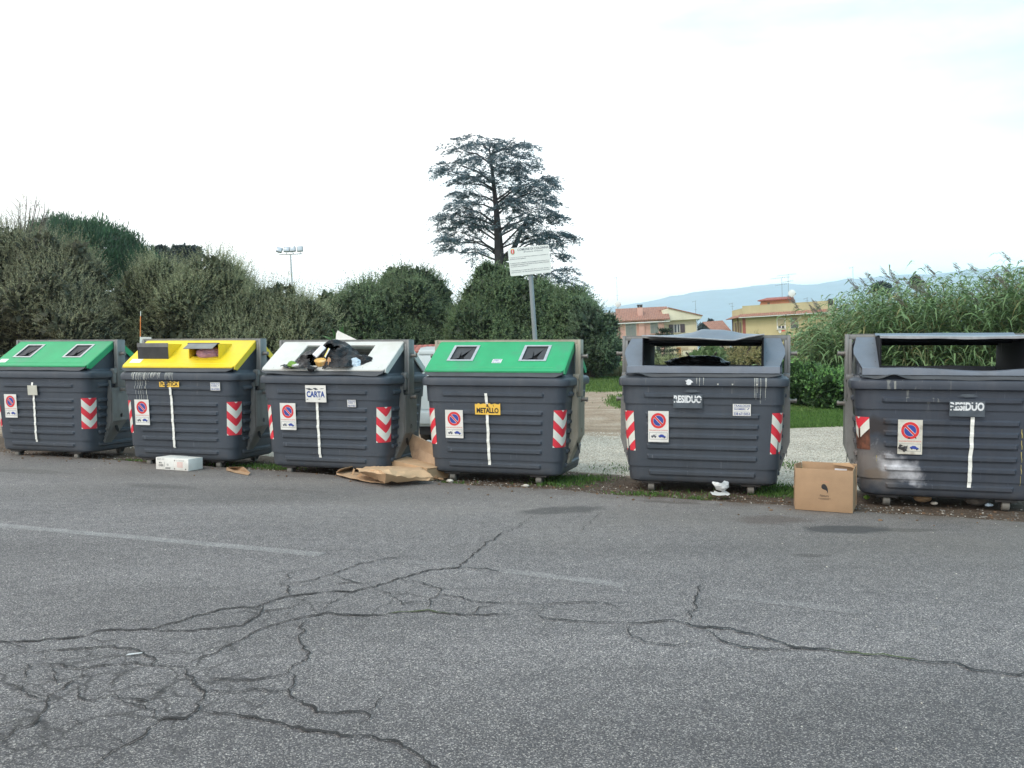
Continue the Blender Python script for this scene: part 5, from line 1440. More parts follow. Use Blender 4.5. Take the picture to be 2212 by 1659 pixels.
# ================================================================== HOUSES
def stucco(name, col, var=0.08): return simple(name, col, 0.9, var, 0.8, 0.2, 8, dirt=(tuple(k * .7 for k in col), .4), streak=True)
def tiles(name, col, ax=0):
    m, nt, b, out = newmat(name); n = N(nt); o = n.sep()
    w = n.math('ABSOLUTE', n.math('SINE', n.math('MULTIPLY', o[ax], math.pi / 0.22)))
    c = n.ramp(n.noise(3, 6, 0.7), [(0.25, c4([k*.65 for k in col])), (0.75, c4([min(1, k*1.35) for k in col]))])
    c = n.mix(n.math('MULTIPLY', n.ramp(w, [(0.0, 1.0), (0.45, 0.0)]), .55), c, c4([k * .45 for k in col]))
    n.link(c, b.inputs["Base Color"]); b.inputs["Roughness"].default_value = .9; n.bump(b, w, 1.0, .05)
    return m
M_tile = tiles("clay_tiles", (0.31, 0.155, 0.11)); M_tile2 = tiles("dark_clay_tiles", (0.33, 0.10, 0.075)); M_tileb = tiles("brown_tiles", (0.22, 0.16, 0.13))
M_pink = stucco("pink_stucco", (0.56, 0.33, 0.27)); M_creamw = stucco("cream_stucco", (0.62, 0.55, 0.38)); M_cream2 = stucco("pale_cream_stucco", (0.66, 0.62, 0.47))
M_yel = stucco("yellow_brick_wall", (0.50, 0.415, 0.235)); M_orst = stucco("orange_stucco", (0.62, 0.29, 0.18)); M_brk = stucco("red_brown_pilaster", (0.30, 0.10, 0.075)); M_grst = stucco("grey_stucco", (0.46, 0.42, 0.34))
M_shg = simple("grey_shutter", (0.20, 0.215, 0.20), .6, .1, 3); M_shb = simple("brown_shutter", (0.075, 0.05, 0.06), .6, .1, 3); M_blind = simple("beige_blind", (0.42, 0.35, 0.22), .6, .08, 3); M_blindb = simple("brown_blind", (0.19, 0.14, 0.11), .6, .08, 3)
M_fasc = simple("gutter_white", (0.55, 0.55, 0.52), .5, .08, 3); M_pipe = simple("brown_downpipe", (0.12, 0.05, 0.04), .5, .1, 3); M_gl = simple("window_glass", (0.03, 0.035, 0.04), .1, .2, 3, spec=.8); M_fr = simple("white_frame", (0.70, 0.70, 0.68), .5, .05, 3)
M_ant = simple("aerial_metal", (0.22, 0.23, 0.24), .5, .1, 3, metal=.4)
ROLL = -2.5
def gable_roof(mb, x0, x1, y0, y1, ze, zr, th=.14, along='x', mi=0, ov=.4):
    """two sloping slabs; ridge along x or y"""
    if along == 'x':
        ym = (y0 + y1) / 2
        mb.prism([(y0 - ov, ze - ov * (zr - ze) / (ym - y0)), (ym, zr), (y1 + ov, ze - ov * (zr - ze) / (ym - y0)), (y1 + ov, ze - ov * (zr - ze) / (ym - y0) + th), (ym, zr + th), (y0 - ov, ze - ov * (zr - ze) / (ym - y0) + th)], x0, x1, 'x', mi)
    else:
        xm = (x0 + x1) / 2
        mb.prism([(x0 - ov, ze - ov * (zr - ze) / (xm - x0)), (xm, zr), (x1 + ov, ze - ov * (zr - ze) / (xm - x0)), (x1 + ov, ze - ov * (zr - ze) / (xm - x0) + th), (xm, zr + th), (x0 - ov, ze - ov * (zr - ze) / (xm - x0) + th)], y0, y1, 'y', mi)
def window(t, x0, x1, z0, z1, kind, y=0.0):
    """frame around a recessed pane, shutters or blinds in front; wall face at y"""
    m = MB(); f = .06
    m.box(x0 - f, x0, y - .05, y - .002, z0 - f, z1 + f, 0); m.box(x1, x1 + f, y - .05, y - .002, z0 - f, z1 + f, 0)
    m.box(x0, x1, y - .05, y - .002, z1, z1 + f, 0); m.box(x0 - f - .05, x1 + f + .05, y - .12, y - .051, z0 - f - .03, z0 - f, 0)
    w = m.build("window", [M_grst if kind != 'blindw' else M_fr], t, smooth=False)
    xm = (x0 + x1) / 2
    if kind == 'shut':
        for a, b_ in ((x0, xm - .01), (xm + .01, x1)):
            s = MB(); s.box(a, b_, y - .07, y - .03, z0, z1)
            for z in np.arange(z0 + .08, z1 - .05, .09): s.box(a + .06, b_ - .06, y - .085, y - .0705, z, z + .05)
            s.build("shutter", [M_shg], w, smooth=False)
    elif kind == 'open':
        g = MB(); g.box(x0, x1, y - .02, y - .005, z0, z1); g.build("pane", [M_gl], w, smooth=False)
        g = MB()
        for x in (x0 + .02, xm - .03, xm + .05, x1 - .06): g.box(x, x + .05, y - .035, y - .0205, z0, z1)
        g.build("sash", [M_fr], w, smooth=False)
        for s_ in (-1, 1):
            xa, xb = (x0 - .62, x0 - .06) if s_ < 0 else (x1 + .06, x1 + .62)
            s = MB(); s.box(xa, xb, y - .10, y - .055, z0 - .03, z1 + .03)
            for z in np.arange(z0 + .08, z1 - .05, .1): s.box(xa + .06, xb - .06, y - .112, y - .1005, z, z + .05)
            s.build("shutter", [M_shb], w, smooth=False)
    elif kind in ('blind', 'blindw', 'blindd'):
        g = MB(); g.box(x0, x1, y - .02, y - .005, z0, z1); g.build("pane", [M_gl], w, smooth=False)
        zb = z0 + (z1 - z0) * (0.0 if kind == 'blind' else .33 if kind == 'blindd' else .28)
        g = MB(); g.box(x0, x1, y - .045, y - .0205, zb, z1)
        for z in np.arange(zb + .03, z1, .08): g.box(x0, x1, y - .05, y - .0455, z, z + .05)
        g.build("roller_blind", [M_blindb if kind == 'blindd' else M_blind], w, smooth=False)
        if kind == 'blindw':
            g = MB(); g.box(x0, xm - .03, y - .035, y - .0205, z0, z0 + .06); g.box(xm - .04, xm + .04, y - .037, y - .0215, z0, zb); g.box(x0, x0 + .07, y - .037, y - .0215, z0, zb); g.box(x1 - .07, x1, y - .037, y - .0215, z0, zb); g.build("sash", [M_fr], w, smooth=False)
    else:
        g = MB(); g.box(x0, x1, y - .02, y - .005, z0, z1); g.build("pane", [M_gl], w, smooth=False)
        g = MB(); g.box(xm - .03, xm + .03, y - .035, y - .0205, z0, z1); g.build("sash", [M_fr], w, smooth=False)
    return w
def place_house(name, label, px, Y, yaw, group=None):
    return thing(name, label, "house", (P(px, 763, Y).x, Y, 0.0), (0, R(ROLL), R(yaw)), group or "houses in the distance")
# crop coordinates -> metres for a house at distance Y whose origin column is cx
def conv(Y, cx, cyaw=1.0):
    k = .2512 * Y / FPX
    return lambda x: (x - cx) * k / cyaw, lambda y: EYE + (772 - y) * k
def aerial(name, label, px, py0, py1, Y, style, tilt=-2.0):
    """TV aerials and dishes on masts"""
    b0, b1 = P(px, py0, Y), P(px, py1, Y)
    t = thing(name, label, "aerial" if style != 'dish' else "satellite dish", b0, (0, R(tilt), 0), "rooftop dishes" if style == "dish" else "rooftop aerials"); H = b1.z - b0.z
    m = MB(); m.tube([(0, 0, 0), (0, 0, H)], .022, 6); m.build("mast", [M_ant], t)
    r_ = MB()
    if style == 'yagi':
        for z, L_, n_ in ((H - .05, 1.7, 9), (H - .8, 1.0, 7)):
            r_.tube([(-L_ * .7, 0, z - .06), (L_ * .5, 0, z + .12)], .014, 5)
            for k in range(n_): x = -L_ * .7 + L_ * 1.2 * k / (n_ - 1); r_.tube([(x, -.18, z - .06 + .15 * k / n_), (x, .18, z - .06 + .15 * k / n_)], .010, 4); r_.tube([(x, 0, z - .12 + .15 * k / n_), (x, 0, z + .02 + .15 * k / n_)], .008, 4)
        r_.build("antenna", [M_ant], t)
    elif style == 'thin':
        r_.tube([(-.35, 0, H - .12), (.12, 0, H)], .016, 5); r_.tube([(-.35, 0, H - .20), (-.35, 0, H - .02)], .012, 4); r_.tube([(-.2, 0, H * .48), (.2, 0, H * .48)], .012, 4); r_.build("antenna", [M_ant], t)
    elif style == 'dish':
        n_ = 20; vs = []; fs = []
        for k in range(5):
            r = .42 * k / 4
            for i in range(n_): a = 2 * math.pi * i / n_; vs.append((r * math.cos(a), .35 * r * r - .2, H + r * math.sin(a)))
        fs = [(k*n_+i, k*n_+(i+1) % n_, (k+1)*n_+(i+1) % n_, (k+1)*n_+i) for k in range(4) for i in range(n_)]
        r_.add(vs, fs); r_.build("dish", [M_fr], t)
        q = MB(); q.tube([(0, -.15, H - .4), (.25, -.6, H - .1)], .012, 4); q.bbox(.2, .3, -.66, -.58, H - .14, H - .04, .01); q.build("receiver_arm", [M_ant], t)
    return t

# pink house
Y = 112; X, Z = conv(Y, 475)
t = place_house("pink_house", "pink house with a long tiled roof and grey shutters", 1274 + 475 * .2512, Y, -6)
m = MB(); m.box(X(250), X(650), 0, 8.5, -1.5, Z(478)); 
m.box(X(435), X(483), -.28, -.002, -1.5, Z(486)); m.build("wall", [M_pink], t, smooth=False)
m = MB(); zr, ze = Z(376), Z(482)
sl = (zr - ze) / 4.4
m.prism([(-.5, ze - .5 * sl), (4.3, zr), (9.1, ze - .5 * sl), (9.1, ze - .5 * sl + .15), (4.3, zr + .15), (-.5, ze - .5 * sl + .15)], X(246), X(700), 'x')
rf = m.build("roof", [M_tile], t, smooth=False)
m = MB(); m.bbox(X(434), X(478), 1.0, 1.7, ze, Z(374), .02); ch = m.build("chimney", [M_pink], rf); m = MB(); m.bbox(X(432), X(452), .95, 1.3, Z(373.5), Z(354), .03); m.build("chimney_pot", [M_cast], ch); m = MB(); m.bbox(X(455), X(476), .95, 1.3, Z(373.5), Z(354), .03); m.bbox(X(429), X(479), .93, 1.72, Z(356), Z(353.5) + .05, .02); m.build("chimney_pot", [M_cast], ch)
m = MB(); m.tube([(X(246), -.56, ze - .42), (X(700), -.56, ze - .42)], .08, 8); m.build("gutter", [M_fasc], t)
m = MB(); m.tube([(X(270), -.1, ze - .4), (X(270), -.1, -1)], .06, 8); m.build("downpipe", [M_pipe], t)
window(t, X(325), X(410), Z(640), Z(514), 'shut'); window(t, X(535), X(597), Z(604), Z(512), 'shut'); window(t, X(535), X(612), Z(806), Z(722), 'plain'); window(t, X(335), X(405), Z(800), Z(700), 'plain')
for k in range(9): pass
# cream gabled part next to it
t = place_house("cream_house", "cream gabled house with dark open shutters and a balcony", 1274 + 800 * .2512, 113.5, -2); X, Z = conv(113.5, 800)
m = MB(); m.prism([(X(655), -1.5), (X(930), -1.5), (X(930), Z(486)), (X(655), Z(486))], 0, 8, 'y'); m.build("wall", [M_creamw], t, smooth=False)
m = MB(); m.prism([(X(640), Z(489)), (X(965), Z(485)), (X(972), Z(462)), (X(690), Z(384)), (X(640), Z(395))], -.55, 8, 'y'); m.build("gable", [M_cream2], t, smooth=False)
m = MB(); m.prism([(X(688), Z(383)), (X(978), Z(463)), (X(978), Z(455)), (X(688), Z(374))], -.7, 8.3, 'y'); m.prism([(X(688), Z(383)), (X(560), Z(425)), (X(560), Z(417)), (X(688), Z(374))], .6, 8.3, 'y'); m.build("roof", [M_tile], t, smooth=False)
m = MB(); m.tube([(X(972), -.5, Z(468)), (X(955), -.3, Z(485)), (X(938), -.1, Z(496)), (X(930), -.1, Z(520)), (X(930), -.1, -1)], .06, 8); m.build("downpipe", [M_fasc], t)
window(t, X(735), X(787), Z(592), Z(524), 'open')
m = MB(); m.box(X(752), X(790), -.05, -.002, Z(800), Z(720)); m.build("door", [simple("ochre_door", (0.42, 0.22, 0.08), .6, .1, 3)], t, smooth=False)
m = MB(); m.box(X(790), X(948), -1.3, -.002, Z(806), Z(798)); m.box(X(790), X(948), -1.3, -1.2, Z(798), Z(752)); m.box(X(941), X(948), -1.2, -.002, Z(798), Z(752)); bl = m.build("balcony", [M_cream2], t, smooth=False)
m = MB(); m.tube([(X(788), -1.25, Z(747)), (X(950), -1.25, Z(747))], .03, 6); m.tube([(X(868), -1.31, Z(800)), (X(868), -1.31, Z(747))], .03, 6); m.tube([(X(900), -1.31, Z(800)), (X(900), -1.31, Z(747))], .03, 6); m.build("railing", [M_pipe], bl)
m = MB(); m.box(X(793), X(852), -.06, -.002, Z(747), Z(722)); m.build("balcony_blind", [M_blind], t, smooth=False)
t = thing("overhead_wires", "thin dark wires crossing in front of the cream gable", "wires", (P(1440, 763, 109).x, 109, 0), (0, R(ROLL), 0)); X2, Z2 = conv(109, 660)
m = MB()
for k in range(5): m.tube([(X2(600), 0, Z2(490 + k * 9 - 14)), (X2(760), 1, Z2(506 + k * 9)), (X2(945), 2.2, Z2(500 + k * 7))], .012, 4)
m.build("cable", [M_cast], t)
# brown-roofed neighbour far left
t = place_house("brown_roofed_house", "low house with a brown tiled roof left of the pink house", 1274 + 190 * .2512, 120, 0); X, Z = conv(120, 190)
m = MB(); m.box(X(110), X(262), 0, 7, -1.5, Z(478)); m.build("wall", [stucco("pale_green_stucco", (0.42, 0.45, 0.36))], t, smooth=False)
m = MB(); m.prism([(-.4, Z(482)), (3.5, Z(418)), (7.4, Z(482)), (7.4, Z(478)), (3.5, Z(413)), (-.4, Z(478))], X(100), X(270), 'x'); m.build("roof", [M_tileb], t, smooth=False)
window(t, X(205), X(232), Z(640), Z(560), 'plain')
# small tiled house between
t = place_house("small_tiled_house", "small house with one steep tiled roof beside the yellow building", 1274 + 1130 * .2512, 104, 6); X, Z = conv(104, 1130)
m = MB(); m.box(X(1100), X(1215), 0, 6, -1.5, Z(612)); m.build("wall", [M_grst], t, smooth=False)
m = MB(); m.add([(X(1085), -.4, Z(606)), (X(1240), -.4, Z(606)), (X(1240), 3.2, Z(486)), (X(1056), 3.2, Z(492)), (X(1085), -.4, Z(612)), (X(1240), -.4, Z(612)), (X(1240), 3.2, Z(492)), (X(1056), 3.2, Z(498))], [(0,1,2,3),(7,6,5,4),(0,4,5,1),(1,5,6,2),(2,6,7,3),(3,7,4,0)]); m.build("roof", [M_tile], t, smooth=False)
m = MB(); m.tube([(X(1112), -.1, Z(612)), (X(1112), -.1, -1)], .05, 8); m.build("downpipe", [M_pipe], t); window(t, X(1180), X(1198), Z(775), Z(726), 'blind')
# yellow building
Y = 99; t = place_house("yellow_apartment_building", "yellow two-storey building with a flat roof parapet and orange penthouse", 1274 + 1330 * .2512, Y, -24)
cy = math.cos(R(24)); k_ = .2512 * Y / FPX
def X(x): return (x - 1330) * k_ / cy * (1 - (x - 1330) * .00006)
def Z(y, x=1330): return EYE + (772 - y) * k_
H1 = Z(462); W_ = X(2040)
m = MB(); m.box(0, W_, 0, 10, -1.5, H1); m.build("wall", [M_yel], t, smooth=False)
# left wing, turned away from us
m = MB(); d1 = X(1195); m.add([(-.001, .4, -1.5), (d1, 4.5, -1.5), (d1, 11, -1.5), (-.001, 11, -1.5), (-.001, .4, H1), (d1, 4.5, H1), (d1, 11, H1), (-.001, 11, H1)], [(0,3,2,1),(4,5,6,7),(0,1,5,4),(1,2,6,5),(2,3,7,6),(3,0,4,7)]); wg = m.build("side_wing", [stucco("side_wing_render", (0.52, 0.44, 0.26))], t, smooth=False)  # wing wall in a slightly paler yellow than the front
m = MB()
for f0 in (.18, .62):
    for zz in ((Z(592), Z(500)), (Z(800), Z(715))):
        a = Vector((0, .4, 0)).lerp(Vector((d1, 4.5, 0)), f0); b_ = Vector((0, .4, 0)).lerp(Vector((d1, 4.5, 0)), f0 + .13); off = Vector((-.06, -.06, 0))
        m.add([a + off + Vector((0, 0, zz[0])), b_ + off + Vector((0, 0, zz[0])), b_ + off + Vector((0, 0, zz[1])), a + off + Vector((0, 0, zz[1]))], [(0, 1, 2, 3)])
m.build("window_strip", [M_blindb], wg, smooth=False)
m = MB(); m.tube([(d1 + .1, 4.2, H1), (d1 + .1, 4.2, -1)], .09, 8); m.tube([(d1 * .45, 2.0, H1), (d1 * .45, 2.0, -1)], .06, 8); m.build("downpipe", [M_pipe], t)
m = MB(); m.box(-.03, X(1352), -.03, -.002, -1.5, H1 - .002); m.build("pilaster", [M_brk], t, smooth=False); m = MB(); m.box(W_ - .35, W_ + .02, -.03, -.002, -1.5, H1 - .002); m.build("pilaster", [M_brk], t, smooth=False)
m = MB(); m.box(X(1353), W_ - .351, -.03, -.002, Z(668), Z(655)); m.build("string_course", [M_brk], t, smooth=False)
# tiled eave, parapet
m = MB()
m.prism([(-.75, H1), (0.02, H1 + .34), (.02, H1 + .01), (-.7, H1 - .06)], -.3, W_ + .35, 'x')
m.add([(-.3, -.75, H1), (d1 - .6, 3.6, H1), (d1, 4.5, H1 + .34), (-.001, .35, H1 + .34), (-.3, -.75, H1 - .06), (d1 - .6, 3.6, H1 - .06), (d1, 4.5, H1), (-.001, .35, H1)], [(0,3,2,1),(4,5,6,7),(0,1,5,4),(1,2,6,5),(2,3,7,6),(3,0,4,7)])
m.build("tiled_eave", [M_tile], t, smooth=False)
m = MB(); m.box(-.3, W_ + .3, -.80, -.757, H1 - .12, H1 - .03); m.build("gutter", [M_fasc], t, smooth=False)
m = MB(); HP = Z(383)
m.box(-.0, W_, .021, .22, H1 + .02, HP + .15); m.box(0, W_, .01, .25, HP + .151, HP + .21); m.add([(-.002, .42, H1), (d1, 4.5, H1), (d1, 4.7, H1), (-.002, .62, H1), (-.002, .42, HP), (d1, 4.5, HP), (d1, 4.7, HP), (-.002, .62, HP)], [(0,3,2,1),(4,5,6,7),(0,1,5,4),(1,2,6,5),(2,3,7,6),(3,0,4,7)])
m.build("parapet", [stucco("parapet_render", (0.46, 0.40, 0.24))], t, smooth=False)
m = MB(); px0, px1 = X(1415), X(1672)
m.box(px0 + 1.0, px1, 2.5, 6.5, H1 + .02, Z(318)); m.prism([(px0 - .1, H1), (px0 + 1.0, H1), (px0 + 1.0, Z(318)), (px0 + .5, Z(320))], 2.5, 6.5, 'y'); ph = m.build("penthouse", [M_orst], t, smooth=False)
m = MB(); m.add([(px0 + .2, 1.9, Z(318)), (px1 + .4, 1.9, Z(318)), (px1 + .2, 4.5, Z(288)), (px0 + .9, 4.5, Z(288)), (px0 + .2, 1.9, Z(326)), (px1 + .4, 1.9, Z(326)), (px1 + .2, 7, Z(326)), (px0 + .9, 7, Z(326))], [(0,1,2,3),(0,4,5,1),(4,7,6,5),(2,6,7,3),(1,5,6,2),(3,7,4,0)])
m.build("penthouse_roof", [M_tile2], ph, smooth=False)
m = MB(); m.box(px0 + 1.2, px0 + 1.45, 2.44, 2.498, Z(395), Z(340)); m.build("penthouse_window", [M_blindb], ph, smooth=False)
def Zr(y, x): return EYE + (772 - y) * k_ * (1 - (x - 1330) * .00009) - (x - 1330) * k_ * math.tan(R(2.5))
window(t, X(1597), X(1655), Zr(560, 1625), Zr(474, 1625), 'blindw'); window(t, X(1700), X(1755), Zr(554, 1725), Zr(468, 1725), 'blindd')
window(t, X(1722), X(1772), Zr(760, 1745), Zr(675, 1745), 'blind')
m = MB(); zz = Zr(575, 1625)
m.tube([(X(1590), -.35, zz), (X(1665), -.35, zz)], .015, 5); m.tube([(X(1592), -.0, zz), (X(1592), -.36, zz)], .015, 5); m.tube([(X(1663), 0, zz), (X(1663), -.36, zz)], .015, 5)
ra = m.build("drying_rack", [M_ant], t)
m = MB(); m.prism([(X(1605), zz), (X(1628), zz), (X(1624), zz - .28), (X(1610), zz - .30)], -.36, -.34, 'y'); m.prism([(X(1630), zz), (X(1660), zz), (X(1655), zz - .10), (X(1632), zz - .15)], -.36, -.34, 'y', 1); m.build("laundry", [M_fr, M_red], ra, smooth=False)
# low terracotta roof behind the van
t = thing("low_shed", "low shed whose terracotta roof edge shows above the white van", "shed", (P(935, 763, 34).x, 34, .2), (0, R(ROLL), 0))
m = MB(); m.box(-1.6, 2.6, 0, 3, -.2, 1.34); m.build("wall", [M_grst], t, smooth=False)
m = MB(); m.prism([(-.3, 1.34), (1.5, 1.60), (3.3, 1.34), (3.3, 1.40), (1.5, 1.66), (-.3, 1.40)], -1.8, 2.8, 'x'); m.build("roof", [M_tile2], t, smooth=False)
# aerials
def C6(x, y): return 1274 + x * .2512, 569 + y * .2512
def aer(n_, l, x, y0, y1, Y, s_): a = C6(x, y0); b_ = C6(x, y1); return aerial(n_, l, a[0], a[1], b_[1], Y, s_)
aer("tv_aerial", "tall slim aerial left of the pink house", 240, 420, 118, 119, 'thin'); aer("tv_aerial", "short aerial on the cream gable", 912, 470, 322, 114, 'thin')
aer("tv_aerial", "wide aerial at the left of the penthouse pair", 1655, 300, 122, 99, 'yagi'); aer("tv_aerial", "tallest aerial rising right of the penthouse", 1710, 310, 96, 100, 'yagi')
aer("satellite_dish", "white satellite dish beside the penthouse roof", 1738, 370, 258, 99, 'dish'); aer("tv_aerial", "tiny aerial at the left end of the parapet", 1226, 400, 340, 103, 'thin'); aer("tv_aerial", "small aerial on the right part of the parapet", 1870, 345, 295, 96, 'thin')
aer("tv_aerial", "aerial standing above the reeds", 2290 - 20, 400, 30, 96, 'thin'); aer("satellite_dish", "pale dish low on the mast left of the pink house", 245, 420, 350, 118.5, 'dish')
m = MB(); q = P(1800, 672, 94); t = thing("chimney_stack", "grey chimney stack right of the yellow building", "chimney", (q.x, 94, 0), (0, R(ROLL), 0))
m.bbox(-.22, .22, -.22, .22, 0, q.z + .6, .02); m.build("stack", [M_grst], t); m = MB(); m.bbox(-.20, .20, -.20, .20, q.z + .601, q.z + 1.3, .03); m.build("cowl", [M_cast], t)

# ================================================================== VEGETATION
def leafmat(name, rough=0.55, trans=0.25):
    m, nt, b, out = newmat(name)
    at = nt.nodes.new("ShaderNodeAttribute"); at.attribute_name = "leaf"
    nt.links.new(at.outputs["Color"], b.inputs["Base Color"]); b.inputs["Roughness"].default_value = rough; b.inputs["Specular IOR Level"].default_value = 0.35
    tr = nt.nodes.new("ShaderNodeBsdfTranslucent"); nt.links.new(at.outputs["Color"], tr.inputs[0])
    mx = nt.nodes.new("ShaderNodeMixShader"); mx.inputs[0].default_value = trans
    nt.links.new(b.outputs[0], mx.inputs[1]); nt.links.new(tr.outputs[0], mx.inputs[2]); nt.links.new(mx.outputs[0], out.inputs[0])
    return m
M_leaf = leafmat("foliage"); M_blade = leafmat("grass_blades", 0.6, 0.3)
M_bark = simple("bark", (0.075, 0.060, 0.048), .9, .3, 4, .4, 20); M_bark2 = simple("cedar_bark", (0.030, 0.028, 0.030), .9, .3, 2, .4, 9)
def unit(a): return a / np.maximum(1e-9, np.linalg.norm(a, axis=-1, keepdims=True))
def rnd_dirs(n_): return unit(rng.normal(size=(n_, 3)))
def quads(name, V, C, mat, parent=None):
    """V (n,4,3) quads, C (n,3) colours"""
    n_ = len(V); me = bpy.data.meshes.new(name)
    me.vertices.add(n_ * 4); me.vertices.foreach_set("co", V.reshape(-1).astype(np.float32))
    me.loops.add(n_ * 4); me.loops.foreach_set("vertex_index", np.arange(n_ * 4, dtype=np.int32))
    me.polygons.add(n_); me.polygons.foreach_set("loop_start", np.arange(0, n_ * 4, 4, dtype=np.int32))
    me.update(calc_edges=True)
    ca = me.color_attributes.new("leaf", 'FLOAT_COLOR', 'POINT')
    cc = np.ones((n_, 4, 4), dtype=np.float32); cc[:, :, :3] = C[:, None, :]
    ca.data.foreach_set("color", cc.reshape(-1)); me.materials.append(mat)
    o = bpy.data.objects.new(name, me); COL.objects.link(o)
    if parent: o.parent = parent
    return o
def leaves(base, d, L, W, side=None):
    """diamond-shaped leaf quads"""
    d = unit(d); r = rnd_dirs(len(base)) if side is None else side
    s = unit(np.cross(d, r)); L = np.asarray(L).reshape(-1, 1); W = np.asarray(W).reshape(-1, 1)
    mid = base + d * L * 0.45
    return np.stack([base, mid - s * W / 2, base + d * L, mid + s * W / 2], 1)
def lobes_surface(lobes, n_, shell=(0.75, 1.03)):
    """random points in the outer shell of a union of ellipsoids; returns points and outward directions"""
    A_ = np.array([l[3] * l[4] + l[4] * l[5] + l[3] * l[5] for l in lobes]); pr = A_ / A_.sum()
    k = rng.choice(len(lobes), n_, p=pr); L = np.array(lobes)[k]
    d = rnd_dirs(n_); r = rng.uniform(*shell, size=(n_, 1)); p = L[:, :3] + d * L[:, 3:6] * r
    out = unit(d / L[:, 3:6]); keep = np.ones(n_, bool)
    for l in lobes:
        q = (p - np.array(l[:3])) / np.array(l[3:6]); keep &= ~((q ** 2).sum(1) < 0.52)
    keep &= p[:, 2] > 0.05
    return p[keep], out[keep]
def nz3(p, f, s=0.0):
    return np.array([mnoise.noise(Vector((a[0] * f + s, a[1] * f, a[2] * f))) for a in p])
def shrub(name, label, cat, lobes, n_shoot, cols, ll=.075, lw=.028, sl=(.5, 1.1), per=16, up=.9, group=None, tip=None, body=14000, spread=.9, wind=(0, 0, 0), crown="crown"):
    """bush made of brush-like shoots of narrow leaves over a darker leafy mass; lobes: x,y,z,rx,ry,rz"""
    base = np.mean([[l[0], l[1]] for l in lobes], 0)
    group = group or ('trees behind the containers' if cat == 'tree' else 'shrubs and bushes behind the containers')
    t = thing(name, label, cat, (float(base[0]), float(base[1]), float(gz(base[0], base[1]))), (0, 0, 0), group)
    off = np.array(t.location)
    big = list(lobes); lumps = []
    for l in big:
        r_ = min(l[3], l[4], l[5]); nl = int(10 + 3.2 * (l[3] * l[5]) / (r_ * r_ + .2))
        for d_ in rnd_dirs(nl):
            if d_[2] < -.5 or d_[1] > .6: continue
            s_ = r_ * rng.uniform(.22, .42); c_ = np.array(l[:3]) + d_ * np.array(l[3:6]) * rng.uniform(.80, .94); lumps.append((c_[0], c_[1], max(c_[2], .3), s_ * 1.1, s_ * 1.1, s_ * rng.uniform(.9, 1.3)))
    core = [(l[0], l[1], l[2], l[3] * .93, l[4] * .93, l[5] * .93) for l in big]
    lobes = core + lumps
    p, o_ = lobes_surface(lobes, int(n_shoot * 1.9))
    # only keep what makes a ragged surface
    p = p + o_ * (nz3(p, .55, 8.0) * .30 + nz3(p, 1.6, 4.0) * .15)[:, None]
    dens = nz3(p, .75, 3.0); k = dens > -0.38 + rng.uniform(-.2, .2, len(p)); p, o_, dens = p[k], o_[k], dens[k]
    d = unit(o_ * 1.1 + np.array([0, 0, up]) + rng.normal(size=p.shape) * .28 + np.array(wind)); n_ = len(p)
    L = (sl[0] * .7 + (sl[1] - sl[0]) * rng.random(n_) ** 2.5) * (1 + .35 * np.maximum(0, o_[:, 2]))
    tt = (np.arange(per) + .5) / per
    B_ = p[:, None, :] + d[:, None, :] * (tt[None, :, None] * L[:, None, None]); Dn = np.repeat(d[:, None, :], per, 1)
    B_ = B_.reshape(-1, 3); Dn = Dn.reshape(-1, 3)
    ld = unit(Dn * .9 + rnd_dirs(len(B_)) * spread); s = rng.uniform(.6, 1.25, len(B_)) * np.repeat(1 - .35 * tt[None, :], n_, 0).reshape(-1)
    V1 = leaves(B_, ld, ll * s, lw * s)
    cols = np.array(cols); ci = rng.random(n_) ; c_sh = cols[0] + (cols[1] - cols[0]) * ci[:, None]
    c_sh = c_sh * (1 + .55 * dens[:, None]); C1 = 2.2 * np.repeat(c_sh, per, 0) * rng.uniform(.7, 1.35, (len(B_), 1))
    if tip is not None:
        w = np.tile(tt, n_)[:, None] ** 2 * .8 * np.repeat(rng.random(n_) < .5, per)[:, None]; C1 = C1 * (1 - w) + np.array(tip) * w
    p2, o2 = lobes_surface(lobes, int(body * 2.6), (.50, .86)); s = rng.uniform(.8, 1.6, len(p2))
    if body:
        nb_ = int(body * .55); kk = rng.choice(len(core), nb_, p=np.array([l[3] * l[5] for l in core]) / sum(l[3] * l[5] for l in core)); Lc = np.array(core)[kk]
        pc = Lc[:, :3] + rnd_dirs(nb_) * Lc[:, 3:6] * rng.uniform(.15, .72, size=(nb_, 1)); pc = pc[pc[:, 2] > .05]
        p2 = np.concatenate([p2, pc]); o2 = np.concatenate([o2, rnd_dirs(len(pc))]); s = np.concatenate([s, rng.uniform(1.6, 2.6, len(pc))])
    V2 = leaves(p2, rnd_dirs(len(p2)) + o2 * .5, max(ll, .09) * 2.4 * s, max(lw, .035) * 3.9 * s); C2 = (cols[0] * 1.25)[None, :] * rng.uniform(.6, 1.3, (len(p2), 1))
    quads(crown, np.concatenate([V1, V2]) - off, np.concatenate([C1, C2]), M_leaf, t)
    mb = MB(); ztop = max(l[2] for l in lobes)
    for i in range(4):
        a = i * 1.7; mb.tube([(math.cos(a) * .15, math.sin(a) * .15, -.3), (math.cos(a) * .35, math.sin(a) * .3, ztop * .35), (math.cos(a) * 1.0, math.sin(a) * .9, ztop * .8)], [.14, .10, .04], 7)
    if not body:
        for a in range(0, n_, max(1, n_ // 70)):
            q = p[a] - off; e_ = q + d[a] * L[a]; mb.tube([(q[0] * .5, q[1] * .5, q[2] - 1.4), tuple(q), tuple(e_)], [.022, .012, .004], 4)
    mb.build("trunk", [M_bark], t)
    return t
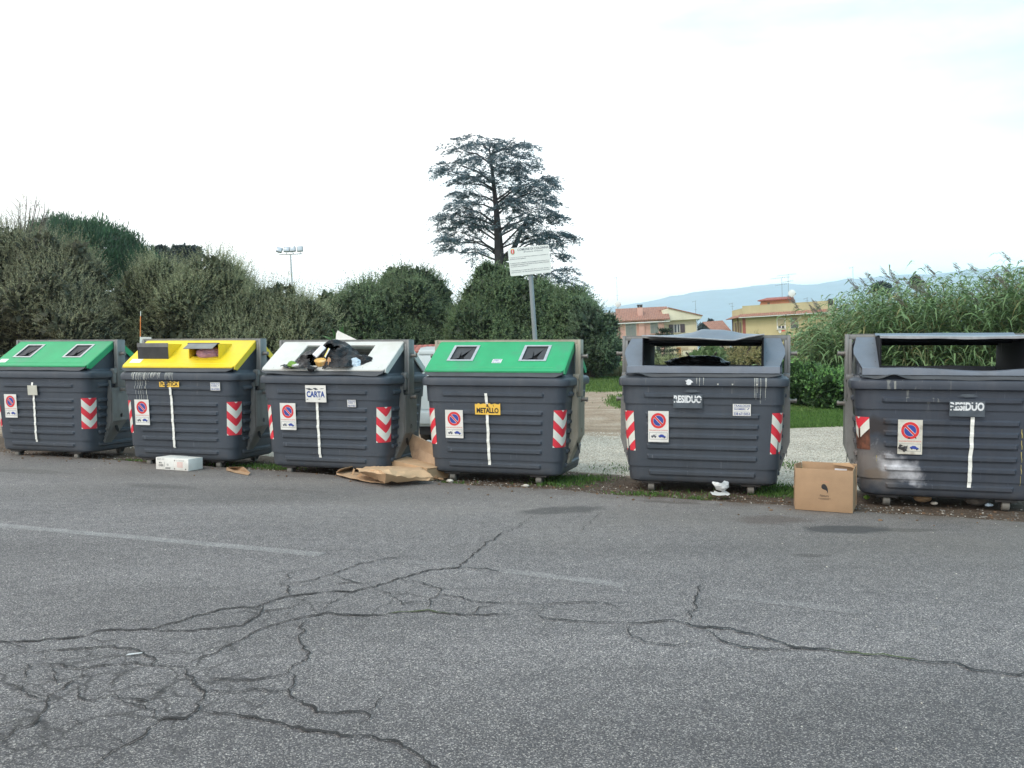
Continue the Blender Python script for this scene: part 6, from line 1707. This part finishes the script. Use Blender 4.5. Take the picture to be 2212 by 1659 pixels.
def L_(px, py, Y, rpx, rpy, ry): # ellipsoid from its place and size in metres
    c = P(px, py, Y); k = Y / FPX
    return (c.x, c.y, c.z, rpx * k, ry, rpy * k)
OL = [(0.058, 0.068, 0.036), (0.150, 0.162, 0.092)]; OLT = (0.28, 0.28, 0.17)
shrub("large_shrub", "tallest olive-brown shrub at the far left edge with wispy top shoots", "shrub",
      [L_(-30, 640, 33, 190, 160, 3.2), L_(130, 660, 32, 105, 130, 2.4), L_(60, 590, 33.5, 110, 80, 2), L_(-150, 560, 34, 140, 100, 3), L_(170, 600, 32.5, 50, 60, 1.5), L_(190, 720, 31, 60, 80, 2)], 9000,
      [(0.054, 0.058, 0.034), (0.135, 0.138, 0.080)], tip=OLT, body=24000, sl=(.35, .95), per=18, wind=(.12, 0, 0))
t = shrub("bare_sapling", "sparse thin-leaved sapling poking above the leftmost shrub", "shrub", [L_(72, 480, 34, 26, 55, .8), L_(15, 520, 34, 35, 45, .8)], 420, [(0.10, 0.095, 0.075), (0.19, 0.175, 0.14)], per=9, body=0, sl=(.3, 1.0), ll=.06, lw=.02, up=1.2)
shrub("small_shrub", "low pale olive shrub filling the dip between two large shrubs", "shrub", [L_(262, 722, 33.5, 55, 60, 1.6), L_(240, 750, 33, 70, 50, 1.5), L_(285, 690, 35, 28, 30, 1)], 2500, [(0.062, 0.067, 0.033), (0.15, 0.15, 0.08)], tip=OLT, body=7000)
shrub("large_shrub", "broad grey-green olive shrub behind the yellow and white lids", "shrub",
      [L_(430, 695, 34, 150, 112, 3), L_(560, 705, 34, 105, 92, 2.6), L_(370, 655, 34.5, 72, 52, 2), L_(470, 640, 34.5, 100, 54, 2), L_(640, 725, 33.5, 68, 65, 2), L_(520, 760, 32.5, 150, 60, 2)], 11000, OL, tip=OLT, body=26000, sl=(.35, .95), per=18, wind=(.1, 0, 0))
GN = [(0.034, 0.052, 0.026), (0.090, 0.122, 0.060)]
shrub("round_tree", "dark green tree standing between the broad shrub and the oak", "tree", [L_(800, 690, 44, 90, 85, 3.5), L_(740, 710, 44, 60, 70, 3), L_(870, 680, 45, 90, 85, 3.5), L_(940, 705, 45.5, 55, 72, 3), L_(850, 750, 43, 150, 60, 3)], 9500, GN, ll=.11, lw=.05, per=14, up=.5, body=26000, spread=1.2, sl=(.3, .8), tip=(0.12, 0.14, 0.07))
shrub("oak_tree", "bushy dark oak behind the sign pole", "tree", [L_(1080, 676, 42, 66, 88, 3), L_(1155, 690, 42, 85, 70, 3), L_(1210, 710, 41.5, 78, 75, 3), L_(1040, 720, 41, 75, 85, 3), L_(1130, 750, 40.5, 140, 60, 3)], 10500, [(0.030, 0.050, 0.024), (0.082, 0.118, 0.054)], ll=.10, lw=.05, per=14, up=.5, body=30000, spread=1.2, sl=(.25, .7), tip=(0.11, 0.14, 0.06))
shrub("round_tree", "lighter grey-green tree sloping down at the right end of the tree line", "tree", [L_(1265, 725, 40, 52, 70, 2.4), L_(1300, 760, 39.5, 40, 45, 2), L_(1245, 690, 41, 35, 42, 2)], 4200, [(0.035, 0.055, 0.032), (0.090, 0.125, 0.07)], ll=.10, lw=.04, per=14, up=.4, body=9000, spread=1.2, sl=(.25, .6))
shrub("palm_shrub", "small bright green spiky plant behind the white lid", "shrub", [L_(733, 738, 30, 9, 8, .2)], 260, [(0.05, 0.11, 0.03), (0.12, 0.2, 0.06)], ll=.13, lw=.011, per=4, body=30, up=.6, sl=(.05, .1))
# umbrella pine: dome of upright tufts
def pine():
    t = thing("stone_pine", "domed deep green umbrella pine rising behind the leftmost shrubs", "tree", (P(190, 700, 55).x, 55, .5))
    off = np.array(t.location); Vs = []; Cs = []
    lob = [L_(190, 600, 55, 130, 118, 4), L_(280, 620, 55, 70, 85, 3), L_(130, 560, 56, 70, 78, 3)]
    p, o_ = lobes_surface(lob, 2600, (.80, 1.0)); k = (o_[:, 2] > -.25); p, o_ = p[k], o_[k]
    for a, o1 in zip(p, o_):
        n_ = 34; b_ = a + rng.normal(size=(n_, 3)) * np.array([.22, .22, .20]) + np.array([0, 0, .2]) * rng.random((n_, 1))
        d = unit(np.array([0, 0, 1.3]) + o1 * .5 + rng.normal(size=(n_, 3)) * .5); Vs.append(leaves(b_, d, rng.uniform(.2, .42, n_), rng.uniform(.035, .07, n_)))
        c = np.array([0.042, 0.092, 0.045]) * rng.uniform(.55, 1.5) * (1 + 0.4 * mnoise.noise(Vector(a) * .5)); Cs.append(np.tile(c, (n_, 1)) * rng.uniform(.7, 1.3, (n_, 1)))
    p2, o2 = lobes_surface(lob, 9000, (.6, .9)); Vs.append(leaves(p2, rnd_dirs(len(p2)), rng.uniform(.3, .6, len(p2)), rng.uniform(.15, .3, len(p2)))); Cs.append(np.tile([0.02, 0.04, 0.022], (len(p2), 1)))
    quads("crown", np.concatenate(Vs) - off, np.concatenate(Cs), M_leaf, t)
    m = MB(); m.tube([(0, 0, -.5), (.2, 0, 2), (.1, 0, 4.5)], [.35, .3, .22], 10)
    for i in range(6): a = i * 1.05; m.tube([(.1, 0, 3.2), (1.6 * math.cos(a), 1.6 * math.sin(a), 4.6), (2.8 * math.cos(a), 2.6 * math.sin(a), 5.6)], [.14, .09, .04], 7)
    m.build("trunk", [M_bark], t)
pine()
# cedar -------------------------------------------------------------
def cedar():
    Y0 = 62; k = .294 * Y0 / FPX
    t = thing("cedar_tree", "tall flat-layered blue-green cedar towering over the tree line", "tree", (P(1083, 763, Y0).x, Y0, .5))
    off = np.array(t.location)
    def W(x, y, dy=0): q = P(908 + x * .294, 271 + y * .294, Y0); return np.array([q.x * (Y0 + dy) / Y0, Y0 + dy, EYE + (q.z - EYE) * (Y0 + dy) / Y0])
    tr = [(588, 1500), (585, 1060), (577, 900), (570, 780), (560, 640), (548, 520), (535, 400), (522, 290), (510, 190), (500, 110)]
    rad = [.42, .36, .32, .26, .20, .16, .13, .10, .06, .03]
    m = MB(); pts = [W(a, b_) - off for a, b_ in tr]; m.tube([Vector(p) for p in pts], rad, 12)
    # second stem leaning right behind the sign
    m.tube([Vector(W(585, 1010, .5) - off), Vector(W(690, 900, 1) - off), Vector(W(735, 790, 1.5) - off), Vector(W(800, 650, 2) - off)], [.25, .2, .15, .08], 9)
    pads = [(380,110,150,34),(280,170,80,26),(520,130,110,40),(700,150,100,34),(780,140,50,20),(600,210,150,34),(470,220,110,30),(700,240,130,34),(790,280,60,26),(250,285,105,24),(180,330,60,26),(350,255,90,26),(560,290,150,30),(690,330,110,28),(400,370,100,24),(330,410,75,26),(560,350,120,30),
            (660,400,130,26),(900,400,110,22),(970,400,50,16),(820,430,110,26),(900,470,90,26),(760,500,130,28),(300,480,60,22),(380,500,70,20),(640,470,120,26),(920,540,90,24),(330,560,110,24),(270,590,70,22),(780,560,150,26),(230,650,105,24),(180,690,70,30),(400,640,130,28),(330,700,110,24),(640,600,100,24),(850,620,120,26),
            (940,670,95,20),(1000,665,45,14),(700,680,110,22),(860,720,120,26),(230,770,95,26),(290,740,90,24),(200,830,60,34),(200,900,40,40),(280,820,70,26),(370,870,30,55),(365,940,20,45),(480,740,70,16),(1010,800,110,22),(1080,810,55,16),(900,800,100,22),(830,840,60,22),(1010,950,75,18),(950,880,60,20),(1050,1060,70,28),(1110,1130,60,28),(960,1090,70,30),(1170,1190,50,24),(720,740,60,20),(790,770,70,24),(1040,860,30,20),(450,690,80,18),(650,540,80,20)]
    Vs = []; Cs = []
    tx = lambda y: np.interp(y, [p[1] for p in tr][::-1], [p[0] for p in tr][::-1])
    for i, (x, y, rx, ry) in enumerate(pads):
        left = x < tx(y); dy = rng.uniform(-3.0, 3.0) * (1 - abs(x - 560) / 900)
        x = tx(y) + (x - tx(y)) * .93; c = W(x, y, dy); R_ = rx * k * .94; Rz = ry * k
        # limb from trunk to the pad
        yb = min(1000, y + 30 + abs(x - tx(y)) * rng.uniform(.15, .6)); xb = tx(yb); ym = y + (yb - y) * .35
        if i % 3 == 0 or y < 180 or abs(x - tx(y)) > 260:
            m.tube([Vector(W(xb, yb) - off), Vector(W(xb + (x - xb) * .45, ym, dy * .4) - off), Vector(W(xb + (x - xb) * .8, y + ry * .9, dy * .8) - off), Vector(c - off)], [.07 + R_ * .008, .055, .035, .015], 6)
        ns = int(27 * (R_ / 3.0) * (1 + R_ / 5)) + 10
        for s in range(ns):
            a = rng.uniform(0, 2 * math.pi); r = math.sqrt(rng.random()); b_ = c + np.array([math.cos(a) * r * R_, math.sin(a) * r * min(R_, 2.4), rng.uniform(-1, .8) * Rz - .25 * r * r * Rz])
            out = np.array([math.cos(a), math.sin(a) * .8, -.05 + rng.normal() * .22]); out[0] += (-.5 if left else .5); out = unit(out); ln = rng.uniform(.5, 1.25)
            n_ = 52; tt = rng.random(n_); side = unit(np.cross(out, [0, 0, 1]))
            wd = (1 - tt) * .38 * ln
            q = b_ + out * (tt * ln)[:, None] + side * (rng.uniform(-1, 1, n_) * wd)[:, None] + np.array([0, 0, 1]) * (rng.normal(size=n_) * .055 - tt * tt * .28 * ln)[:, None]
            d = unit(out + side * rng.normal(size=(n_, 1)) * .7 + rng.normal(size=(n_, 3)) * .35)
            Vs.append(leaves(q, d, rng.uniform(.10, .24, n_), rng.uniform(.03, .07, n_)))
            cc = np.array([0.098, 0.145, 0.172]) * rng.uniform(.6, 1.35); Cs.append(cc[None] * rng.uniform(.75, 1.3, (n_, 1)))
            if s % 3 == 0: m.tube([Vector(b_ - off - out * .3), Vector(b_ - off + out * ln * .7)], [.025, .008], 4)
    quads("crown", np.concatenate(Vs) - off, np.concatenate(Cs), M_leaf, t)
    m.build("trunk", [M_bark2], t)
cedar()
def far_cedar(label, px, py, Y, s, pads):
    t = thing("distant_cedar", label, "tree", (P(px, 763, Y).x, Y, .4), group="distant dark trees"); off = np.array(t.location); k = Y / FPX; Vs = []
    m = MB(); H = P(px, py, Y).z; m.tube([(0, 0, 0), (0, 0, H)], [.3, .08], 7)
    for x, y, rx, ry in pads:
        c = np.array(P(px + x, py + y, Y)); n_ = int(rx * 90)
        a = rng.normal(size=(n_, 3)) * np.array([rx * k * .5, rx * k * .4, ry * k * .45]); Vs.append(leaves(c + a, rnd_dirs(n_) + np.array([0, 0, .2]), rng.uniform(.2, .45, n_), rng.uniform(.08, .2, n_)))
        m.tube([(0, 0, c[2] - .8), tuple(c - off)], [.08, .03], 4)
    V = np.concatenate(Vs); quads("crown", V - off, np.array([0.030, 0.045, 0.045])[None] * rng.uniform(.6, 1.3, (len(V), 1)), M_leaf, t); m.build("trunk", [M_bark2], t)
far_cedar("small distant cedar top just right of the umbrella pine", 352, 537, 78, 1, [(-5, 2, 12, 5), (3, 12, 14, 6), (8, 26, 16, 9), (-4, 45, 20, 12)])
far_cedar("wider distant cedar top above the broad olive shrub", 402, 534, 80, 1, [(-22, 16, 12, 4), (-4, 4, 20, 4), (6, 9, 20, 5), (14, 18, 18, 7), (-14, 28, 16, 8), (5, 40, 25, 12), (20, 6, 8, 4)])
far_cedar("dark distant tree between the cream and yellow houses", 1530, 692, 150, 1, [(6, 2, 5, 3), (-4, 10, 14, 4), (0, 18, 26, 7), (-8, 28, 34, 9), (0, 45, 34, 14)])
far_cedar("dark distant tree peeking over the left of the reeds", 1978, 600, 120, 1, [(0, 2, 6, 5), (-3, 7, 8, 6), (2, 14, 10, 8)])
far_cedar("row of distant dark treetops above the reeds", 1905, 612, 120, 1, [(0, 3, 10, 4), (-14, 6, 7, 4), (12, 7, 6, 5), (0, 14, 20, 8)])
# young fir in front of the pink house
def fir():
    Y = 60; t = thing("young_fir", "spindly young fir in front of the pink house", "tree", (P(1436, 763, Y).x, Y, .1)); off = np.array(t.location)
    H = P(1436, 710, Y).z; m = MB(); m.tube([(0, 0, 0), (0, 0, H - .1)], [.09, .02], 7); Vs = []
    for z in np.arange(.5, H - .1, .34):
        R_ = 1.35 * (1 - z / (H + .2)) + .22
        for a in np.arange(0, 6.28, .8) + z:
            e = np.array([math.cos(a) * R_, math.sin(a) * R_, z + .12]); b_ = np.array([0, 0, z - .05]); m.tube([tuple(b_), tuple(e)], [.02, .007], 4)
            n_ = 70; tt = rng.uniform(.15, 1, n_)[:, None]; q = off + b_ + (e - b_) * tt + rng.normal(size=(n_, 3)) * .05; Vs.append(leaves(q, unit(e - b_) + rnd_dirs(n_) * .9, rng.uniform(.1, .2, n_), rng.uniform(.03, .06, n_)))
    V = np.concatenate(Vs); quads("crown", V - off, np.array([0.040, 0.060, 0.035])[None] * rng.uniform(.6, 1.4, (len(V), 1)), M_leaf, t); m.build("trunk", [M_bark], t)
fir()
# scrub in front of the houses
BR = [(0.070, 0.075, 0.030), (0.17, 0.155, 0.065)]
shrub("autumn_hedge", "brownish green hedge seen through the crumpled-roof container", "hedge", [L_(1570, 790, 45, 70, 28, 2), L_(1640, 775, 46, 42, 34, 2), L_(1680, 800, 42, 50, 38, 2), L_(1500, 805, 46, 60, 22, 1.5), L_(1600, 800, 44, 120, 22, 2)], 4200, BR, ll=.10, lw=.05, per=12, up=.4, body=9000, spread=1.2, sl=(.2, .5), tip=(0.24, 0.17, 0.08))
shrub("pale_bush", "pale green leafy bush between the fir and the brownish hedge", "shrub", [L_(1535, 778, 43.5, 22, 18, .8), L_(1510, 788, 43.2, 16, 16, .8)], 900, [(0.10, 0.15, 0.06), (0.22, 0.28, 0.14)], ll=.13, lw=.07, per=8, body=1500, spread=1.2, sl=(.1, .3))
shrub("grey_bush", "olive undergrowth at the foot of the pink house", "shrub", [L_(1440, 800, 48, 70, 20, 2), L_(1390, 790, 50, 40, 26, 2)], 1800, [(0.06, 0.075, 0.035), (0.14, 0.15, 0.075)], ll=.1, lw=.04, per=12, body=4000, sl=(.2, .5))
shrub("bramble_patch", "low dark bramble bank between the crumpled-roof container and the reeds", "shrub", [L_(1735, 838, 23.6, 60, 34, 1.0), L_(1790, 850, 22.6, 45, 30, .8), L_(1705, 830, 25, 34, 26, 1), L_(1760, 822, 25, 40, 30, 1)], 3600, [(0.025, 0.055, 0.018), (0.070, 0.14, 0.038)], ll=.09, lw=.06, per=9, up=.2, body=8000, spread=1.4, sl=(.1, .3))
shrub("rusty_bush", "rust-tinged bush between the yellow building and the reeds", "shrub", [L_(1720, 790, 30, 34, 34, .8), L_(1745, 760, 31, 22, 26, .8)], 1500, [(0.09, 0.075, 0.03), (0.19, 0.14, 0.06)], ll=.09, lw=.05, per=9, up=.3, body=3000, spread=1.3, sl=(.1, .35))
# giant reeds --------------------------------------------------------
def reeds():
    Vs = []; Cs = []; m = MB()
    # left flank (photo) -> height profile along x at the front of the bed
    hx_ = [7.9, 8.4, 9.0, 9.8, 10.8, 12, 13.5, 15, 17, 22]; hh = [0.9, 1.9, 2.7, 3.2, 3.5, 3.65, 3.75, 4.1, 4.3, 4.4]
    N_ = 3000
    for i in range(N_):
        x = rng.uniform(7.9, 21.5); y = 24 + rng.random() ** 1.3 * 6.5 + .25 * (x - 12 if x < 12 else 0) * -.3
        H = np.interp(x - (y - 24) * .22, hx_, hh) * rng.uniform(.72, 1.05) + .15 * mnoise.noise(Vector((x * .8, y * .8, 0)))
        if rng.random() < .02: H *= 1.13
        z0 = gz(x, y); lean = np.array([-.30 + .22 * mnoise.noise(Vector((x, y, 3))) + .15 * rng.normal() + (-.35 if x < 9.6 else 0), -.22 + .15 * rng.normal(), 0])
        npt = 18; tt = np.linspace(0, 1, npt); st = np.array([x, y, z0]) + np.stack([lean[0] * H * .55 * tt ** 2, lean[1] * H * .55 * tt ** 2, H * tt * (1 - .07 * tt)], 1)
        if i % 5 == 0: m.tube([Vector(s) for s in st[::6]], [.014, .011, .007], 4, cap=False)
        base = np.array([0.085, 0.155, 0.060]) + (np.array([0.22, 0.33, 0.145]) - np.array([0.085, 0.155, 0.060])) * rng.random()
        if rng.random() < .14: base = np.array([0.20, 0.20, 0.085]) * rng.uniform(.7, 1.2)
        lo = 3
        for j in range(lo, npt):
            a = (j * math.pi + rng.normal() * .7) ; ln = rng.uniform(.35, .68) * (1.0 if j < npt - 3 else .6); w = rng.uniform(.035, .065)
            o_ = np.array([math.cos(a), math.sin(a) * .9, 0]); o_[0] -= .15; p0 = st[j]; rise = rng.uniform(.35, 1.0); seg = 4; prev = None
            side = unit(np.cross(o_, [0, 0, 1]) + rng.normal(size=3) * .25)
            q = [p0 + o_ * ln * s * (1 - .15 * s) + np.array([0, 0, 1]) * ln * (rise * s - (rise + rng.uniform(.35, .6)) * s * s) for s in (0, .33, .66, 1)]
            ws = [w * .8, w, w * .7, 0.002]
            for s in range(3): Vs.append(np.array([q[s] - side * ws[s] / 2, q[s+1] - side * ws[s+1] / 2, q[s+1] + side * ws[s+1] / 2, q[s] + side * ws[s] / 2])); Cs.append(base * (.8 + .45 * rng.random() if s == 0 else 1))
        if H > 2.6 and rng.random() < .03:   # feathery plume
            for _ in range(45):
                tq = rng.random(); pp = st[-1] + np.array([-.25, 0, .30]) * tq + rng.normal(size=3) * .03; Vs.append(leaves(pp[None], np.array([[-.6, rng.normal() * .3, .5]]), [.14], [.018])[0]); Cs.append(np.array([0.20, 0.17, 0.15]))
    o = quads("reed_bed", np.array(Vs), np.array(Cs), M_leaf); tagk(o, "dense bed of tall green reeds leaning to the left", "reeds", None, "stuff")
    c = m.build("canes", [simple("cane", (0.12, 0.13, 0.05), .7, .3, 3)], o)
reeds()
# ---------------------------------------------------------------- grass and stones
def grass(name, label, pts, h, cols, lean=.35, w=.012):
    n_ = len(pts); hgt = h * rng.uniform(.5, 1.3, n_); d = unit(np.stack([rng.normal(size=n_) * lean, rng.normal(size=n_) * lean, np.ones(n_)], 1))
    c = np.array(cols[0]) + (np.array(cols[1]) - np.array(cols[0])) * rng.random((n_, 1))
    o = quads(name, leaves(pts, d, hgt, w * rng.uniform(.7, 1.5, n_)), c, M_blade); return tagk(o, label, "grass", None, "stuff")
GC = [(0.035, 0.085, 0.015), (0.12, 0.22, 0.045)]
pts = []
while len(pts) < 52000:
    x = rng.uniform(5.0, 12.5); y = 17.6 + rng.random() ** 1.4 * 7.0
    if zone(x, y)[1] > .5 + .2 * rng.normal(): pts.append((x, y, gz(x, y) - .01))
grass("meadow_grass", "bright green grass patch right of the crumpled-roof container", np.array(pts), .075, GC, w=.014)
pts = []
while len(pts) < 26000:
    x = rng.uniform(1.5, 7.5); y = rng.uniform(21, 42)
    if zone(x, y)[1] > .5 + .2 * rng.normal(): pts.append((x, y, gz(x, y) - .01))
grass("verge_grass", "green grass verge below the tree line", np.array(pts), .10, [(0.05, 0.10, 0.02), (0.15, 0.23, 0.06)], w=.03)
pts = []
for _ in range(9000):
    x = rng.uniform(2.0, 7); y = 41 + rng.random() * 1.0; pts.append((x, y, gz(x, y)))
grass("dry_grass", "tall straw coloured grass at the foot of the trees", np.array(pts), .55, [(0.16, 0.16, 0.06), (0.36, 0.31, 0.18)], w=.02)
pts = []
tufts = [(1242, 1030, .35, .12, 1600), (1215, 1040, .3, .1, 700), (1690, 1052, .22, .22, 1400), (1670, 1062, .2, .12, 600), (565, 1003, .35, .08, 700), (262, 992, .4, .07, 500), (960, 1040, .25, .06, 350), (1390, 1062, .3, .06, 420), (1500, 1072, .2, .04, 160), (1470, 1064, .5, .2, 200), (1340, 1010, .4, .3, 250), (1700, 1000, .3, .3, 400), (610, 1008, .3, .06, 300), (500, 1000, .7, .08, 260), (905, 1045, .2, .04, 160)]
for px, py, rx, ry, n_ in tufts:
    g = G(px, py)
    for _ in range(int(n_ * .7)):
        x = g.x + rng.normal() * rx * .6; y = g.y + rng.normal() * ry * 1.1; 
        if y > yedge(x) + .08 + .1 * rng.random(): pts.append((x, y, gz(x, y) - .005))
grass("grass_tufts", "short green tufts growing around the container wheels", np.array(pts), .05, GC, .5, .009)
def stones(name, label, n_, fn, mat, smin, smax, cat="gravel"):
    mb = MB(); vs = []; fs = []; bm = bmesh.new(); bmesh.ops.create_icosphere(bm, subdivisions=1, radius=1); base = np.array([v.co[:] for v in bm.verts]); F = [[v.index for v in f.verts] for f in bm.faces]; bm.free()
    for i in range(n_):
        x, y, z = fn(); s = rng.uniform(smin, smax) * rng.uniform(.5, 1.2); q = base * (1 + rng.normal(size=(len(base), 1)) * .15) * np.array([1, rng.uniform(.6, 1), rng.uniform(.4, .7)]) * s; a = rng.uniform(0, 6.28)
        q = np.stack([q[:, 0] * math.cos(a) - q[:, 1] * math.sin(a) + x, q[:, 0] * math.sin(a) + q[:, 1] * math.cos(a) + y, q[:, 2] + z + s * .2], 1)
        b0 = len(vs); vs += [tuple(p) for p in q]; fs += [[b0 + k for k in f] for f in F]
    mb.add(vs, fs); o = mb.build(name, [mat], smooth=False); return tagk(o, label, cat, None, "stuff")
M_st = simple("pale_stone", (0.50, 0.46, 0.39), .9, .3, 15); M_st2 = simple("grey_stone", (0.17, 0.155, 0.135), .9, .35, 15); M_lf = simple("dead_leaf", (0.13, 0.075, 0.04), .9, .5, 15)
def f_strip():
    x = rng.uniform(-9, 6.5); y = yedge(x) + abs(rng.normal()) * .45 + .02; return x, y, gz(x, y)
def f_spill():
    x = rng.uniform(-9, 6.5); y = yedge(x) - abs(rng.normal()) * .35; return x, y, 0.0
def f_grav():
    x = rng.uniform(-8, 7.5); y = yedge(x) + rng.uniform(1.6, 7.5); return x, y, gz(x, y)
stones("pale_gravel", "pale pebbles scattered along the soil strip", 650, f_strip, M_st, .004, .013)
stones("grey_gravel", "grey grit and soil crumbs along the road edge", 2600, f_strip, M_st2, .005, .016)
stones("road_grit", "fine grit spilled over the asphalt edge", 700, f_spill, M_st2, .003, .009)
stones("gravel_stones", "white stones of the gravel lot behind the containers", 12000, f_grav, simple("white_stone", (0.58, 0.53, 0.45), .9, .3, 9), .005, .016)
def f_road():
    x = rng.uniform(-7, 7); y = rng.uniform(1.5, yedge(x)); return x, y, 0.0
stones("loose_grit", "loose pale grit lying on the asphalt", 900, f_road, M_st, .002, .006)
def f_leaf(): return f_strip() if rng.random() < .8 else f_spill()
stones("dead_leaves", "brown leaf scraps and litter along the road edge", 700, f_leaf, M_lf, .008, .022, "leaves")
for nm, lab, px, py, s, mt in (("stone", "pale stone beside the front left wheel of the second green container", 972, 1040, .035, M_st), ("stone", "pale flat stone left of the right front wheel of the second green container", 1136, 1050, .03, M_st), ("stone", "yellowish crumpled lump in the shade under the scorched container", 1992, 1080, .075, M_board2), ("stone", "white stone in front of the scorched container", 2018, 1088, .03, M_st), ("stone", "grey rounded stone near the right wheel of the scorched container", 2110, 1086, .10, M_st2), ("stone", "pale lump by the left wheel of the white-lidded container", 762, 1028, .03, M_st)):
    q = G(px, py); o = crumple(nm, lab, "stone" if s < .07 or mt is M_st2 else "litter", (q.x, q.y, -.005 + s * .35), (s, s * .8, s * .5), mt, .15, 1.5, px * .1, sub=3)
o = crumple("litter_packet", "yellow-green packet on the soil left of the scorched container", "litter", tuple(G(1872, 1078) + Vector((0, 0, .02))), (.024, .015, .018), M_greenfilm, .25, 2, 3, sub=3)
o = crumple("litter_packet", "blue and white wrapper near the right wheel of the scorched container", "litter", tuple(G(2136, 1094) + Vector((0, 0, .015))), (.03, .02, .014), M_bluefilm, .25, 2, 5, sub=3)

# ================================================================== AIR
hz = MB(); hz.box(-6500, 6500, -60, 5400, -8, 420); ho = hz.build("haze", [], smooth=False)
hm = bpy.data.materials.new("haze"); hm.use_nodes = True; hm.node_tree.nodes.clear()
hp = hm.node_tree.nodes.new("ShaderNodeVolumePrincipled"); hq = hm.node_tree.nodes.new("ShaderNodeOutputMaterial"); hm.node_tree.links.new(hp.outputs[0], hq.inputs["Volume"])
hp.inputs["Color"].default_value = (0.80, 0.92, 1.0, 1); hp.inputs["Density"].default_value = 0.00022; hp.inputs["Anisotropy"].default_value = 0.45
ho.data.materials.append(hm); tagk(ho, kind="stuff")
